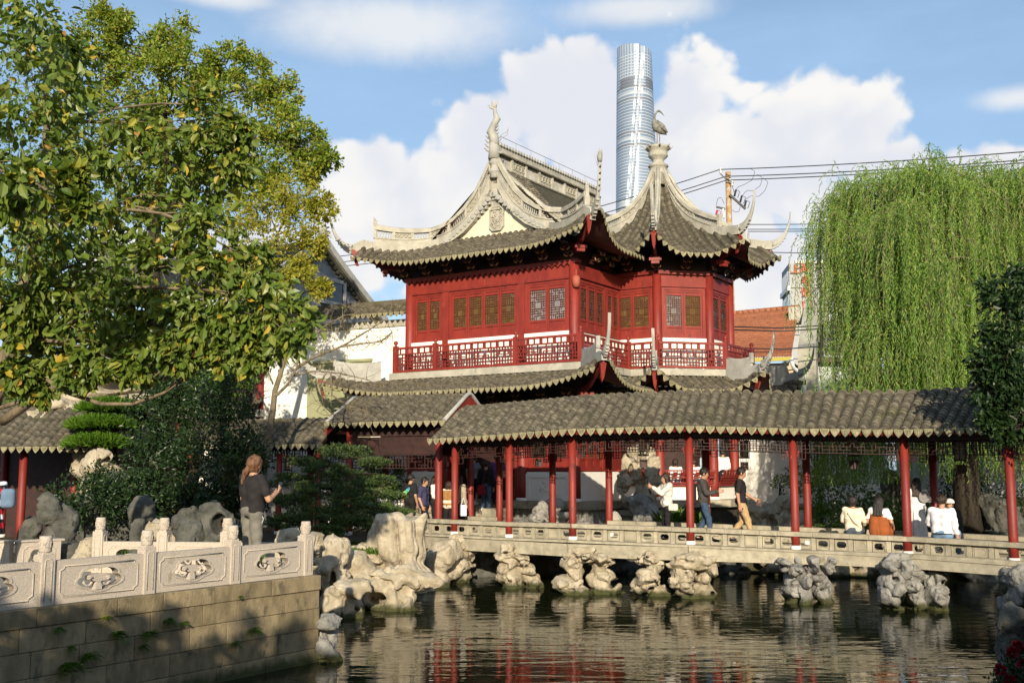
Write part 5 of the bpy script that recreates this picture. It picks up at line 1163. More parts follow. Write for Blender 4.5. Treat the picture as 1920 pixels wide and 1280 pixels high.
mb = MB(); mb.beam(e0 - UPZ * 0.12, e1 - UPZ * 0.12, 0.12, 0.16); mb.build('gutter', flat_mat('yellow_gutter', (0.42, 0.36, 0.07)), rh)
mb = MB(); mb.beam(V3(*e0[:2], 5.15) + dn * 0.44, V3(*e1[:2], 5.15) + dn * 0.44, 0.16, 0.35); mb.build('brick_band', flat_mat('brick_band_red', (0.30, 0.11, 0.06)), rh)
g0, g1 = r1 + dh * 0.3, e1 + dh * 0.3; mb = MB(); mb.prism([g0 + UPZ * 0.5, g1 + UPZ * 0.25 - dn * 0.25, V3(*g1[:2], 0.9) - dn * 0.25, V3(*g0[:2], 0.9)], dh * 0.75); mb.build('fire_wall', rough_mat('old_grey_render', (0.26, 0.25, 0.20), (0.40, 0.38, 0.30), 1.5, 0.9, 0.3), rh)
mb = MB(); c = at(1494, 592, 50); mb.obox(c, dh * 0.32, dn * 0.4, UPZ * 0.38); mb.build('chimney', M['stucco'], rh)
mb = MB(); q = at(1483, 672, 45.6); mb.tube([q, q + V3(0.1, 0, -0.4), q + V3(0.55, 0, -0.75), q + V3(0.55, 0, -1.2), q + V3(0.45, 0, -6)], 0.09, 8); mb.build('downpipe', M['porcelain'], rh)
dk = thing('dark_tile_house', (16, 48, 1), 'lean-to house with a dark tile roof and bluish wall against the willow', 'house')
d0, d1 = at(1512, 604, 51), at(1600, 600, 50.5); f0, f1 = at(1502, 668, 46.5), at(1600, 668, 46)
for k in range(14):
    t0, t1 = k / 14, (k + 1.4) / 14; A = []; B = []
    for i in range(31): x = i / 30; wv = 0.05 * math.cos(i * math.pi); A.append(d0 + (d1 - d0) * x + ((f0 + (f1 - f0) * x) - (d0 + (d1 - d0) * x)) * t0 + UPZ * wv); B.append(d0 + (d1 - d0) * x + ((f0 + (f1 - f0) * x) - (d0 + (d1 - d0) * x)) * min(1, t1) + UPZ * (wv + 0.07))
    mb = MB(); mb.grid([A, B]); mb.build('tile_course', M['bed'], dk)
mb = MB(); mb.prism([V3(*f0[:2], 7.7) + dn * 0.4, V3(*f1[:2], 7.7) + dn * 0.4, V3(*f1[:2], 0.9) + dn * 0.4, V3(*f0[:2], 0.9) + dn * 0.4], dn * 5); mb.build('wall_body', rough_mat('bluish_plaster', (0.40, 0.43, 0.44), (0.52, 0.54, 0.53), 1.6, 0.9, 0.2), dk)
mb = MB(); mb.beam(f0 - UPZ * 0.15, f1 - UPZ * 0.15, 0.15, 0.2); mb.build('gutter', M['darkwood'], dk)
# white walls behind the bridge on the right
rw = thing('right_garden_wall', (10, 36.5, 1), 'sunlit white garden wall with a grey base right of the pavilion veranda', 'wall')
mb = MB(); a, b = V3(7.6, 38.2, 0), V3(12.6, 36.2, 0); mb.beam(a + UPZ * 3.35, b + UPZ * 3.35, 0.3, 3.2); mb.build('wall_body', M['plaster'], rw)
mb = MB(); mb.beam(a + UPZ * 1.38, b + UPZ * 1.38, 0.42, 0.76); mb.build('wall_base', M['stucco_grey'], rw); mb = MB(); mb.beam(a + UPZ * 5.02, b + UPZ * 5.02, 0.6, 0.14); mb.build('wall_coping', M['tile'], rw)
rw2 = thing('shaded_garden_wall', (15.5, 34.5, 1), 'pale garden wall with a dark base behind the hanging willow strands', 'wall')
mb = MB(); a, b = V3(12.9, 36.0, 0), V3(20, 33.0, 0); mb.beam(a + UPZ * 3.5, b + UPZ * 3.5, 0.3, 2.9); mb.build('wall_body', rough_mat('shade_grey_plaster', (0.45, 0.46, 0.45), (0.55, 0.55, 0.53), 1.5, 0.9, 0.1), rw2)  # white wall's plaster greyed in colour to stand for willow shade
mb = MB(); mb.beam(a + UPZ * 1.5, b + UPZ * 1.5, 0.42, 1.1); mb.build('wall_base', M['bed'], rw2); mb = MB(); mb.beam(a + UPZ * 5.02, b + UPZ * 5.02, 0.6, 0.14); mb.build('wall_coping', M['tile'], rw2)

# ---------------------------------------------------------------- far city: sign building and the glass tower
sb = thing('sign_building', (46, 160, 0), 'grey office block with red rooftop characters behind the willow', 'office block')
M['clad'] = rough_mat('grey_cladding', (0.30, 0.31, 0.32), (0.37, 0.37, 0.37), 0.4, 0.8, 0.05); M['blueglass'] = flat_mat('blue_glass', (0.16, 0.25, 0.34), 0.08, 0.8)
c0 = at(1479, 490, 160); c1 = at(1640, 478, 160); cl = at(1465, 487, 168)
mb = MB(); mb.prism([V3(c0[0], 160, 0), V3(c1[0], 160, 0), V3(c1[0], 185, 0), V3(cl[0] / 168 * 185 + 0.8, 185, 0), V3(cl[0], 168, 0)], UPZ * (c0[2] - 0.3)); mb.build('block_body', M['clad'], sb)
for i in range(9):
    z = c0[2] - 2.6 - i * 3.6
    mb = MB(); a = V3(cl[0] - 0.1, 167.5, z); b = V3(c0[0] - 0.1, 160.2, z); mb.beam(a, b, 0.2, 2.2); mb.build('window_pane', M['blueglass'], sb)
    mb = MB(); mb.beam(V3(cl[0] - 0.15, 168, z - 1.55), V3(c0[0] - 0.1, 159.9, z - 1.55), 0.5, 0.7); mb.build('balcony_ledge', M['porcelain'], sb)
    mb = MB(); mb.beam(V3(c0[0], 159.95, z - 1.5), V3(c1[0], 159.95, z - 1.5), 0.06, 0.10); mb.build('cladding_joint', M['iron'], sb)
    mb = MB(); mb.beam(V3(c0[0] + 8, 159.95, z), V3(c0[0] + 9.5, 159.95, z), 0.1, 1.8); mb.build('window_pane', M['blueglass'], sb)
mb = MB(); mb.beam(V3(cl[0], 160, c0[2] - 0.1), V3(c1[0], 160, c0[2] - 0.1), 0.6, 0.5); mb.build('roof_edge', M['porcelain'], sb)
M['signred'] = flat_mat('sign_red', (0.62, 0.10, 0.035), 0.5)
def text(body, p, size, ex, ez, mat, name, parent, depth=0.1):
    cu = bpy.data.curves.new('lettering', 'FONT'); cu.body = body; cu.size = size; cu.extrude = depth / 2; cu.align_x = 'CENTER'; cu.align_y = 'CENTER'; cu.resolution_u = 2
    o = bpy.data.objects.new('lettering_tmp', cu); COL.objects.link(o); dg = bpy.context.evaluated_depsgraph_get(); me = bpy.data.meshes.new_from_object(o.evaluated_get(dg)); bpy.data.objects.remove(o)
    me.materials.clear(); me.materials.append(mat); return place(me, name, parent, frame(p, ex, ez, np.cross(ex, ez)))
for ch, px, py in (('上', 1491, 505), ('海', 1508, 504), ('老', 1511, 527), ('饭', 1511, 549), ('店', 1513, 572)):
    q = at(px, py, 159.6); text(ch, V3(q[0], 159.6, q[2]), 1.55, V3(1, 0, 0), UPZ, M['signred'], 'sign_character', sb, 0.25)
tw = thing('glass_skyscraper', (170, 1450, 0), 'pale twisting glass skyscraper rising far behind the turret', 'skyscraper')
M['tglass'] = rough_mat('tower_glass', (0.25, 0.32, 0.40), (0.36, 0.43, 0.51), 0.012, 0.22, 0.0, stretch=(1, 1, 3)); M['tspan'] = flat_mat('tower_spandrel', (0.40, 0.45, 0.51), 0.35, 0.5); M['tdark'] = flat_mat('tower_louvre', (0.16, 0.18, 0.22), 0.5)
for k in ('tglass',):
    pb = [n for n in M[k].node_tree.nodes if n.type == 'BSDF_PRINCIPLED'][0]; pb.inputs['Specular IOR Level'].default_value = 0.6; pb.inputs['Metallic'].default_value = 0.45
tY = 1450.0; ct = at(1191, 102, tY); cb_ = at(1193, 400, tY); ztop = ct[2]
NS = 96; NF = 132; levels = np.linspace(0, ztop - 6, NF + 1)
def tring(z, inset=0.0):
    f = z / ztop; cx_ = cb_[0] + (ct[0] - cb_[0]) * (z - cb_[2]) / (ct[2] - cb_[2]); Rm = np.interp(f, [0, 0.5, 0.62, 0.8, 1.0], [41, 31.2, 29.6, 27.0, 24.4]) - inset; ph = R(-96) + R(110) * (f - 0.8)
    th = np.linspace(0, 2 * math.pi, NS, endpoint=False); rel = (th - ph + math.pi) % (2 * math.pi) - math.pi
    rr = Rm * (1 + 0.055 * np.cos(3 * (th - ph))) * (1 - 0.10 * np.exp(-(rel / 0.10) ** 2))
    return np.stack([cx_ + rr * np.cos(th), tY + rr * np.sin(th), np.full(NS, z)], 1), rel
vs = []; fs = []; mi = []
def crownz(P, z): return P + np.array([0, 0, 1])[None] * 0
belts = [0.888, 0.775, 0.62, 0.5]
for i in range(NF):
    z0, z1 = levels[i], levels[i + 1]; zm = z0 + (z1 - z0) * 0.30
    for k, (a, b, ins, mt) in enumerate(((z0, zm, 0.0, 1), (zm, z1, 0.45, 0))):
        A, rel = tring(a, ins); B, _ = tring(b, ins); base = len(vs); f = (a / ztop); vs += A.tolist() + B.tolist()
        belt = any(abs(f - x) < 0.006 for x in belts); line = any(abs(f - x - 0.016) < 0.003 or abs(f - x + 0.018) < 0.003 for x in belts)
        for s in range(NS):
            m_ = mt
            if belt: m_ = 1
            elif line and k: m_ = 2
            if 0.905 < f < 0.926 and 0.32 < abs(rel[s]) < 1.35: m_ = 2
            if abs(rel[s]) < 0.07: m_ = 1
            if f > 0.93 and s % 3 == 0: m_ = 1
            fs.append((base + s, base + (s + 1) % NS, base + NS + (s + 1) % NS, base + NS + s)); mi.append(m_)
A, rel = tring(levels[-1], 0.2); B = A.copy(); B[:, 2] += 5 + 6 * np.cos(rel * 0.5 + 0.2) - 5 * np.cos(np.linspace(0, 2 * math.pi, NS, endpoint=False)); base = len(vs); vs += A.tolist() + B.tolist()
for s in range(NS): fs.append((base + s, base + (s + 1) % NS, base + NS + (s + 1) % NS, base + NS + s)); mi.append(1 if s % 3 == 0 else 0)
mb = MB(); mb.v = vs; mb.f = fs; mb.mi = mi; mb.build('facade', [M['tglass'], M['tspan'], M['tdark']], tw)

# ---------------------------------------------------------------- utility pole and wires
up = thing('utility_pole', (0, 0, 0), 'rust stained utility pole with insulators and fuses behind the turret roof', 'utility pole')
PY = 62.0; pt = at(1365, 323, PY); pb0 = V3(pt[0], PY, 0.9)
mb = MB(); mb.tube([pb0, V3(pt[0], PY, pt[2])], [0.24, 0.165], 12); mb.build('pole', M['rust'], up)
def pp(px, py): q = at(px, py, PY - 0.3); return V3(q[0], PY - 0.3, q[2])
mb = MB(); mb.beam(pp(1362, 337), pp(1351, 326), 0.05, 0.05); mb.beam(pp(1368, 365), pp(1398, 392), 0.12, 0.12); mb.beam(pp(1360, 392), pp(1343, 388), 0.1, 0.1); mb.beam(pp(1372, 346), pp(1378, 365), 0.03, 0.03); mb.build('bracket_arm', M['iron'], up)
for px, py in ((1351, 320), (1373, 343), (1369, 337), (1356, 396), (1357, 404)):
    mb = MB(); q = pp(px, py); mb.lathe(q, [(0.03, -0.2), (0.10, -0.12), (0.04, -0.06), (0.11, 0), (0.04, 0.06), (0.09, 0.12), (0.03, 0.18)], 10); mb.build('insulator', M['porcelain'], up)
for px, py in ((1378, 362), (1389, 373), (1397, 382), (1343, 400)):
    mb = MB(); mb.tube([pp(px + 2, py - 6), pp(px - 1, py + 6)], 0.06, 8); mb.tube([pp(px + 2, py - 6), pp(px + 9, py - 3), pp(px + 5, py + 9)], 0.02, 5); mb.build('fuse', M['iron'] if px > 1350 else flat_mat('red_fuse', (0.35, 0.03, 0.03)), up)
loops = [[(1404, 315), (1416, 321), (1410, 338), (1394, 347), (1385, 350), (1378, 358)], [(1420, 327), (1430, 334), (1425, 349), (1412, 358), (1400, 357), (1391, 368)], [(1432, 334), (1440, 342), (1434, 358), (1422, 369), (1408, 367), (1398, 374)], [(1343, 385), (1346, 372), (1352, 370), (1358, 382)], [(1371, 392), (1378, 398), (1385, 397), (1388, 388)]]
for lo in loops: mb = MB(); q, _ = resample([pp(*x) for x in lo], 14); mb.tube(q, 0.014, 5); mb.build('jumper_cable', M['iron'], up)
far = V3(-60, 95, 14); wl = []
for (x1, y1), (x2, y2), (x3, y3) in (((560, 486), (1350, 318), (1960, 281.5)), ((560, 497), (1361, 331), (1960, 297)), ((560, 505), (1362, 338), (1960, 302))):
    wr = thing('overhead_wire', pp(x2, y2), {318: 'topmost overhead wire of the utility pole', 331: 'middle overhead wire of the upper three on the utility pole', 338: 'lowest overhead wire of the upper three on the utility pole'}[y1 and y2], 'wire', 'overhead wires')
    a, b, c = at(x1, y1, 78), pp(x2, y2), at(x3, y3, 50)
    for p, q, sg in ((a, b, 1.0), (b, c, 0.12)):
        mb = MB(); mb.tube([p + (q - p) * t - UPZ * sg * 4 * t * (1 - t) for t in np.linspace(0, 1, 18)], 0.030, 5); mb.build('cable', M['iron'], wr)
for j, (p, q) in enumerate((((1402, 421), (1960, 404)), ((1402, 430), (1960, 414)), ((1402, 434), (1960, 418)), ((1402, 472), (1960, 470)))):
    a, b = at(*p, 60), at(*q, 52); mb = MB(); mb.tube([a + (b - a) * t - UPZ * 0.5 * t * (1 - t) for t in np.linspace(0, 1, 12)], 0.024, 5)
    o = mb.build('lower_wire', M['iron']); tag(o, ('upper of the low wires running from the turret eave into the willow', 'second low wire running from the turret eave into the willow', 'third low wire running from the turret eave into the willow', 'lone thin wire crossing the sky just over the sign building')[j], 'wire', 'low wires into the willow')
for j, (p, q) in enumerate((((1370, 612), (1560, 609)), ((1370, 618), (1560, 615)), ((1370, 652), (1560, 648)))):
    a, b = at(*p, 45), at(*q, 44); mb = MB(); mb.tube([a, (a + b) / 2 - UPZ * 0.1, b], 0.028, 5); o = mb.build('house_wire', M['iron']); tag(o, ('upper black cable crossing the orange tile roof', 'black cable just under the upper one across the orange tile roof', 'lowest black cable crossing the orange tile roof near its eave')[j], 'cable', 'cables across the tile roof')

# ---------------------------------------------------------------- lake stones
def stone_f(c, size, seed, lumps=5, holes=0, rough=0.10, flute=0.0, lumpy=0.5):
    rr = np.random.default_rng(seed); c = np.asarray(c, float); sx, sy, sz = size; E = []
    for i in range(lumps):
        f = (i + 0.5) / lumps; E.append((c + V3(rr.uniform(-1, 1) * sx * 0.28, rr.uniform(-1, 1) * sy * 0.28, sz * (0.12 + 0.76 * f)), V3(sx, sy, sz / max(1.6, lumps * 0.42)) * rr.uniform(0.34, 0.52, 3) if lumps > 1 else V3(sx, sy, sz) * 0.5))
    Hs = [(c + V3(rr.uniform(-0.40, 0.40) * sx, -sy * 0.35, sz * rr.uniform(0.15, 0.8)), V3(sx * rr.uniform(0.07, 0.15), sy, sz * rr.uniform(0.06, 0.13))) for _ in range(holes)]
    m_ = min(size); fr = 1.7 / m_
    PL = []
    for _ in range(9):
        pn_ = nrm(rr.normal(size=3)); PL.append((pn_, (abs(pn_[0]) * sx + abs(pn_[1]) * sy + abs(pn_[2]) * sz) * rr.uniform(0.33, 0.46)))
    def f(X, Y, Z):
        wx = fbm(X * fr * 0.6, Y * fr * 0.6, Z * fr * 0.6, seed, 2) * m_ * 0.16; wz = fbm(X * fr * 0.6 + 9, Y * fr * 0.6, Z * fr * 0.6, seed + 5, 2) * m_ * 0.16
        X = X + wx; Z = Z + wz; d = None
        for e, r_ in E:
            v = sd_ell(X, Y, Z, e, r_); d = v if d is None else smin(d, v, m_ * 0.10)
        for pn_, po in PL: d = -smin(-d, -((X - c[0]) * pn_[0] + (Y - c[1]) * pn_[1] + (Z - c[2] - sz * 0.5) * pn_[2] - po), m_ * 0.04)
        d = d + rough * m_ * 0.9 * lumpy * fbm(X * fr, Y * fr, Z * fr, seed + 3, 2) + 0.055 * m_ * fbm(X * fr * 3.1, Y * fr * 3.1, Z * fr * 3.1, seed + 8, 3)
        cr = 1 - np.abs(vnoise(X * fr * 1.15, Y * fr * 1.15, Z * fr * 1.5, seed + 21)); d = d + 0.10 * m_ * np.clip((cr - 0.90) / 0.10, 0, 1)
        if flute: d = d + flute * m_ * np.abs(np.sin(X * 9 / sx + 2.0 * vnoise(X * 2, Y * 2, Z * 0.7, seed)))
        for h_, r_ in Hs: d = -smin(-d, sd_ell(X, Y, Z, h_, r_), m_ * 0.05)
        return d
    return f
def stone(name, c, size, seed, parent=None, mat='rock', res=26, **kw):
    s = np.asarray(size, float); lo = np.asarray(c) - V3(s[0] * 0.85, s[1] * 0.85, s[2] * 0.22); hi = np.asarray(c) + V3(s[0] * 0.85, s[1] * 0.85, s[2] * 1.25)
    return nets_obj(name, stone_f(c, size, seed, **kw), lo, hi, max(s) / res, M[mat], parent, True)
def gstone(px0, px1, py_top, py_base, Y, seed, label, depth=0.8, zb=None, group=None, mat='rock', name='lake_stone', res=30, **kw):
    """a stone standing where the photograph shows it: pixel extents at distance Y"""
    a = at((px0 + px1) / 2, py_base, Y); t = at((px0 + px1) / 2, py_top, Y); w = (px1 - px0) / F_PX * Y; zb = a[2] if zb is None else zb
    o = stone(name, V3(a[0], Y, zb), (w, w * depth, t[2] - zb), seed, None, mat, res, **kw); return tag(o, label, 'rock', group)
# big fluted stone and its companions between terrace and bridge
def draped(label, px0, px1, pyt, pyb, Y, seed):
    """tall stone worn into hanging vertical folds under a broad cap"""
    a, t = at((px0 + px1) / 2, pyb, Y), at((px0 + px1) / 2, pyt, Y); w = (px1 - px0) / F_PX * Y; zb = a[2]; h = t[2] - zb; c = V3(a[0], Y, zb)
    def f(X, Y_, Z):
        u = (Z - zb) / h; wob = 0.10 * vnoise(X * 2.2, Y_ * 2.2, Z * 1.2, seed); cx_ = c[0] + 0.10 * w * (1 - u) - 0.04 * w * u
        ang = np.arctan2(Y_ - c[1], X - cx_); r0 = w * (0.40 + 0.10 * (u - 0.45) ** 2 / 0.2 * 0.5 + 0.04 * np.sin(u * 7 + ang)); r = np.sqrt((X - cx_) ** 2 + ((Y_ - c[1]) * 1.2) ** 2)
        fold = np.abs(np.sin(ang * 2.5 + 0.7 + wob * 5 + u * 0.5)) ** 0.7; fine = np.abs(np.sin(ang * 7.5 + wob * 9)) ** 0.7; tip = 0.30 + 0.16 * vnoise(ang * 1.6, ang * 0, ang * 0, seed)
        d = r - r0 * (0.56 + 0.50 * fold + 0.10 * fine) * np.clip(1.15 - 0.35 * np.exp(-((u - tip) / 0.10) ** 2), 0.5, 1.2)
        d = smin(d, sd_ell(X, Y_, Z, c + V3(-w * 0.40, 0.1, h * 0.55), (w * 0.26, w * 0.26, h * 0.36)), 0.05); d = smin(d, sd_ell(X, Y_, Z, c + V3(0, -0.02, h * 0.08), (w * 0.60, w * 0.45, h * 0.16)), 0.05)
        d = d + 0.035 * fbm(X * 5, Y_ * 5, Z * 2.5, seed, 4); d = -smin(-d, -(Z - zb - h * (0.93 + 0.10 * vnoise(X * 3.2, Y_ * 3.2, Z * 0, 3))), 0.12)
        d = -smin(-d, sd_ell(X, Y_, Z, c + V3(w * 0.1, -w * 0.42, h * 0.22), (w * 0.15, w * 0.3, h * 0.06)), 0.03); return -smin(-d, sd_ell(X, Y_, Z, c + V3(-w * 0.25, -w * 0.42, h * 0.16), (w * 0.10, w * 0.3, h * 0.05)), 0.03)
    o = nets_obj('lake_stone', f, c - V3(w * 0.9, w * 0.8, 0.1), c + V3(w * 0.9, w * 0.8, h * 1.1), 0.022, M['rock']); return tag(o, label, 'rock')
draped('tall fluted cream lake stone where the bridge meets the bank', 702, 796, 962, 1100, 23.9, 11)
gstone(632, 742, 1035, 1118, 23.2, 12, 'broad rounded lake stone left of the tall fluted stone', 0.8, lumps=3, zb=-0.25, res=36)
gstone(590, 660, 1012, 1125, 22.4, 13, 'pitted upright lake stone beside the terrace end post', 0.9, lumps=5, holes=3, zb=-0.2, res=40)
gstone(655, 716, 1018, 1060, 23.9, 14, 'flat pale stone lying on the grass bank left of the fluted stone', 0.9, lumps=2)
gstone(600, 690, 1085, 1150, 21.6, 15, 'low pale lake stone at the waterline below the pitted upright stone', 0.9, lumps=3, holes=1, zb=-0.25)
gstone(690, 812, 1070, 1140, 22.9, 16, 'low wide stone ledge at the waterline under the fluted stone', 0.7, lumps=4, holes=2, zb=-0.3, res=40)
gstone(582, 640, 1142, 1245, 17.0, 27, 'grey stone standing in the water against the terrace wall corner', 0.9, lumps=6, zb=-0.25, mat='rock_grey', res=44, lumpy=0.9)
gstone(555, 612, 1000, 1060, 20.2, 18, 'shaded stone behind the terrace end post', 0.9, lumps=3)
# tall scholar stones by the pavilion
gstone(1163, 1222, 826, 940, 32.6, 21, 'tall pierced scholar stone standing upright before the pavilion veranda', 0.6, lumps=7, holes=5, res=56, zb=1.7, lumpy=0.8)
gstone(1205, 1238, 858, 930, 32.2, 22, 'narrow leaning scholar stone right of the tall pierced one', 0.6, lumps=4, holes=1, res=36, zb=1.9)
gstone(1168, 1240, 928, 990, 32.0, 23, 'dark blue grey stone foot under the tall pierced scholar stone', 0.8, lumps=3, mat='rock_grey', zb=0.9)  # shade at the base is put into this stone's grey colour
gstone(995, 1030, 940, 980, 30.2, 24, 'round grey stone at the foot of the carved stone panel', 0.9, lumps=3, mat='rock_grey')
gstone(1020, 1055, 948, 985, 30.0, 25, 'small grey stone right of the round one under the carved stone panel', 0.9, lumps=2, mat='rock_grey')
mb = MB(); q = at(1153, 985, 29.8); mb.lathe(V3(q[0], 29.8, 1.15), [(0.17, 0), (0.17, 0.35), (0.21, 0.37), (0.19, 0.45), (0.08, 0.60), (0.0, 0.63)], 10); tag(mb.build('stone_lantern_cap', M['stucco']), 'small cream stone post with a pointed cap left of the tall pierced stone', 'stone post')
# stones on the far bank right
for k, (a, b, t, bs, Y, lb) in enumerate(((1390, 1450, 935, 985, 31.5, 'sunlit lake stone at the bank below the white wall'), (1425, 1500, 925, 992, 31.0, 'large sunlit lake stone with a rusty stain beside the third bridge column'), (1480, 1560, 960, 1005, 30.0, 'low lake stone in front of the green shrub behind the bridge'),
        (1655, 1700, 870, 985, 32.5, 'tall dark upright stone in the willow shade behind the bridge'), (1780, 1850, 940, 1010, 31.0, 'rough grey stone heap right of the seated man in the white shirt'), (1840, 1925, 930, 1015, 30.0, 'grey stone heap at the far right behind the last bridge column'))):
    gstone(a, b, t, bs, Y, 40 + k, lb, 0.8, zb=0.6, lumps=4, holes=1 if k != 3 else 3, mat='rock' if k < 3 else 'rock_shade', res=30)
bank = [(-1.9, 27.6), (-1.0, 29.9), (0.2, 30.3), (1.6, 30.0), (2.9, 30.7), (4.0, 30.8), (5.2, 30.9), (6.4, 31.0), (7.6, 30.4), (8.8, 29.9), (10.0, 29.6), (11.2, 29.3), (12.4, 29.0), (13.6, 28.8), (15.0, 28.5)]
for k, (x, y) in enumerate(bank):
    o = stone('bank_stone', (x, y, -0.25), (rng.uniform(1.0, 1.5), 0.9, rng.uniform(0.95, 1.45)), 60 + k, None, 'rock' if k in (0, 8, 9, 10) else 'rock_shade', 22, lumps=3)
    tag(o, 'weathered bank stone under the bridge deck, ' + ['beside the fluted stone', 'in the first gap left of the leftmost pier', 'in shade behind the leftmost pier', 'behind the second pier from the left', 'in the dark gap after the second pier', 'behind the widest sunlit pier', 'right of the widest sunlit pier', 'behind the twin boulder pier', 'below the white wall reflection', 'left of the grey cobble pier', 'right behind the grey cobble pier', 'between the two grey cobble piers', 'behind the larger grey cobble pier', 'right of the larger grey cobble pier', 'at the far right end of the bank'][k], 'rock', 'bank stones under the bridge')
# piers of stacked lake stones; the grey tone puts shade into the stone colour
piers = [(858, 1000, 62, 'sunlit', 3, 'leftmost rock pier under the bridge with a tall knob on top'), (966, 1012, 88, 'sunlit', 4, 'second rock pier from the left with an overhanging cap stone'), (1104, 1022, 118, 'sunlit', 5, 'widest sunlit rock pier with two arched feet'), (1218, 1036, 58, 'sunlit', 2, 'slim pier of pale stone between the widest pier and the twin boulders'),
         (1296, 1036, 108, 'sunlit', 4, 'sunlit pier of two big boulders beside the middle column'), (1505, 1050, 108, 'grey', 5, 'grey pier of cobble like stones under the fourth column'), (1700, 1036, 138, 'grey', 6, 'larger grey pier of piled stones rising over the deck edge'), (1905, 1066, 90, 'grey', 4, 'grey rock pier cut off at the right end of the bridge')]
for k, (pc, ptop, pw, tone, n, lb) in enumerate(piers):
    s = np.interp(pc, [851, 955, 1074, 1295, 1494, 1703, 1895], gs[1:8]); Pm = gP(s) + gN(s) * 0.02; Y = Pm[1]; w = pw / F_PX * Y; X = at(pc, 1050, Y)[0]
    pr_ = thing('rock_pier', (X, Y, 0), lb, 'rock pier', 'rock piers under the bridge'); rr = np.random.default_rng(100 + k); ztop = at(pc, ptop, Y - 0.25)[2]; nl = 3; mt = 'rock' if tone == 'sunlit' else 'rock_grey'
    per = [max(1, int(round(n * f))) for f in (0.45, 0.4, 0.3)] if tone == 'sunlit' else [3, 3, 4] if w > 1.2 else [2, 3, 3]
    zl = [-0.3, 0.28, 0.62]; zt = [0.42, 0.80, 1.0]
    for j in range(3):
        m_ = per[j]; ww_ = w * (0.92, 0.80, 0.90)[j]
        for i in range(m_):
            cxm = X + ww_ * ((i + 0.5) / m_ - 0.5) + rr.uniform(-0.04, 0.04); sw = ww_ / m_ * 1.02
            stone('pier_stone', (cxm, Y - 0.12 + rr.uniform(-0.12, 0.05) - 0.03 * j, zl[j]), (sw, 0.95, (zt[j] - zl[j]) * 1.08), 200 + k * 20 + j * 5 + i, pr_, mt, 24, lumps=2 + (i + j) % 2, holes=(i + j + k) % 2, lumpy=0.55)
    if ztop > 0.95:                                              # knob stone leaning on the deck edge
        stone('pier_stone', (X - w * 0.12, Y - 0.42, 0.70), (w * 0.5, 0.34, max(0.35, ztop - 0.70)), 290 + k, pr_, mt, 24, lumps=3, holes=1)
# rockery on the left, and stones round the terrace
gstone(100, 285, 700, 800, 29.5, 31, 'large sunlit boulder on top of the left rockery', 0.7, zb=3.2, lumps=4, holes=2, res=44, lumpy=0.7)
gstone(150, 250, 770, 860, 27.6, 36, 'mossy rock shoulder under the pine cushions on the left rockery', 0.8, zb=2.6, lumps=3)
gstone(150, 214, 838, 902, 25.6, 32, 'sunlit hollowed rock jutting beside the dark garden pavilion', 0.8, zb=2.2, lumps=4, holes=3, res=40)
gstone(130, 262, 880, 985, 25.2, 33, 'dark rockery base under the hollowed rock', 0.8, zb=0.9, lumps=4, mat='rock_shade')
gstone(70, 128, 925, 1035, 20.4, 34, 'peaked grey lake stone with a sunlit spot near the striped dress', 0.8, zb=0.95, lumps=5, mat='rock_shade', res=40)
left = [(30, 75, 972, 1010, 20.6, 'squat dark stone beside the peaked grey stone'), (228, 280, 930, 985, 22.5, 'dark stone in the shade right of the rockery base'), (245, 282, 958, 1010, 20.2, 'small rounded stone in the row behind the rear balustrade, leftmost'), (276, 330, 965, 1012, 20.0, 'pale wedge stone in the row behind the rear balustrade'), (318, 385, 958, 1012, 19.8, 'long low stone in the row behind the rear balustrade'), (366, 440, 930, 1010, 19.9, 'craggy dark stone with raised crest left of the standing person'),
        (505, 565, 985, 1020, 19.2, 'pale low stone right of the standing person'), (100, 150, 1010, 1060, 18.6, 'shaded stone at the left foot of the rear balustrade'), (135, 180, 1012, 1062, 18.4, 'dappled stone touching the left post of the rear balustrade')]
for k, (a, b, t, bs, Y, lb) in enumerate(left): gstone(a, b, t, bs, Y, 320 + k, lb, 0.8, zb=0.95, lumps=3 + k % 3, holes=k % 2, mat='rock' if k in (3, 6, 8) else 'rock_shade', group='stones round the terrace')
mb = MB()
gstone(1876, 1950, 1125, 1300, 16.0, 380, 'dark mossy stone at the near bank under the red flowers', 0.8, zb=-0.3, lumps=4, mat='rock_shade')
# ---------------------------------------------------------------- vegetation
M['leaf_mag'] = leaf_mat('magnolia_leaf', [(0.065, 0.115, 0.016), (0.12, 0.175, 0.024), (0.085, 0.14, 0.02), (0.18, 0.225, 0.035), (0.13, 0.17, 0.045), (0.25, 0.265, 0.04), (0.46, 0.32, 0.04), (0.34, 0.17, 0.06)], 0.26, 0.40)
_r = [n for n in M['leaf_mag'].node_tree.nodes if n.type == 'VALTORGB'][0].color_ramp
for e, p in zip(_r.elements, (0, 0.25, 0.45, 0.65, 0.8, 0.94, 0.985, 1.0)): e.position = p
M['leaf_cam'] = leaf_mat('camphor_leaf', [(0.085, 0.145, 0.018), (0.14, 0.215, 0.025), (0.20, 0.27, 0.03), (0.265, 0.295, 0.035), (0.27, 0.22, 0.04)], 0.35, 0.45)
M['leaf_yel'] = leaf_mat('yellow_green_leaf', [(0.18, 0.215, 0.02), (0.26, 0.28, 0.028), (0.35, 0.33, 0.04), (0.36, 0.29, 0.05)], 0.4, 0.5)
M['leaf_willow'] = leaf_mat('willow_leaf', [(0.10, 0.195, 0.034), (0.155, 0.275, 0.05), (0.22, 0.35, 0.072), (0.31, 0.36, 0.075)], 0.35, 0.5)
M['leaf_dark'] = leaf_mat('dark_evergreen_leaf', [(0.012, 0.030, 0.009), (0.020, 0.045, 0.012), (0.035, 0.065, 0.016)], 0.15, 0.4)
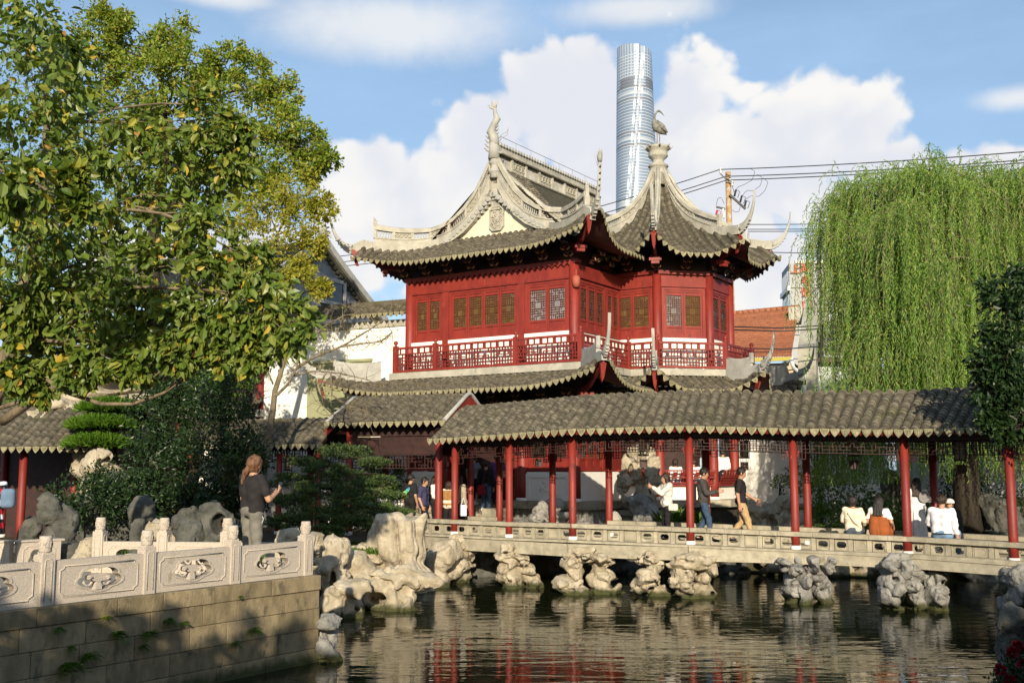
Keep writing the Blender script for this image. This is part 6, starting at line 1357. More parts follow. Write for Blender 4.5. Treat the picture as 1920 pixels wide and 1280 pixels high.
M['leaf_jun'] = leaf_mat('juniper_spray', [(0.022, 0.050, 0.018), (0.040, 0.075, 0.022), (0.07, 0.11, 0.028), (0.11, 0.13, 0.03)], 0.15, 0.55)
M['leaf_pine'] = leaf_mat('pine_needle', [(0.055, 0.13, 0.010), (0.085, 0.18, 0.014), (0.12, 0.22, 0.02)], 0.3, 0.5)
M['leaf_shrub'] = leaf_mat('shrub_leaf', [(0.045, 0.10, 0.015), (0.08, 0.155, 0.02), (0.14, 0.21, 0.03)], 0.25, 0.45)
M['petal'] = leaf_mat('red_petal', [(0.14, 0.004, 0.010), (0.22, 0.008, 0.02)], 0.3, 0.5, (1, 0.6, 0.6))
def unit(a): return a / (np.linalg.norm(a, axis=1, keepdims=True) + 1e-9)
def leaves(name, C, A, N, Ln, W, mat, parent, detail=False, fold=0.12, bend=0.0):
    """many leaf blades: C base, A axis, N upper side, length and width"""
    n = len(C); A = unit(A); S = unit(np.cross(A, N)); N = np.cross(S, A); Ln = np.broadcast_to(Ln, n)[:, None]; W = np.broadcast_to(W, n)[:, None]
    if detail:
        P = lambda a, s, u: C + A * Ln * a + S * W * s + N * Ln * u
        V = np.stack([P(0, 0, 0), P(0.30, -0.42, fold - bend * 0.1), P(0.68, -0.47, fold - bend * 0.45), P(1.0, 0, -bend), P(0.68, 0.47, fold - bend * 0.45), P(0.30, 0.42, fold - bend * 0.1), P(0.52, 0, -bend * 0.25)], 1)
        F = np.array([0, 6, 2, 1, 6, 3, 2, 0, 5, 4, 6, 6, 4, 3]); cnt = [4, 3, 4, 3]; k = 7
    else:
        V = np.stack([C, C + A * Ln * 0.5 - S * W * 0.5 + N * Ln * fold, C + A * Ln - N * Ln * bend, C + A * Ln * 0.5 + S * W * 0.5 + N * Ln * fold], 1)
        F = np.array([0, 2, 1, 0, 3, 2]); cnt = [3, 3]; k = 4
    idx = (F[None] + (np.arange(n) * k)[:, None]).ravel(); me = raw_mesh(name, V.reshape(-1, 3) - origin(parent), idx, np.tile(cnt, n), mat); return link(me, name, parent)
def clump_points(c, r, n, g, sub=14, tight=0.30):
    """points gathered in small bunches inside an ellipsoid, thinner towards its core"""
    d = unit(g.normal(size=(sub, 3))) * (g.uniform(0.25, 1.0, (sub, 1)) ** 0.5); k = g.integers(0, sub, n)
    q = d[k] + g.normal(size=(n, 3)) * tight * g.uniform(0.5, 1.1, (sub, 1))[k]; return c + q * r, q, d[k]
def rpx(p, Y): return p / F_PX * Y
def curve(p, q, sag, n=7, g=None):
    p = np.asarray(p, float); q = np.asarray(q, float); t = np.linspace(0, 1, n)[:, None]; k = np.linalg.norm(q - p)
    w = (g.normal(size=3) * 0.10 * k) if g is not None else 0
    return p + (q - p) * t + np.sin(np.pi * t) * (UPZ * sag * k + w)
def tree(name, label, cat, trunk, trad, clumps, nleaf, ln, wd, mat, bark, seed, group=None, droop=0.3, detail=False, flat=1.0, sub=14, tight=0.30, bend=0.0, twigs=5, crown='crown', limbrad=0.35, upn=0.25):
    g = np.random.default_rng(seed); trunk = np.asarray(trunk, float); root = thing(name, trunk[0], label, cat, group)
    tp, _ = resample(trunk, 10); mb = MB(); mb.tube(tp, np.interp(np.linspace(0, 1, 10), np.linspace(0, 1, len(trad)), trad), 10); mb.build('trunk', bark, root, smooth=True)
    tw = MB(); CC = []; QQ = []; KK = []; DD = []
    for (c, r) in clumps:
        c = np.asarray(c, float); r = np.broadcast_to(np.asarray(r, float), 3) * np.array([1, 1, flat]); j = int(np.argmin(np.linalg.norm((tp[2:] - (c - UPZ * r[2])) * [1, 1, 1.6], axis=1))) + 2
        lb = curve(tp[j], c, 0.10, 8, g); rr0 = np.interp(j / 9, np.linspace(0, 1, len(trad)), trad) * limbrad; mb = MB(); mb.tube(lb, np.linspace(rr0, rr0 * 0.3, 8), 7); mb.build('limb', bark, root, smooth=True)
        P, q, d = clump_points(c, r, nleaf, g, sub, tight); CC.append(P); QQ.append(q)
        for k in range(twigs):
            e = c + unit(g.normal(size=(1, 3)))[0] * r * 0.85; tw.tube(curve(lb[-2 - k % 3], e, 0.08, 5, g), np.linspace(rr0 * 0.3, rr0 * 0.08, 5), 5)
    if twigs: tw.build('twigs', bark, root, kind='stuff')
    C = np.vstack(CC); Q = np.vstack(QQ); n = len(C); A = unit(Q) * 0.7 + g.normal(size=(n, 3)) * 0.7 - UPZ * droop; N = g.normal(size=(n, 3)) * 0.6 + UPZ * upn + unit(Q) * 0.35
    sc = g.uniform(0.5, 1.25, n); leaves(crown, C, A, N, ln * sc, wd * sc, mat, root, detail, bend=bend); return root
def pc(px, py, Y, r): return (at(px, py, Y), rpx(r, Y))

# magnolia leaning over the terrace
mclump = [(50, 40, 15, 85), (60, 160, 14.5, 90), (50, 290, 14, 95), (60, 420, 14, 90), (50, 530, 15, 80), (135, 120, 16, 45), (165, 250, 15, 90), (170, 370, 15, 90), (165, 490, 15, 90), (175, 580, 15, 75), (270, 240, 16, 45), (290, 310, 15.5, 80), (290, 420, 15.5, 75), (290, 520, 15, 80),
          (295, 600, 15, 70), (390, 225, 16, 60), (430, 290, 16, 55), (380, 330, 16.5, 60), (390, 440, 15, 60), (400, 530, 15, 65), (400, 600, 15, 60), (480, 560, 14.8, 60), (540, 610, 14.6, 48), (480, 630, 15, 45), (415, 655, 15.2, 35), (330, 660, 15, 35), (200, 660, 15, 40), (100, 640, 15.5, 50), (470, 500, 15, 40), (50, 600, 15.2, 55), (150, 690, 15.3, 32), (40, 700, 15.4, 28), (250, 685, 15, 35), (470, 665, 15, 26), (80, 730, 15.6, 20), (40, 350, 11.5, 55), (145, 385, 12, 22), (140, 330, 12, 16), (440, 240, 16, 30)]
mt = [V3(-8.35, 16.3, 1.27), at(-44, 900, 16.2), at(-24, 800, 16), at(0, 710, 15.9), at(20, 640, 15.9), at(40, 560, 15.7), at(70, 430, 15.5), at(90, 280, 15.4), at(85, 120, 15.3)]
mag = tree('magnolia_tree', 'large leaved yellowing magnolia leaning over the terrace at the near side', 'tree', mt, [0.13, 0.115, 0.10, 0.07, 0.03], [pc(*q) for q in mclump], 390, 0.170, 0.088, M['leaf_mag'], M['bark'], 21, droop=0.75, detail=True, sub=22, tight=0.24, bend=0.12, twigs=4, limbrad=0.42)
for pts, r0, r1 in (([at(18, 712, 16), at(60, 676, 15.9), at(93, 647, 15.8), at(120, 618, 15.7), at(140, 590, 15.6)], 0.075, 0.045), ([at(4, 790, 16.1), at(40, 765, 15.9), at(75, 742, 15.7), at(120, 712, 15.5), at(160, 686, 15.3)], 0.075, 0.04), ([at(22, 640, 15.9), at(45, 585, 15.8), at(66, 550, 15.7)], 0.07, 0.05)):
    q, _ = resample(pts, 10); mb = MB(); mb.tube(q, np.linspace(r0, r1, 10), 9); mb.build('limb', M['bark'], mag, smooth=True)
# camphor trees behind
cclump = [(185, 60, 34, 55), (250, 85, 34, 55), (320, 75, 35, 45), (350, 130, 34, 60), (300, 150, 33, 60), (430, 110, 35, 42), (470, 150, 35, 52), (525, 175, 35, 40), (435, 190, 34, 60), (530, 235, 34, 45), (575, 265, 34, 45), (610, 300, 34, 24), (590, 320, 34, 26), (500, 290, 34, 60), (480, 350, 34, 55), (420, 280, 35, 60), (340, 240, 35, 70), (240, 190, 35, 70), (250, 300, 35, 80), (340, 350, 36, 80), (170, 140, 35, 60), (140, 250, 36, 90), (240, 430, 36, 90), (130, 420, 37, 90), (395, 150, 35, 30), (210, 40, 34, 30)]
tree('camphor_tree', 'tall camphor tree with bunched olive leaves against the sky behind the magnolia', 'tree', [V3(-11.6, 35.5, 1), at(285, 440, 35.5), at(305, 340, 35), at(315, 260, 35), at(300, 180, 34.6), at(300, 120, 34.5)], [0.38, 0.30, 0.2, 0.08], [pc(*q) for q in cclump], 1500, 0.17, 0.09, M['leaf_cam'], M['darkbark'], 22, droop=0.15, sub=16, tight=0.22, twigs=5, limbrad=0.4)
yclump = [(560, 360, 33, 45), (600, 385, 33, 28), (510, 400, 33, 55), (565, 425, 33, 45), (590, 455, 33, 25), (470, 450, 33, 50), (530, 480, 33, 50), (560, 505, 32, 26), (500, 540, 33, 50), (430, 400, 34, 50), (420, 500, 34, 55), (600, 540, 32, 18)]
tree('yellow_green_tree', 'bright yellow green small leaved tree in front of the shaded hall gable', 'tree', [V3(-8.9, 34, 1), at(470, 700, 33.5), at(500, 560, 33), at(520, 440, 33)], [0.22, 0.15, 0.06], [pc(*q) for q in yclump], 1100, 0.135, 0.07, M['leaf_yel'], M['darkbark'], 23, droop=0.2, sub=18, tight=0.24, twigs=6)
# half bare tree before the white wall
g = np.random.default_rng(5); bt = thing('bare_tree', at(492, 880, 28.5) * [1, 1, 0] + V3(0, 0, 1.05), 'half bare tree with thin grey branches spreading before the white wall', 'tree')
def limb(pts, r0, r1, n=12, nm='limb'): q, _ = resample(pts, n); mb = MB(); mb.tube(q, np.linspace(r0, r1, n), 7); return mb.build(nm, M['bark'], bt, smooth=True), q
Yb = 28.5; _, T0 = limb([at(486, 960, Yb), at(498, 850, Yb), at(512, 770, Yb), at(516, 730, Yb), at(530, 690, Yb), at(540, 650, Yb), at(532, 610, Yb)], 0.13, 0.045, nm='trunk')
brs = [[(514, 745), (540, 720), (556, 690), (562, 655), (575, 635)], [(556, 690), (590, 668), (640, 650), (690, 620), (720, 600)], [(640, 650), (670, 645), (715, 640), (735, 622)], [(548, 705), (590, 695), (640, 700), (690, 712)], [(620, 697), (622, 740), (650, 760), (690, 770)], [(502, 770), (485, 735), (470, 715), (455, 690)], [(500, 830), (478, 790), (462, 775)], [(612, 697), (600, 720), (606, 760), (640, 790)], [(575, 640), (610, 610), (650, 590)], [(505, 660), (490, 640), (478, 610)], [(512, 720), (500, 690), (498, 650)]]
ends = []
for k, b in enumerate(brs):
    q = [at(x, y, Yb + (0.4 if k % 2 else -0.3) * i / len(b)) for i, (x, y) in enumerate(b)]; _, P = limb(q, 0.045 if k < 2 else 0.026, 0.012); ends.append(P)
tw = MB(); LC = []
for P in ends:
    for i in range(3, 12):
        for _ in range(3):
            d = g.normal(size=3) * [1, 0.6, 0.7]; e = P[i] + nrm(d) * g.uniform(0.25, 0.7); q = curve(P[i], e, -0.12, 5, g); tw.tube(q, np.linspace(0.010, 0.004, 5), 4, cap=False); LC += [q[-1], q[-2]]
tw.build('twigs', M['bark'], bt, kind='stuff')
LC = np.array(LC); LC = LC[g.random(len(LC)) < 0.22]; leaves('crown', LC, g.normal(size=LC.shape) - UPZ * 0.5, g.normal(size=LC.shape), 0.09, 0.05, M['leaf_yel'], bt)
# dense dark shrub, darker trees and the clipped juniper
dclump = [(380, 730, 26, 70), (320, 740, 26, 50), (430, 740, 26.5, 45), (290, 800, 25.5, 60), (370, 810, 25.5, 75), (440, 800, 26, 50), (460, 860, 25.5, 40), (280, 870, 25.3, 65), (360, 880, 25, 80), (430, 900, 25, 60), (300, 940, 24.6, 55), (390, 950, 24.5, 60), (460, 930, 24.8, 35)]
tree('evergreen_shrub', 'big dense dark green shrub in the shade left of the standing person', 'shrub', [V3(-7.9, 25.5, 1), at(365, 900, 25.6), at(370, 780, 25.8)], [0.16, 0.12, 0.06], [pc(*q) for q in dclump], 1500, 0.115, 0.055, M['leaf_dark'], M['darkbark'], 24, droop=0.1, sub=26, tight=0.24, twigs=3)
d2 = [(30, 110, 34, 90), (40, 270, 34, 110), (140, 340, 35, 90), (130, 200, 36, 70), (340, 690, 31, 60), (420, 690, 31, 50), (280, 650, 32, 60), (200, 640, 32, 70), (470, 680, 31, 30), (120, 680, 33, 70), (60, 700, 33, 70), (20, 470, 35, 100), (20, 590, 34, 80), (110, 500, 35, 80), (400, 620, 32, 50), (330, 600, 33, 60), (200, 560, 34, 90), (90, 580, 34, 90), (20, 720, 32, 60)]
tree('shade_tree', 'dark green tree filling the gap between magnolia and rockery', 'tree', [V3(-12.5, 33, 1), at(240, 720, 32.5), at(230, 600, 33)], [0.25, 0.2, 0.1], [pc(*q) for q in d2], 1200, 0.16, 0.08, M['leaf_shrub'], M['darkbark'], 25, droop=0.2, sub=16, tight=0.25, twigs=3)
jp = []
for (x, y, Y, w) in ((640, 848, 25.6, 48), (575, 866, 25.4, 34), (700, 866, 25.6, 30), (612, 880, 25.2, 40), (560, 902, 25.0, 52), (668, 896, 25.2, 52), (716, 902, 25.4, 30), (612, 920, 24.8, 50), (548, 938, 24.6, 44), (690, 926, 25.0, 42), (735, 930, 25.2, 22), (640, 948, 24.7, 54), (580, 962, 24.4, 50), (715, 955, 24.9, 38), (752, 962, 25.0, 20), (535, 978, 24.3, 40), (662, 976, 24.4, 44), (610, 992, 24.2, 46), (700, 985, 24.5, 34)):
    jp.append((at(x, y, Y), np.array([rpx(w, Y), rpx(w, Y) * 0.9, rpx(w, Y) * 0.62])))
tree('clipped_juniper', 'cloud clipped dark juniper with layered pads before the gatehouse', 'shrub', [V3(-4.3, 25.2, 1.05), at(635, 960, 25), at(625, 900, 25.2), at(640, 860, 25.4)], [0.16, 0.12, 0.05], jp, 2300, 0.075, 0.030, M['leaf_jun'], M['darkbark'], 26, droop=-0.5, flat=0.40, sub=30, tight=0.20, twigs=3)
rt = [(1890, 540, 20.4, 40), (1880, 600, 20.4, 50), (1868, 665, 20.4, 48), (1862, 720, 20.4, 42), (1890, 760, 20.4, 45), (1866, 790, 20.4, 22), (1880, 815, 20.4, 14), (1925, 560, 20.4, 60), (1930, 660, 20.4, 70), (1930, 760, 20.4, 55), (1845, 690, 20.4, 22)]
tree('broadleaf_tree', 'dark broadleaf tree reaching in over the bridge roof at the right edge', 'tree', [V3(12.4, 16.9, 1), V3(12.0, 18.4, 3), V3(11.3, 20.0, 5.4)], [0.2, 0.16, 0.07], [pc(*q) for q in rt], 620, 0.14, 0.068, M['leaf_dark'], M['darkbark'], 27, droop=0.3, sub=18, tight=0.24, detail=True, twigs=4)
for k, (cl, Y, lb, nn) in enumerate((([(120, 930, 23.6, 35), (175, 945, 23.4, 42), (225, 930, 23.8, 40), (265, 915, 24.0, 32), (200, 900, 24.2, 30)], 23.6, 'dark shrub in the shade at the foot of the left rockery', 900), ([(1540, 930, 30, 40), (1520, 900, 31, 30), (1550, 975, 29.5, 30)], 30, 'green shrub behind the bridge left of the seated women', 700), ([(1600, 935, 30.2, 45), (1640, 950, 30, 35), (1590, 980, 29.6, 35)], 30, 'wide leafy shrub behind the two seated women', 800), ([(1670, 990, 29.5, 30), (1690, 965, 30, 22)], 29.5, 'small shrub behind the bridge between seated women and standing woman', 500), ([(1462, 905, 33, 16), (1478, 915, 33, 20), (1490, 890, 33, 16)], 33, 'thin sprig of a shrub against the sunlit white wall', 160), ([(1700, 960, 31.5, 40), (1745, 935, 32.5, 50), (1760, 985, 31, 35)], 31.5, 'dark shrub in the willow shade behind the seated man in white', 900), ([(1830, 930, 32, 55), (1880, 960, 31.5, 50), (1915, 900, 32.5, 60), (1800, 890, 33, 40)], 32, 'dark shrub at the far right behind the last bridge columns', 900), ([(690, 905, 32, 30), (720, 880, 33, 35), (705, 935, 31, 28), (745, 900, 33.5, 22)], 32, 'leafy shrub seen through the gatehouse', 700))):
    b = at(cl[0][0], 1000, Y); tree('garden_shrub', lb, 'shrub', [V3(b[0], Y, 1.05), at(cl[0][0], cl[0][1], Y)], [0.05, 0.02], [pc(*q) for q in cl], nn, 0.10, 0.055, M['leaf_dark'] if 'dark shrub' in lb else M['leaf_shrub'], M['darkbark'], 40 + k, 'shrubs behind the bridge', droop=0.1, sub=14, tight=0.3, twigs=4)
# pine cushions on the rockery
pn = thing('rock_pine', at(195, 850, 27.4), 'bright green pine trained in three flat cushions over the left rockery', 'pine'); mb = MB(); mb.tube([at(215, 850, 27.6), at(205, 800, 27.4), at(215, 755, 27.3)], [0.08, 0.06, 0.03], 8); mb.build('trunk', M['darkbark'], pn)
for (px, py, Y, w, h) in ((205, 768, 27.0, 55, 20), (192, 800, 26.8, 62, 22), (184, 834, 26.6, 56, 20)):
    g = np.random.default_rng(int(px)); c = at(px, py, Y); n = 2600; q = unit(g.normal(size=(n, 3))) * g.uniform(0.2, 1, (n, 1)) ** 0.5; q[:, 2] = np.abs(q[:, 2]) * 0.8 - 0.2
    P = c + q * [rpx(w, Y), rpx(w, Y) * 0.8, rpx(h, Y)]; A = q * [1, 1, 0.6] + UPZ * 0.7 + g.normal(size=(n, 3)) * 0.35; leaves('needle_pad', P, A, g.normal(size=(n, 3)), 0.24, 0.022, M['leaf_pine'], pn, bend=0.15)
# willow
wl_ = thing('weeping_willow', (13.0, 30.3, 1.05), 'big weeping willow with long hanging green strands behind the bridge', 'willow')
g = np.random.default_rng(31); WC = V3(14.6, 31.0, 0)
mb = MB(); mb.tube([V3(12.9, 30.6, 0.9), V3(12.9, 30.5, 3.2), V3(13.3, 30.6, 5.0), V3(14.0, 30.8, 7.0)], [0.42, 0.34, 0.30, 0.2], 12); mb.build('trunk', M['darkbark'], wl_, smooth=True)
SP = []; SA = []; tb = MB()
tops = [(1520, 470), (1545, 420), (1580, 375), (1620, 335), (1660, 318), (1700, 300), (1740, 300), (1780, 285), (1820, 290), (1860, 285), (1900, 290), (1950, 290), (2000, 320)]
def ztop(px): return np.interp(px, [t[0] for t in tops], [t[1] for t in tops])
tufts = []
for k in range(72):                                       # hanging mops of strands with gaps between them
    cx_ = 1592 + 430 * g.random() ** 0.95; y0 = ztop(cx_); lvl = g.random(); cy_ = y0 + 22 + lvl * 390; cY = 27.4 + g.random() * 5.2 if lvl > 0.15 else 29 + g.random() * 3
    if k < 16: cx_ = 1592 + 26 * k + g.normal() * 8; cy_ = ztop(cx_) + 14 + g.uniform(0, 46); cY = 29.5 + g.random() * 2
    for m_ in range(6 if k < 16 else 7): px = cx_ + g.normal() * 24; tufts.append((px, max(cy_ + abs(px - cx_) * 0.7 + g.normal() * 12, ztop(px) + 8), cY + g.normal() * 0.35))
for (px, py, Y) in tufts:
    c = at(px, py, Y); out = nrm(V3(c[0] - WC[0], c[1] - WC[1], 0) + V3(*g.normal(size=2), 0) * 1.0)
    lb = curve(V3(13.8, 30.7, 6.0 + 0.3 * (c[2] - 6)), c, 0.12, 6, g); tb.tube(lb, np.linspace(0.03, 0.010, 6), 5, cap=False)
    ns = 16; zend0 = g.uniform(2.3, 6.2) if c[2] < 9 else g.uniform(4.5, 7.5)
    for s in range(ns):
        st = c + g.normal(size=3) * [0.30, 0.30, 0.18]; d = nrm(out + V3(*g.normal(size=2), 0) * 0.9); Lh = min(g.uniform(1.3, 3.7), max(0.7, st[2] - 2.2)); up_ = g.uniform(0.0, 0.45) * (1 if c[2] > 8 else 0.4)
        n = int(Lh / 0.062); t = np.linspace(0, 1, n) * Lh; o = g.uniform(0.35, 1.0) * (1 - np.exp(-t / 0.7)); sw = 0.06 * np.sin(t * 1.3 + g.uniform(0, 6))
        pts = st + d[None] * (o + sw)[:, None] + UPZ * (up_ * np.sin(np.minimum(t / 0.55, math.pi)) - np.maximum(0, t - 0.35) * 0.97)[:, None]
        SP.append(pts); a = np.gradient(pts, axis=0); SA.append(a)
        if s % 3 == 0: tb.tube(pts[::6], 0.006, 3, cap=False)
tb.build('branches', M['bark'], wl_, kind='stuff')
C = np.vstack(SP); A = unit(np.vstack(SA)); n = len(C); sd = g.normal(size=(n, 3)); A = A * 0.9 + unit(sd) * 0.55
leaves('crown', C, A, g.normal(size=(n, 3)) + UPZ * 0.3, 0.130 * g.uniform(0.7, 1.2, n), 0.025, M['leaf_willow'], wl_, bend=0.05)
# grass, ferns on the wall, flowers
def grass(name, label, xr, Y, z, n, h, w=0.012, spread=0.8, cat=None, group=None):
    g = np.random.default_rng(int(abs(xr[0]) * 100) + n); P = np.stack([g.uniform(*xr, n), Y + g.uniform(-spread, spread, n), np.full(n, z)], 1); A = g.normal(size=(n, 3)) * 0.35 + UPZ
    o = leaves(name, P, A, g.normal(size=(n, 3)), h * g.uniform(0.5, 1.1, n), w, M['grass'], None, bend=0.25); tag(o, label, cat, group, 'stuff' if not cat else None)
grass('grass', 'short bright grass on the bank before the clipped juniper', (-4.9, -2.6), 24.6, 1.05, 9000, 0.20, spread=1.0)
grass('grass', 'grass under the trees behind the terrace', (-9.0, -4.5), 22.5, 1.05, 7000, 0.22, spread=1.6)
grass('grass', 'short lawn on the bank below the white wall', (7.2, 9.4), 32.6, 1.55, 5000, 0.22, spread=0.7)
grass('ornamental_grass', 'clump of arching bright grass behind the woman taking a photo', (4.05, 4.75), 28.6, 0.9, 420, 1.0, 0.03, 0.3, 'grass clump')
def fern(px, py, size, label, seed):
    g = np.random.default_rng(seed); r = ray(px, py); o = V3(0, 0, ZE); t = ((WALL_A - o) @ WALL_N) / (r @ WALL_N); p = o + r * t + WALL_N * 0.02
    root = thing('wall_fern', p, label, 'fern', 'plants growing from the terrace wall'); nfr = int(9 + size * 40)
    C = []; A = []; N = []
    st = MB()
    for k in range(nfr):
        d = nrm(WALL_N * g.uniform(0.5, 1.2) + WALL_D * g.normal() * 0.8 + UPZ * g.uniform(-0.2, 1.0)); Lf = size * g.uniform(0.6, 1.15); ts = np.linspace(0.1, 1, 9)[:, None]; q = p + d * ts * Lf - UPZ * (ts ** 2) * Lf * 0.55
        st.tube(q[::2], 0.003, 3, cap=False); sd = nrm(np.cross(d, UPZ))
        for i in range(9):
            for s in (-1, 1): C.append(q[i]); A.append(sd * s + d * 0.5 - UPZ * 0.15); N.append(UPZ + g.normal(size=3) * 0.3)
    st.build('stems', M['grass'], root, kind='stuff'); leaves('foliage', np.array(C), np.array(A), np.array(N), size * 0.26, size * 0.11, M['leaf_shrub'] if seed != 7 else M['leaf_cam'], root)
fl = [(310, 1162, 0.15, 'fresh green fern in the third joint of the terrace wall, below the third post'), (342, 1166, 0.09, 'small fern tuft just right of the fresh green one in the third joint'), (216, 1188, 0.16, 'bushy fern on the terrace wall below the second post'), (276, 1186, 0.15, 'spreading fern in the middle of the terrace wall'), (264, 1210, 0.10, 'thin fern just under the spreading one'), (436, 1205, 0.12, 'lone fern low on the wall in the sunlit patch'), (471, 1180, 0.15, 'upright fern nearest to the wall corner'),
      (195, 1156, 0.10, 'reddish brown withered tuft under the coping of the wall'), (126, 1245, 0.22, 'largest dark fern near the foot of the wall'), (164, 1228, 0.17, 'shaded fern up and right of the largest one'), (107, 1178, 0.10, 'shaded tuft under the first post'), (130, 1212, 0.09, 'tiny shaded tuft above the largest dark fern'), (446, 1118, 0.06, 'tiny sprout just under the balustrade near the corner')]
for k, (px, py, s, lb) in enumerate(fl): fern(px, py, s, lb, 7 if 'withered' in lb else 500 + k)
az_ = thing('azalea', V3(7.0, 14.6, 0.3), 'dark leaved bush with red blossoms at the near right bank', 'flower bush')
g = np.random.default_rng(9); CC = [pc(1905, 1235, 14.6, 30), pc(1930, 1280, 14.5, 45), pc(1890, 1290, 14.4, 30)]
P = np.vstack([clump_points(c, r, 420, g)[0] for c, r in CC]); leaves('foliage', P, g.normal(size=P.shape) + UPZ * 0.3, g.normal(size=P.shape) + UPZ, 0.07, 0.03, M['leaf_dark'], az_)
for px, py in ((1876, 1255), (1908, 1210), (1918, 1245), (1898, 1223), (1893, 1275)):
    c = at(px, py, 14.2); n = 40; d = unit(g.normal(size=(n, 3)) + V3(0, -0.6, 0.4)); leaves('blossom', c + d * 0.02, d, g.normal(size=(n, 3)), 0.075, 0.055, M['petal'], az_)
mb = MB(); mb.tube([V3(7.1, 14.8, 0.2), V3(7.0, 14.6, 0.5)], 0.03, 6); mb.build('stem', M['darkbark'], az_)
# the wood at the photographer's back that shades this side of the pond
back = [((-15.2, 3.0), 7.6, 3.2, 'tree'), ((-9.5, 2.2), 4.6, 1.6, 'tree'), ((-16.5, 8.5), 6.5, 3.2, 'tree'), ((-20.5, 3.0), 8.0, 4.0, 'tree'), ((8.9, -2.2), 6.3, 2.9, 'tree'), ((16.5, -1.0), 9.5, 2.8, 'tree'), ((15.5, 5.0), 8.0, 3.4, 'tree')]
BACKLB = ['tree on the near bank left of the photographer', 'low tree on the near bank beside the terrace wall', 'tree beside the terrace outside the view on the left', 'big tree far out on the left bank', 'tree behind the photographer on the near bank', 'tree behind the photographer towards the right bank', 'tree on the right bank outside the view']
for k, ((x, y), h, r, nm) in enumerate(back):
    g = np.random.default_rng(600 + k); cl = [((x + g.normal() * r * 0.45, y + g.normal() * r * 0.45, h * g.uniform(0.55, 1.0)), r * g.uniform(0.38, 0.55)) for _ in range(11)]
    if k == 1: cl = [((-9.6, 2.2, 4.4), 1.5), ((-8.2, 2.0, 3.7), 1.3), ((-6.9, 1.9, 3.5), 1.2), ((-5.8, 1.8, 3.35), 1.15), ((-4.8, 1.7, 3.45), 1.1), ((-3.8, 1.6, 3.9), 1.15), ((-2.7, 1.5, 4.1), 1.05), ((-7.3, 2.0, 4.9), 0.45), ((-6.3, 2.0, 4.7), 0.3)]
    tree('shade_giving_tree', BACKLB[k], 'tree', [V3(x, y, 0.9), V3(x, y, h * 0.5), V3(x, y, h * 0.9)], [0.3, 0.2, 0.08], cl, 420, 0.42, 0.26, M['leaf_cam'], M['darkbark'], 620 + k, 'trees on the near bank', twigs=2, sub=14)

for (x0, x1, y, h, lb, nm) in ((-30, 6, -15, 7.0, 'long dark timber hall behind the photographer', 'h'), (9, 34, -13, 6.0, 'second timber hall behind the photographer towards the right bank', 'h')):  # unseen halls added behind the camera to cut ambient sky light
    rhall = thing('added_hall', (x0, y, GZ), lb, 'hall', 'halls on the near bank'); mb = MB(); mb.box((x0, y - 8, 1.0), (x1, y, h - 2.4)); mb.build('wall_body', M['red2'], rhall)
    mb = MB(); mb.prism([V3(x0 - 0.8, y + 1.2, h - 2.6), V3(x0 - 0.8, y - 4, h), V3(x0 - 0.8, y - 9.2, h - 2.6)], V3(x1 - x0 + 1.6, 0, 0)); mb.build('roof', M['bed'], rhall)
    for k in range(8): column(rhall, V3(x0 + 1 + (x1 - x0 - 2) * k / 7, y + 0.6, GZ), 0.16, h - 2.6)
# ---------------------------------------------------------------- people
def skinmat(): 
    if 'skin' not in M: M['skin'] = flat_mat('skin', (0.42, 0.235, 0.15), 0.5, 0.35, var=0.06); M['eye'] = flat_mat('eye_dark', (0.02, 0.015, 0.012), 0.3); M['lip'] = flat_mat('lip', (0.36, 0.13, 0.10), 0.5)
    return M['skin']
CLOTH = {}
def cloth(name, c, r=0.85):
    if name not in CLOTH: CLOTH[name] = rough_mat(name, tuple(x * 0.88 for x in c), tuple(min(1, x * 1.1) for x in c), 9.0, r, 0.35, 22, bdist=0.02)
    return CLOTH[name]
def stripe_mat(name, stops, z0, period, base=0.0):
    m, t, p, out = mat_base(name); co = t.node('ShaderNodeNewGeometry').outputs['Position']; z = t.node('ShaderNodeSeparateXYZ', ins={0: co}).outputs[2]
    f = t.math('FRACT', t.math('DIVIDE', t.math('SUBTRACT', z, z0), period)); t.put(p, 'Base Color', t.ramp(f, stops, 'CONSTANT')); p.inputs['Roughness'].default_value = 0.85; return m
HAIR = {n: rough_mat(n + '_hair', a, b, 26.0, 0.5, 0.9, 60, stretch=(1, 1, 0.18), bdist=0.02) for n, a, b in (('black', (0.006, 0.005, 0.005), (0.024, 0.019, 0.018)), ('brown', (0.05, 0.020, 0.008), (0.21, 0.095, 0.040)), ('dark', (0.014, 0.008, 0.006), (0.05, 0.030, 0.019)))}
def rot(v, ax, a):
    c, s = math.cos(a), math.sin(a); x, y, z = v
    return V3(x, y * c - z * s, y * s + z * c) if ax == 'x' else (V3(x * c - y * s, x * s + y * c, z) if ax == 'z' else V3(x * c + z * s, y, -x * s + z * c))
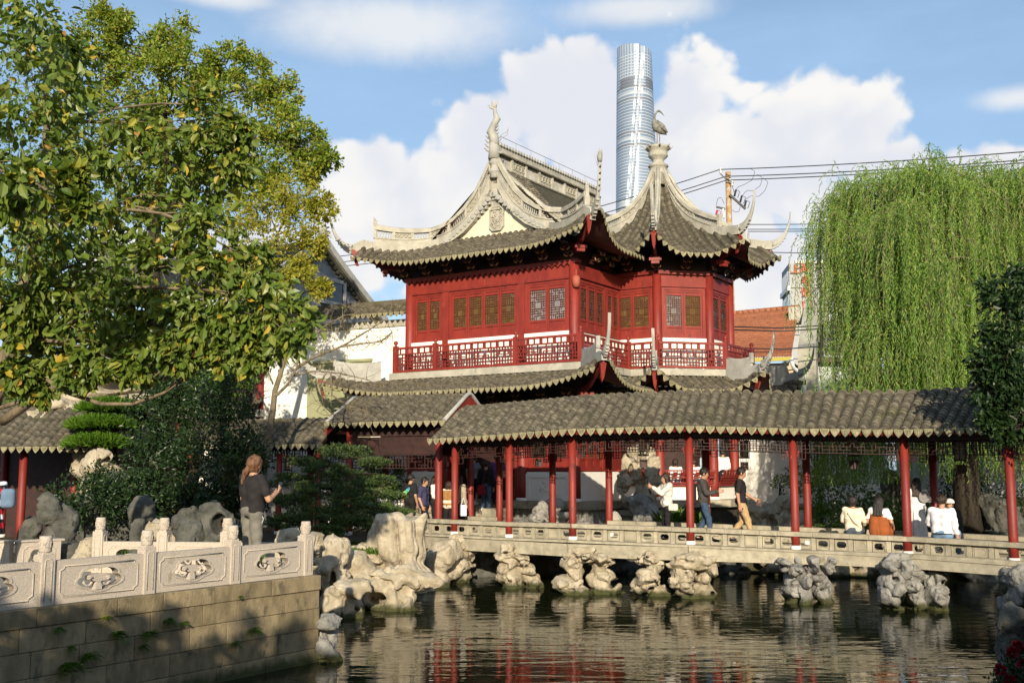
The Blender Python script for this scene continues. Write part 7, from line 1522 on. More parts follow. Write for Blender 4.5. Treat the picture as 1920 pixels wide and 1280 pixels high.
def person(label, loc, fwd, H, pose=None, top=None, sleeve=0.45, hem=0.80, bottom=None, leg=1.0, hair='black', style='short', shoes='shoe_d', skirt=None, group=None, build=1.0, res=0.017, extra=None, curl=0.7, jacket=False):
    """one continuous body from a joint skeleton; x right, y forward, z up, in units of a 1.70 m figure"""
    skinmat(); k = H / 1.70; J = {'pel': V3(0, 0, 0.95), 'chest': V3(0, -0.01, 1.24), 'neck': V3(0, -0.015, 1.43), 'head': V3(0, 0.02, 1.565)}
    for s, n in ((-1, 'L'), (1, 'R')):
        J.update({'hip' + n: V3(s * 0.085, 0, 0.92), 'kne' + n: V3(s * 0.095, 0.02, 0.49), 'ank' + n: V3(s * 0.10, -0.02, 0.085), 'sho' + n: V3(s * 0.175 * build, -0.015, 1.385), 'elb' + n: V3(s * 0.225 * build, -0.04, 1.10), 'wri' + n: V3(s * 0.235 * build, 0.04, 0.86)})
    pose = pose or {}; lean = pose.get('lean', 0)
    if lean:
        for n in ('chest', 'neck', 'head', 'shoL', 'shoR', 'elbL', 'elbR', 'wriL', 'wriR'): J[n] = J['pel'] + rot(J[n] - J['pel'], 'x', -lean)
    if pose.get('sit'):
        for s, n in ((-1, 'L'), (1, 'R')): J['kne' + n] = V3(s * 0.12, 0.42, 0.93); J['ank' + n] = V3(s * 0.12, 0.44, 0.52)
    for n, v in pose.items():
        if n in J: J[n] = V3(*v)
    hy, hpit = pose.get('headyaw', 0), pose.get('headpitch', 0)
    hr = lambda v: rot(rot(V3(*v), 'x', hpit), 'z', hy); HC = J['head'] + V3(0, 0.01, 0)
    b = build; y = nrm(V3(fwd[0], fwd[1], 0)); x = V3(y[1], -y[0], 0); loc = np.asarray(loc, float); off = V3(0, 0, -pose['seat']) if 'seat' in pose else V3(0, 0, 0)
    W = lambda P: loc + ((np.asarray(P)[..., 0:1] + off[0]) * x + (np.asarray(P)[..., 1:2] + off[1]) * y + (np.asarray(P)[..., 2:3] + off[2]) * UPZ) * k
    allp = np.array(list(J.values())); lo = allp.min(0) - 0.26; hi = allp.max(0) + 0.26; hi[2] = max(hi[2], HC[2] + 0.2)
    def torso(X, Y, Z, g=0.0):
        d = None
        for s in (-1, 1):
            e = V3(s * 0.075 * b, 0, 0); n = 'L' if s < 0 else 'R'
            for v in (sd_cone(X, Y, Z, J['chest'] + e + V3(0, 0, 0.08), J['pel'] + e * 0.95 + V3(0, 0, 0.02), 0.105 * b + g, 0.102 * b + g), sd_cone(X, Y, Z, J['sho' + n] - V3(s * 0.03, 0, 0), J['chest'] + e, 0.060 + g, 0.10 * b + g)): d = v if d is None else smin(d, v, 0.05)
        return smin(d, sd_cone(X, Y, Z, J['neck'] - V3(0, 0, 0.05), J['neck'] - V3(0, 0, 0.02), 0.06 + g * 0.5, 0.05 + g * 0.3), 0.05)
    def arm(X, Y, Z, n, g=0.0, t=1.0):
        s_, e, w = J['sho' + n], J['elb' + n], J['wri' + n]
        if t <= 0.5: q = s_ + (e - s_) * t * 2; return sd_cone(X, Y, Z, s_, q, 0.056 * b + g, (0.056 - 0.014 * t * 2) * b + g * 1.15)
        q = e + (w - e) * (t - 0.5) * 2; return np.minimum(sd_cone(X, Y, Z, s_, e, 0.056 * b + g, 0.043 * b + g), sd_cone(X, Y, Z, e, q, 0.043 * b + g, 0.043 * b - 0.016 * (t - 0.5) * 2 + g))
    def legs(X, Y, Z, g=0.0, t=1.0, n=None):
        d = None
        for n in ('L', 'R'):
            h_, kn, an = J['hip' + n], J['kne' + n], J['ank' + n]; q = kn + (an - kn) * max(0, (t - 0.5) * 2); kq = h_ + (kn - h_) * min(1, t * 2)
            v = sd_cone(X, Y, Z, h_, kq, 0.088 * b + g, (0.088 - 0.031 * min(1, t * 2)) * b + g)
            if t > 0.5: v = smin(v, sd_cone(X, Y, Z, kn, q, 0.056 * b + g, 0.038 + g * 1.3), 0.02)
            d = v if d is None else smin(d, v, 0.015)
        return smin(d, sd_cone(X, Y, Z, J['pel'] - V3(0.055 * b, 0.01, 0.0), J['pel'] + V3(0.055 * b, -0.01, 0.0), 0.105 * b + g, 0.105 * b + g), 0.03)
    hc = lambda v: HC + hr(v)
    def head(X, Y, Z):
        q = np.stack([X - HC[0], Y - HC[1], Z - HC[2]]); 
        d = sd_cone(X, Y, Z, hc((0, -0.012, 0.035)), hc((0, 0.012, 0.005)), 0.090, 0.080); d = smin(d, sd_cone(X, Y, Z, hc((0, 0.045, -0.055)), hc((0, 0.04, -0.085)), 0.045, 0.034), 0.035)
        d = smin(d, sd_cone(X, Y, Z, hc((0, 0.084, 0.008)), hc((0, 0.097, -0.026)), 0.009, 0.013), 0.012)
        for s in (-1, 1): d = smin(d, sd_cone(X, Y, Z, hc((s * 0.083, -0.005, 0.01)), hc((s * 0.083, 0.0, -0.03)), 0.018, 0.012), 0.008)
        return smin(d, sd_cone(X, Y, Z, J['neck'] - V3(0, 0, 0.04), hc((0, 0.0, -0.06)), 0.055 * b, 0.052), 0.025)
    def body(X, Y, Z):
        d = smin(torso(X, Y, Z, -0.012), legs(X, Y, Z, -0.012), 0.03); d = smin(d, head(X, Y, Z), 0.015)
        for n in ('L', 'R'):
            d = smin(d, arm(X, Y, Z, n), 0.02); a = J['ank' + n]; kn = J['kne' + n]; f = nrm(V3(0, 1, 0)); d = smin(d, sd_cone(X, Y, Z, a, a + V3(0, 0.15, -0.055), 0.038, 0.028), 0.02)
        return d
    root = thing('person', loc, label, 'person', group)
    v, q = nets(body, lo, hi, res); VS = [W(v)]; QS = [q]; nb = len(v)
    for n in ('L', 'R'):                                   # hands: palm, four unequal fingers curled in two bends, thumb off the side
        s = -1 if n == 'L' else 1; w = J['wri' + n]; d = nrm(w - J['elb' + n]); pn_ = pose.get('palm' + n); pn_ = nrm(V3(*pn_)) if pn_ is not None else nrm(V3(-s, 0.2, 0)); pn_ = nrm(pn_ - d * (pn_ @ d)); sd_ = np.cross(d, pn_) * 1.0
        if sd_ @ V3(0, 1, 0.3) < 0: sd_ = -sd_
        cl = pose.get('curl' + n, curl); segs = [(w - d * 0.03, w + d * 0.015, 0.024, 0.024)]
        for i in range(4): segs.append((w + d * 0.01 + sd_ * (0.018 - 0.012 * i), w + d * 0.085 + sd_ * (0.029 - 0.019 * i), 0.016, 0.013))
        for i, fl in enumerate((0.072, 0.080, 0.074, 0.058)):
            p0 = w + d * 0.085 + sd_ * (0.029 - 0.019 * i); a1 = cl * 0.8; a2 = cl * 1.7; d1 = d * math.cos(a1) + pn_ * math.sin(a1); d2 = d * math.cos(a2) + pn_ * math.sin(a2); p1 = p0 + d1 * fl * 0.55; segs += [(p0, p1, 0.0095, 0.0085), (p1, p1 + d2 * fl * 0.5, 0.0085, 0.007)]
        t0 = w + d * 0.025 + sd_ * 0.03; t1 = t0 + nrm(d * 0.7 + sd_ * 0.8 + pn_ * 0.4) * 0.042; segs += [(t0, t1, 0.013, 0.011), (t1, t1 + nrm(d + pn_ * 0.5 + sd_ * 0.1) * 0.032, 0.0105, 0.008)]
        def hand(X, Y, Z):
            r = None
            for a, e, r1, r2 in segs: vv_ = sd_cone(X, Y, Z, a, e, r1, r2); r = vv_ if r is None else smin(r, vv_, 0.004)
            return r
        pts = np.array([p for sg in segs for p in sg[:2]]); v2, q2 = nets(hand, pts.min(0) - 0.03, pts.max(0) + 0.03, 0.0065); VS.append(W(v2)); QS.append(q2 + nb); nb += len(v2)
    allv = np.vstack(VS); allq = np.vstack(QS); link(raw_mesh('body', allv - loc, allq.ravel(), np.full(len(allq), 4), M['skin'], True), 'body', root)
    def garment(name, f, lo_, hi_, mat, r_=None):
        v, q = nets(f, lo_, hi_, r_ or res)
        if len(q): link(raw_mesh(name, W(v) - loc, q.ravel(), np.full(len(q), 4), mat, True), name, root)
    folds = lambda X, Y, Z: 0.006 * np.sin(Z * 26 + X * 13 + 2 * np.sin(Y * 17 + Z * 7)) + 0.005 * np.sin(Z * 47 - X * 31)
    if top:
        def shirt(X, Y, Z):
            d = torso(X, Y, Z, 0.008 + (0.012 if jacket else 0)); d = smin(d, sd_cone(X, Y, Z, J['pel'] - V3(0.06 * b, 0, 0.02), J['pel'] + V3(0.06 * b, 0, -0.02), 0.116 * b, 0.116 * b), 0.05)
            for n in ('L', 'R'): d = smin(d, arm(X, Y, Z, n, 0.012 + (0.008 if jacket else 0), sleeve), 0.02)
            d = d + folds(X, Y, Z)
            d = np.maximum(d, hem - Z); return np.maximum(d, -sd_cone(X, Y, Z, J['neck'] + V3(0, 0.01, 0.0), J['neck'] + V3(0, 0.05, 0.12), 0.058, 0.10))
        garment('shirt' if not jacket else 'jacket', shirt, lo, hi, top)
    if bottom and skirt is None:
        def trousers(X, Y, Z): return np.maximum(legs(X, Y, Z, 0.013, leg) + folds(X, Y, Z) * 0.8, Z - J['pel'][2] - 0.06)
        garment('trousers' if leg > 0.6 else 'shorts', trousers, lo, hi, bottom)
    if skirt is not None:
        def sk(X, Y, Z):
            if pose.get('sit'): d = smin(legs(X, Y, Z, 0.05, 0.62), sd_cone(X, Y, Z, J['pel'] + V3(0, 0.0, 0.10), J['pel'] + V3(0, 0.03, -0.04), 0.13, 0.165), 0.06)
            else: d = sd_cone(X, Y, Z, J['pel'] + V3(0, 0, 0.10), V3(0, 0, skirt), 0.135 * b, 0.21 * b) 
            d = d + 0.012 * np.sin(np.arctan2(Y, X) * 11 + Z * 3); return np.maximum(np.maximum(d, Z - J['pel'][2] - 0.10), (skirt if not pose.get('sit') else 0.45) - Z)
        garment('skirt', sk, lo, hi, bottom)
    hm = HAIR[hair]
    def hr_f(X, Y, Z):
        d = sd_cone(X, Y, Z, hc((0, -0.020, 0.045)), hc((0, 0.0, 0.035)), 0.103, 0.098) + 0.004 * np.sin(X * 90 + Z * 40) + 0.004 * np.sin(Y * 80 - Z * 60)
        if style in ('long', 'bob', 'pony', 'bun'): d = smin(d, sd_cone(X, Y, Z, hc((0, -0.035, 0.0)), hc((0, -0.03, -0.05)), 0.100, 0.080), 0.03)
        cut = sd_cone(X, Y, Z, hc((0, 0.10, -0.02)), hc((0, 0.12, -0.10)), 0.088, 0.10); d = np.maximum(d, -cut)
        zr = (X - HC[0]) * hr((0, 0, 1))[0] + (Y - HC[1]) * hr((0, 0, 1))[1] + (Z - HC[2]) * hr((0, 0, 1))[2]
        d = np.maximum(d, (-0.045 if style == 'short' else -0.10) - zr)
        back = J['neck'] + V3(0, -0.10, -0.02)
        if style == 'long':
            for s in (-0.055, 0, 0.055): d = smin(d, sd_cone(X, Y, Z, hc((s, -0.07, 0.0)), J['chest'] + V3(s * 1.25, -0.125, 0.06), 0.055, 0.035) + 0.004 * np.sin(X * 150), 0.03)
        if style == 'bob':
            for s in (-0.075, -0.03, 0.03, 0.075): d = smin(d, sd_cone(X, Y, Z, hc((s, -0.035, 0.0)), hc((s * 1.1, -0.03, -0.15)), 0.045, 0.034), 0.02)
        if style == 'pony': d = smin(d, np.minimum(sd_cone(X, Y, Z, hc((-0.01, -0.09, -0.03)), hc((-0.035, -0.125, -0.10)), 0.035, 0.042), sd_cone(X, Y, Z, hc((-0.035, -0.125, -0.10)), hc((-0.07, -0.13, -0.27)), 0.042, 0.020)) + 0.005 * np.sin(X * 160 + Z * 30), 0.012)
        if style == 'bun': d = smin(d, sd_cone(X, Y, Z, hc((0, -0.115, 0.0)), hc((0, -0.12, 0.01)), 0.045, 0.04), 0.01)
        return d
    garment('hair', hr_f, HC - 0.26 - V3(0, 0.05, 0.22 if style in ('long', 'pony') else 0), HC + 0.22, hm, min(res, 0.013))
    mb = MB()
    for s in (-1, 1): e = W(hc((s * 0.032, 0.086, 0.012))); mb.lathe(e - UPZ * 0.006 * k, [(0.002, 0), (0.010 * k, 0.004), (0.010 * k, 0.009), (0.002, 0.013)], 8)
    mb.build('eyes', M['eye'], root); mb = MB(); e0, e1 = W(hc((-0.022, 0.087, -0.066))), W(hc((0.022, 0.087, -0.066))); mb.tube([e0, (e0 + e1) / 2 + y * 0.006, e1], [0.003, 0.006, 0.003], 6); mb.build('mouth', M['lip'], root)
    for n in ('L', 'R'):
        a = J['ank' + n]
        def shoe(X, Y, Z): return np.maximum(smin(sd_cone(X, Y, Z, a + V3(0, -0.03, -0.035), a + V3(0, 0.15, -0.052), 0.046, 0.034), sd_cone(X, Y, Z, a, a - V3(0, 0, 0.03), 0.048, 0.045), 0.02), (a[2] - 0.083) - Z)
        garment('shoe', shoe, a - V3(0.1, 0.14, 0.12), a + V3(0.1, 0.25, 0.1), M[shoes], 0.013)
    return root, W, J
def soft(name, label, cat, f, lo, hi, h, mat, group=None):
    o = nets_obj(name, f, lo, hi, h, mat); return tag(o, label, cat, group)
def softbox(c, ax, ay, az, r):
    """rounded bag body from its half axes"""
    c = np.asarray(c, float); A = [nrm(q) for q in (ax, ay, az)]; Ls = [np.linalg.norm(q) for q in (ax, ay, az)]
    def f(X, Y, Z):
        q = [np.abs((X - c[0]) * a[0] + (Y - c[1]) * a[1] + (Z - c[2]) * a[2]) - (l - r) for a, l in zip(A, Ls)]
        return np.sqrt(sum(np.maximum(v, 0) ** 2 for v in q)) + np.minimum(np.maximum(np.maximum(q[0], q[1]), q[2]), 0) - r
    return f, c
def bag(name, label, cat, c, ax, ay, az, r, mat, straps=(), group=None, smat=None):
    f, c = softbox(c, ax, ay, az, r); m_ = max(np.linalg.norm(q) for q in (ax, ay, az)) * 1.5; root = thing(name, c, label, cat, group)
    nets_obj('bag_body', f, c - m_, c + m_, 0.014, mat, root)
    for s in straps:
        mb = MB(); q, _ = resample(s, 10); mb.tube(q, 0.010, 5); mb.build('strap', smat or mat, root)
    return root
def phone(p, n, up, label):
    n = nrm(n); up = nrm(np.asarray(up) - n * (np.asarray(up) @ n)); s = np.cross(up, n); root = thing('phone', p, label, 'phone'); mb = MB(); mb.obox(p, s * 0.037, n * 0.004, up * 0.075); mb.build('case', M['iron'], root)
    mb = MB(); mb.obox(np.asarray(p) + n * 0.0045, s * 0.034, n * 0.001, up * 0.071); mb.build('screen', M['pane_dark'], root)

RAD = 2 * math.pi / 360
# the standing person on the terrace
r_, W, J = person('person with a brown ponytail in a black tee and grey trousers holding a phone', (-3.88, 16.12, TZ), (0.62, 0.78), 1.85,
    {'elbR': (0.27, 0.06, 1.10), 'wriR': (0.16, 0.30, 1.20), 'elbL': (-0.24, 0.03, 1.10), 'wriL': (-0.06, 0.30, 1.16), 'headpitch': -0.12, 'palmR': (-0.8, 0, 0.5), 'palmL': (0.6, 0, 0.8)}, cloth('charcoal_tee', (0.022, 0.020, 0.021)), 0.36, 0.84, cloth('grey_trousers', (0.17, 0.16, 0.135)), 1.0, 'brown', 'pony', res=0.013)
q = W(V3(0.10, 0.38, 1.27)); phone(q, nrm(V3(-0.45, -0.70, 0.35)), V3(0.3, 0.4, 0.8), 'dark phone held up by the person with the ponytail')
mb = MB(); mb.tube([W(V3(0.155, 0.02, 0.93)), W(V3(0.185, 0.05, 0.84)), W(V3(0.175, 0.03, 0.78)), W(V3(0.15, 0.0, 0.80))], 0.006, 5); tag(mb.build('key_cord', M['porcelain']), 'pale cord hanging from the grey trousers pocket', 'cord')
# striped dress at the left edge
sm = stripe_mat('striped_knit', [(0.0, (0.70, 0.70, 0.74)), (0.18, (0.015, 0.012, 0.015)), (0.36, (0.50, 0.012, 0.03)), (0.52, (0.015, 0.012, 0.015)), (0.62, (0.70, 0.70, 0.74)), (0.76, (0.42, 0.012, 0.03)), (0.90, (0.015, 0.012, 0.015))], 1.62, 0.62)
r_, W, J = person('person in a red, white and black striped dress at the left edge', (-9.56, 19.9, 1.28), (-0.75, 0.5), 1.66, {'elbR': (0.27, 0.02, 1.12), 'wriR': (0.22, 0.18, 0.98)}, sm, 0.42, 0.86, sm, 1.0, 'black', 'short', skirt=0.46)
bag('backpack', 'pale blue backpack on the side of the striped dress', 'backpack', W(V3(0.13, -0.24, 1.13)), W(V3(1, 0, 0)) * 0 + V3(0.12, 0.04, 0), V3(-0.03, 0.08, 0), V3(0, 0, 0.18), 0.075, cloth('pale_blue_nylon', (0.13, 0.20, 0.29)), [[W(V3(0.10, -0.15, 1.30)), W(V3(0.14, -0.02, 1.42)), W(V3(0.15, 0.10, 1.30))]])
# group by the gatehouse
tee_bk = cloth('black_tee', (0.016, 0.015, 0.016)); pants_bk = cloth('black_trousers', (0.014, 0.013, 0.014)); white = cloth('white_cotton', (0.74, 0.72, 0.70)); jeans = cloth('blue_jeans', (0.06, 0.10, 0.17))
person('person in a white top leaning by the gatehouse post behind the juniper', (-3.62, 29.6, 1.0), (0.5, 0.8), 1.58, None, white, 0.5, 0.82, jeans, 1.0, 'dark', 'short', group='visitors by the gatehouse')
bag('shoulder_bag', 'teal bag beside the person in the white top behind the juniper', 'bag', V3(-3.98, 29.45, 1.95), V3(0.16, 0, 0), V3(0, 0.08, 0), V3(0, 0, 0.14), 0.05, cloth('teal_nylon', (0.03, 0.32, 0.34)))
r_, W, J = person('man in a black tee with a green and blue print on the back', (-2.88, 30.45, 1.06), (0.55, 0.83), 1.72, None, tee_bk, 0.36, 0.84, pants_bk, 1.0, 'black', 'short', group='visitors by the gatehouse')
for k, (cx_, cz, w, h, c) in enumerate(((-0.05, 1.20, 0.10, 0.05, (0.25, 0.60, 0.16)), (0.03, 1.26, 0.07, 0.05, (0.10, 0.50, 0.45)), (-0.08, 1.13, 0.06, 0.05, (0.45, 0.70, 0.25)), (0.06, 1.31, 0.04, 0.03, (0.08, 0.25, 0.55)))):
    mb = MB(); P = [V3(cx_ + w * math.cos(t) * (1 + 0.25 * math.sin(3 * t)), -0.142, cz + h * math.sin(t) + 0.3 * w * math.cos(t)) for t in np.linspace(0, 6.28, 11)[:-1]]; mb.prism([W(p)for p in P], W(V3(0, -0.146, 0)) - W(V3(0, -0.140, 0))); mb.build('back_print', flat_mat('print_%d' % k, c), r_)
person('man in a navy tee and dark trousers walking right past the gatehouse', (-2.45, 29.95, 1.06), (0.93, -0.30), 1.64, {'kneR': (0.09, 0.16, 0.50), 'ankR': (0.10, 0.22, 0.09), 'kneL': (-0.09, -0.02, 0.50), 'ankL': (-0.10, -0.28, 0.14), 'headpitch': -0.12, 'wriR': (0.25, 0.06, 0.87)}, cloth('navy_tee', (0.045, 0.042, 0.095)), 0.40, 0.80, pants_bk, 1.0, 'black', 'short', build=1.08, group='visitors by the gatehouse')
r_, W, J = person('long haired woman in a black vest over white sleeves facing right', (-2.2, 30.75, 1.06), (0.95, -0.2), 1.68, {'elbR': (0.23, 0.02, 1.10), 'wriR': (0.17, 0.25, 1.02), 'wriL': (-0.12, 0.28, 1.05)}, white, 0.95, 0.86, pants_bk, 1.0, 'dark', 'long', group='visitors by the gatehouse')
def vest(X, Y, Z): return np.maximum(np.minimum(sd_cone(X, Y, Z, (-0.07, 0, 1.30), (-0.07, 0, 0.92), 0.15, 0.145), sd_cone(X, Y, Z, (0.07, 0, 1.30), (0.07, 0, 0.92), 0.15, 0.145)), np.maximum(0.90 - Z, Z - 1.40))
v, qd = nets(vest, (-0.3, -0.25, 0.8), (0.3, 0.25, 1.5), 0.018); link(raw_mesh('vest', W(v) - origin(r_), qd.ravel(), np.full(len(qd), 4), cloth('black_vest', (0.018, 0.016, 0.014)), True), 'vest', r_)
bag('handbag', 'beige handbag held low by the woman in the black vest', 'bag', V3(-2.05, 30.45, 1.93), V3(0.10, 0, 0), V3(0, 0.04, 0), V3(0, 0, 0.09), 0.03, cloth('beige_leather', (0.42, 0.36, 0.24)), [[V3(-2.13, 30.45, 2.0), V3(-2.05, 30.45, 2.16), V3(-1.97, 30.45, 2.0)]])
bs = stripe_mat('brown_cream_knit', [(0.0, (0.30, 0.15, 0.05)), (0.26, (0.66, 0.58, 0.45)), (0.44, (0.30, 0.15, 0.05)), (0.56, (0.66, 0.58, 0.45)), (0.72, (0.30, 0.15, 0.05))], 1.70, 0.5)
person('person in a brown jacket with cream stripes seen from behind', (-1.78, 30.25, 1.06), (0.3, 0.95), 1.52, None, bs, 0.95, 0.76, pants_bk, 1.0, 'dark', 'bob', jacket=True, group='visitors by the gatehouse')
person('person in a taupe coat half hidden by the second red column', (-1.50, 30.6, 1.1), (0.6, 0.8), 1.64, None, cloth('taupe_coat', (0.36, 0.31, 0.24)), 0.95, 0.70, pants_bk, 1.0, 'dark', 'long', jacket=True, group='visitors by the gatehouse')
bag('tote_bag', 'white tote bag hanging beside the second red column', 'bag', V3(-1.36, 30.1, 1.78), V3(0.10, 0, 0), V3(0, 0.03, 0), V3(0, 0, 0.16), 0.025, cloth('white_canvas', (0.62, 0.64, 0.68)), [[V3(-1.43, 30.1, 1.9), V3(-1.36, 30.1, 2.15), V3(-1.29, 30.1, 1.9)]])
person('man in a grey shirt and black shorts climbing the pavilion steps', (-1.20, 33.55, 1.76), (0.45, 0.89), 1.60, {'elbR': (0.25, 0.03, 1.12), 'wriR': (0.16, 0.20, 1.0), 'kneR': (0.09, 0.12, 0.52), 'ankR': (0.10, -0.05, 0.16)}, cloth('grey_shirt', (0.20, 0.21, 0.23)), 0.45, 0.90, pants_bk, 0.5, 'black', 'short', 'shoe_w', group='visitors on the pavilion steps')
person('person in dark top, jeans and white shoes stepping up behind the third column', (-0.80, 32.75, 1.50), (0.2, 0.98), 1.68, {'kneL': (-0.09, 0.14, 0.55), 'ankL': (-0.10, 0.0, 0.25)}, tee_bk, 0.9, 0.84, jeans, 1.0, 'dark', 'short', 'shoe_w', group='visitors on the pavilion steps')
bag('shoulder_bag', 'dark red bag carried by the person in white shoes on the steps', 'bag', V3(-0.93, 32.45, 2.30), V3(0.13, 0, 0), V3(0, 0.06, 0), V3(0, 0, 0.15), 0.04, cloth('dark_red_nylon', (0.26, 0.02, 0.03)), [[V3(-0.9, 32.5, 2.42), V3(-0.85, 32.6, 2.75), V3(-0.78, 32.6, 2.9)]])
person('person in a purple shirt coming down the pavilion steps', (-0.46, 33.2, 1.76), (0.0, -1.0), 1.62, {'elbL': (-0.26, 0.02, 1.12), 'wriL': (-0.20, 0.20, 1.12)}, cloth('purple_shirt', (0.12, 0.045, 0.14)), 0.45, 0.84, pants_bk, 1.0, 'black', 'short', group='visitors on the pavilion steps')
# on the bridge
bz = 1.18
r_, W, J = person('woman in a white jacket and black trousers raising a phone to take a photo', (3.76, 26.25, bz), (-0.97, -0.24), 1.64, {'elbR': (0.22, 0.20, 1.22), 'wriR': (0.09, 0.40, 1.38), 'elbL': (-0.20, 0.20, 1.20), 'wriL': (-0.05, 0.41, 1.36), 'palmR': (-0.7, 0.3, 0.3), 'palmL': (0.7, 0.3, 0.3), 'headpitch': -0.05}, cloth('cream_white_jacket', (0.66, 0.61, 0.56)), 0.93, 0.80, pants_bk, 1.0, 'dark', 'bob', jacket=True)
phone(W(V3(0.02, 0.49, 1.44)), W(V3(0, -1, 0)) - W(V3(0, 0, 0)), UPZ, 'phone raised by the woman in the white jacket')
bag('handbag', 'white handbag with a strap on the hip of the woman in the white jacket', 'bag', W(V3(-0.22, -0.08, 0.86)), V3(0.11, 0.02, 0), V3(0, 0.055, 0), V3(0, 0, 0.085), 0.03, cloth('white_leather', (0.58, 0.53, 0.47)), [[W(V3(-0.2, -0.06, 0.95)), W(V3(-0.19, 0.08, 1.2)), W(V3(0.08, 0.10, 1.42))]])
r_, W, J = person('man in a dark grey jacket and jeans walking right behind the middle column', (4.62, 26.0, bz), (0.96, -0.22), 1.77, {'elbR': (0.24, 0.08, 1.12), 'wriR': (0.22, 0.34, 1.16), 'kneR': (0.09, 0.12, 0.50), 'ankR': (0.10, 0.16, 0.09), 'ankL': (-0.10, -0.22, 0.12), 'headpitch': -0.15}, cloth('charcoal_jacket', (0.055, 0.050, 0.048)), 0.95, 0.74, cloth('dark_jeans', (0.04, 0.07, 0.12)), 1.0, 'black', 'short', jacket=True)
mb = MB()
for s in (-1, 1): mb.tube([W(J['head'] + V3(s * 0.032 + 0.026 * math.cos(t), 0.108, 0.022 + 0.022 * math.sin(t))) for t in np.linspace(0, 6.28, 12)], 0.003, 4); mb.tube([W(J['head'] + V3(s * 0.06, 0.105, 0.025)), W(J['head'] + V3(s * 0.092, 0.0, 0.025))], 0.003, 4)
mb.build('glasses', M['iron'], r_)
bag('backpack', 'black backpack on the man in the dark grey jacket', 'backpack', W(V3(0, -0.26, 1.10)), V3(0.10, -0.02, 0), V3(0.03, 0.15, 0), V3(0, 0, 0.26), 0.07, cloth('black_nylon', (0.018, 0.018, 0.020)), [[W(V3(s * 0.12, -0.16, 1.3)), W(V3(s * 0.13, 0.0, 1.45)), W(V3(s * 0.13, 0.14, 1.2)), W(V3(s * 0.13, -0.1, 0.95))] for s in (-1, 1)])
r_, W, J = person('man in a black tee and tan trousers striding right along the bridge', (5.47, 25.75, 1.16), (0.96, -0.25), 1.80, {'elbL': (-0.26, 0.08, 1.12), 'wriL': (-0.24, 0.30, 0.98), 'elbR': (0.25, -0.06, 1.10), 'wriR': (0.25, -0.02, 0.85), 'kneR': (0.09, 0.15, 0.50), 'ankR': (0.10, 0.24, 0.09), 'kneL': (-0.09, 0.02, 0.50), 'ankL': (-0.10, -0.30, 0.14), 'headpitch': -0.2}, tee_bk, 0.40, 0.84, cloth('tan_trousers', (0.42, 0.29, 0.15)), 1.0, 'black', 'short', 'shoe_d', build=1.04)
mb = MB(); c = W(V3(-0.235, 0.39, 0.90)); mb.obox(c, V3(0.07, 0, -0.02), V3(0, 0.02, 0), V3(0.02, 0, 0.06)); tag(mb.build('wallet', M['darkwood']), 'dark brown pouch in the hand of the man in tan trousers', 'pouch')
def seated(label, s, inward, H, **kw):
    p = gP(s); n = -gN(s); z = p[2] + 0.39; return person(label, V3(p[0], p[1], z) + n * inward, kw.pop('fwd', n[:2]), H, dict(kw.pop('pose', {}), sit=1, seat=0.86), **kw)
def s_at(px): 
    ss_ = np.linspace(gs[0], gs[-1], 800); v = [gP(s)[0] / gP(s)[1] for s in ss_]; return float(np.interp((px - 960) / F_PX, v, ss_))
r_, W, J = seated('woman in a cream sweater with a dark bun sitting on the bridge rail', s_at(1589), 0.12, 1.66, top=cloth('cream_knit', (0.70, 0.62, 0.46)), sleeve=0.95, hem=0.90, bottom=cloth('blue_grey_jeans', (0.08, 0.10, 0.13)), hair='black', style='bun', pose={'elbR': (0.24, 0.02, 1.14), 'wriR': (0.18, 0.22, 1.04), 'elbL': (-0.24, 0.02, 1.14), 'wriL': (-0.18, 0.22, 1.04)})
mb = MB(); mb.tube([W(V3(-0.13, -0.06, 1.42)), W(V3(-0.08, -0.14, 1.3)), W(V3(0.05, -0.155, 1.12)), W(V3(0.17, -0.06, 0.98))], 0.006, 5); tag(mb.build('bag_strap', M['darkwood']), 'thin bag strap across the back of the cream sweater', 'strap')
seated('woman with long black hair in a rust pinafore over white sleeves sitting on the rail', s_at(1636), 0.17, 1.66, top=white, sleeve=0.8, hem=1.20, bottom=cloth('rust_corduroy', (0.30, 0.085, 0.025)), hair='black', style='long', skirt=0.5, pose={'elbR': (0.27, -0.02, 1.14), 'wriR': (0.25, 0.20, 1.02), 'elbL': (-0.27, 0.0, 1.14), 'wriL': (-0.20, 0.22, 1.02)})
pin = [o for o in COL.objects if o.get('label', '').startswith('woman with long black hair in a rust')][0]
pl_ = V3(*pin.location); s_ = s_at(1636); n_ = -gN(s_)
def pinaf(X, Y, Z): return np.maximum(smin(sd_cone(X, Y, Z, (-0.07, 0, 1.28), (-0.075, -0.01, 0.94), 0.135, 0.16), sd_cone(X, Y, Z, (0.07, 0, 1.28), (0.075, -0.01, 0.94), 0.135, 0.16), 0.04), Z - 1.33)
v, qd = nets(pinaf, (-0.32, -0.3, 0.75), (0.32, 0.25, 1.5), 0.018); xx = V3(n_[1], -n_[0], 0); kk = 1.66 / 1.7
link(raw_mesh('pinafore', (v[:, 0:1] * xx + v[:, 1:2] * n_ + (v[:, 2:3] - 0.86) * UPZ) * kk, qd.ravel(), np.full(len(qd), 4), CLOTH['rust_corduroy'], True), 'pinafore', pin)
r_, W, J = seated('broad man in a white shirt and pale jeans sitting on the bridge rail', s_at(1752), 0.13, 1.80, top=cloth('white_shirt', (0.76, 0.74, 0.76)), sleeve=0.95, hem=0.93, bottom=cloth('pale_jeans', (0.16, 0.26, 0.40)), hair='dark', style='short', build=1.16, pose={'elbL': (-0.27, 0.02, 1.12), 'wriL': (-0.16, 0.26, 1.0), 'headyaw': 0.15})
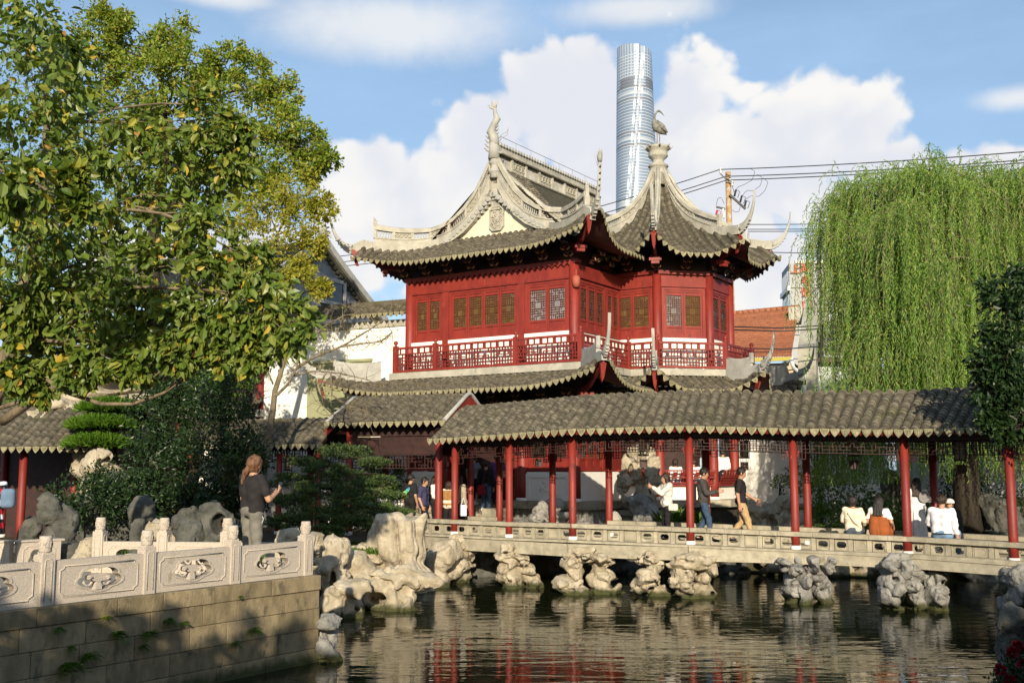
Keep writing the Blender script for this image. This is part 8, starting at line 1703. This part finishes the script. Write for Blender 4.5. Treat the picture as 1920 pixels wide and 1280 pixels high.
mb = MB(); mb.tube([W(V3(0.2 * math.cos(t), 0.155 * math.sin(t) - 0.01, 0.945)) for t in np.linspace(math.pi, 2 * math.pi, 12)], 0.014, 5); mb.build('belt', M['iron'], r_)
person('long haired woman in a white dress standing behind the sixth red column', (9.02, 24.0, 1.1), (0.35, 0.94), 1.62, {'elbR': (0.26, 0.06, 1.18), 'wriR': (0.24, 0.30, 1.22)}, white, 0.8, 0.86, white, 1.0, 'dark', 'long', skirt=0.35)
mb = MB(); c = at(1733, 931, 23.8); mb.prism([c + V3(0.12 * math.cos(t), 0, 0.13 * math.sin(t)) for t in np.linspace(0, 6.28, 17)[:-1]], V3(0, 0.012, 0)); mb.tube([c - UPZ * 0.17, c - UPZ * 0.3], 0.012, 6); tag(mb.build('round_fan', cloth('grey_gauze', (0.22, 0.21, 0.20))), 'round grey fan held beside the woman in the white dress', 'fan')
r_, W, J = person('person in a white cap sitting across the bridge behind the man in white', (9.80, 24.15, 1.46), (-0.5, -0.86), 1.62, {'sit': 1, 'seat': 0.86}, cloth('dark_jacket', (0.03, 0.03, 0.035)), 0.95, 0.9, jeans, 1.0, 'dark', 'short')
def capf(X, Y, Z): h = J['head']; return np.maximum(np.minimum(sd_ell(X, Y, Z, h + V3(0, -0.005, 0.05), (0.112, 0.125, 0.10)), sd_ell(X, Y, Z, h + V3(0, 0.13, 0.045), (0.085, 0.09, 0.014))), h[2] + 0.03 - Z)
v, qd = nets(capf, J['head'] - 0.25, J['head'] + 0.3, 0.013); link(raw_mesh('cap', W(v) - origin(r_), qd.ravel(), np.full(len(qd), 4), white, True), 'cap', r_)
# in the veranda of the turret
a, b = ov(-112.5, OR - 0.12), ov(-157.5, OR - 0.12); inn_ = nrm(OC3 * [1, 1, 0] - ((a + b) / 2) * [1, 1, 0])
for t, lb, mt, hs in ((0.30, 'person in a white top sitting in the veranda, next to the turret column', white, 'bun'), (0.66, 'person in a white top sitting in the veranda, right beside another in white', white, 'short')):
    p = a + (b - a) * t; person(lb, V3(p[0], p[1], 2.44), inn_[:2], 1.64, {'sit': 1, 'seat': 0.86}, mt, 0.5, 0.9, jeans, 1.0, 'dark', hs, group='visitors in the veranda')
a, b = ov(-157.5, OR - 0.12), ov(157.5, OR - 0.12)
for q, lb, mt in ((V3(*at(1318, 900, 36.6)[:2], 1.96), 'person in a pale blue top standing inside the veranda', cloth('pale_blue_top', (0.36, 0.46, 0.52))), (V3(*at(1356, 900, 36.4)[:2], 1.96), 'person in white at the right end of the veranda', white)):
    person(lb, q, (0.2, 0.9), 1.62, None, mt, 0.6, 0.84, pants_bk, 1.0, 'dark', 'short', group='visitors in the veranda')
# lanterns under the roofs
def lantern(px, py, Y, label, sc=1.0):
    c = at(px, py, Y); root = thing('lantern', c, label, 'lantern', 'hanging palace lanterns'); mb = MB()
    for z in (-0.20, 0.20): mb.lathe(c + UPZ * z * sc, [(0.10 * sc, -0.02), (0.15 * sc, 0), (0.10 * sc, 0.02)], 6)
    for k in range(6):
        a = k * math.pi / 3; d = V3(math.cos(a), math.sin(a), 0) * 0.125 * sc; mb.tube([c + d - UPZ * 0.2 * sc, c + d + UPZ * 0.2 * sc], 0.010, 4); mb.tube([c + d * 1.2 + UPZ * 0.2 * sc, c + d * 1.5 + UPZ * 0.26 * sc], 0.01, 4); mb.tube([c + d * 1.1 - UPZ * 0.2 * sc, c + d * 1.1 - UPZ * 0.45 * sc], 0.006, 4)
    mb.tube([c + UPZ * 0.2 * sc, c + UPZ * 0.55 * sc], 0.008, 4); mb.build('lantern_frame', M['darkwood'], root); mb = MB(); mb.lathe(c, [(0.11 * sc, -0.185 * sc), (0.11 * sc, 0.185 * sc)], 6); mb.build('lantern_panes', flat_mat('lantern_silk', (0.30, 0.29, 0.20)), root)
    mb = MB(); mb.obox(c - UPZ * 0.40 * sc, V3(0.09 * sc, 0, 0), V3(0, 0.03, 0), UPZ * 0.10 * sc); mb.build('tassel_box', M['darkwood'], root)
for px, py, Y, lb in ((1206, 838, 26.4, 'lantern hanging in the bridge by the tall pierced stone'), (1395, 842, 25.8, 'lantern hanging in the bridge before the white wall'), (1600, 838, 24.9, 'lantern hanging in the bridge above the seated women'), (1800, 845, 23.5, 'lantern hanging in the bridge right of the white shirted man'), (1010, 838, 28.0, 'lantern hanging in the bridge left part near the stone panel'), (540, 868, 32.2, 'dark lantern hanging in the low corridor')): lantern(px, py, Y, lb)
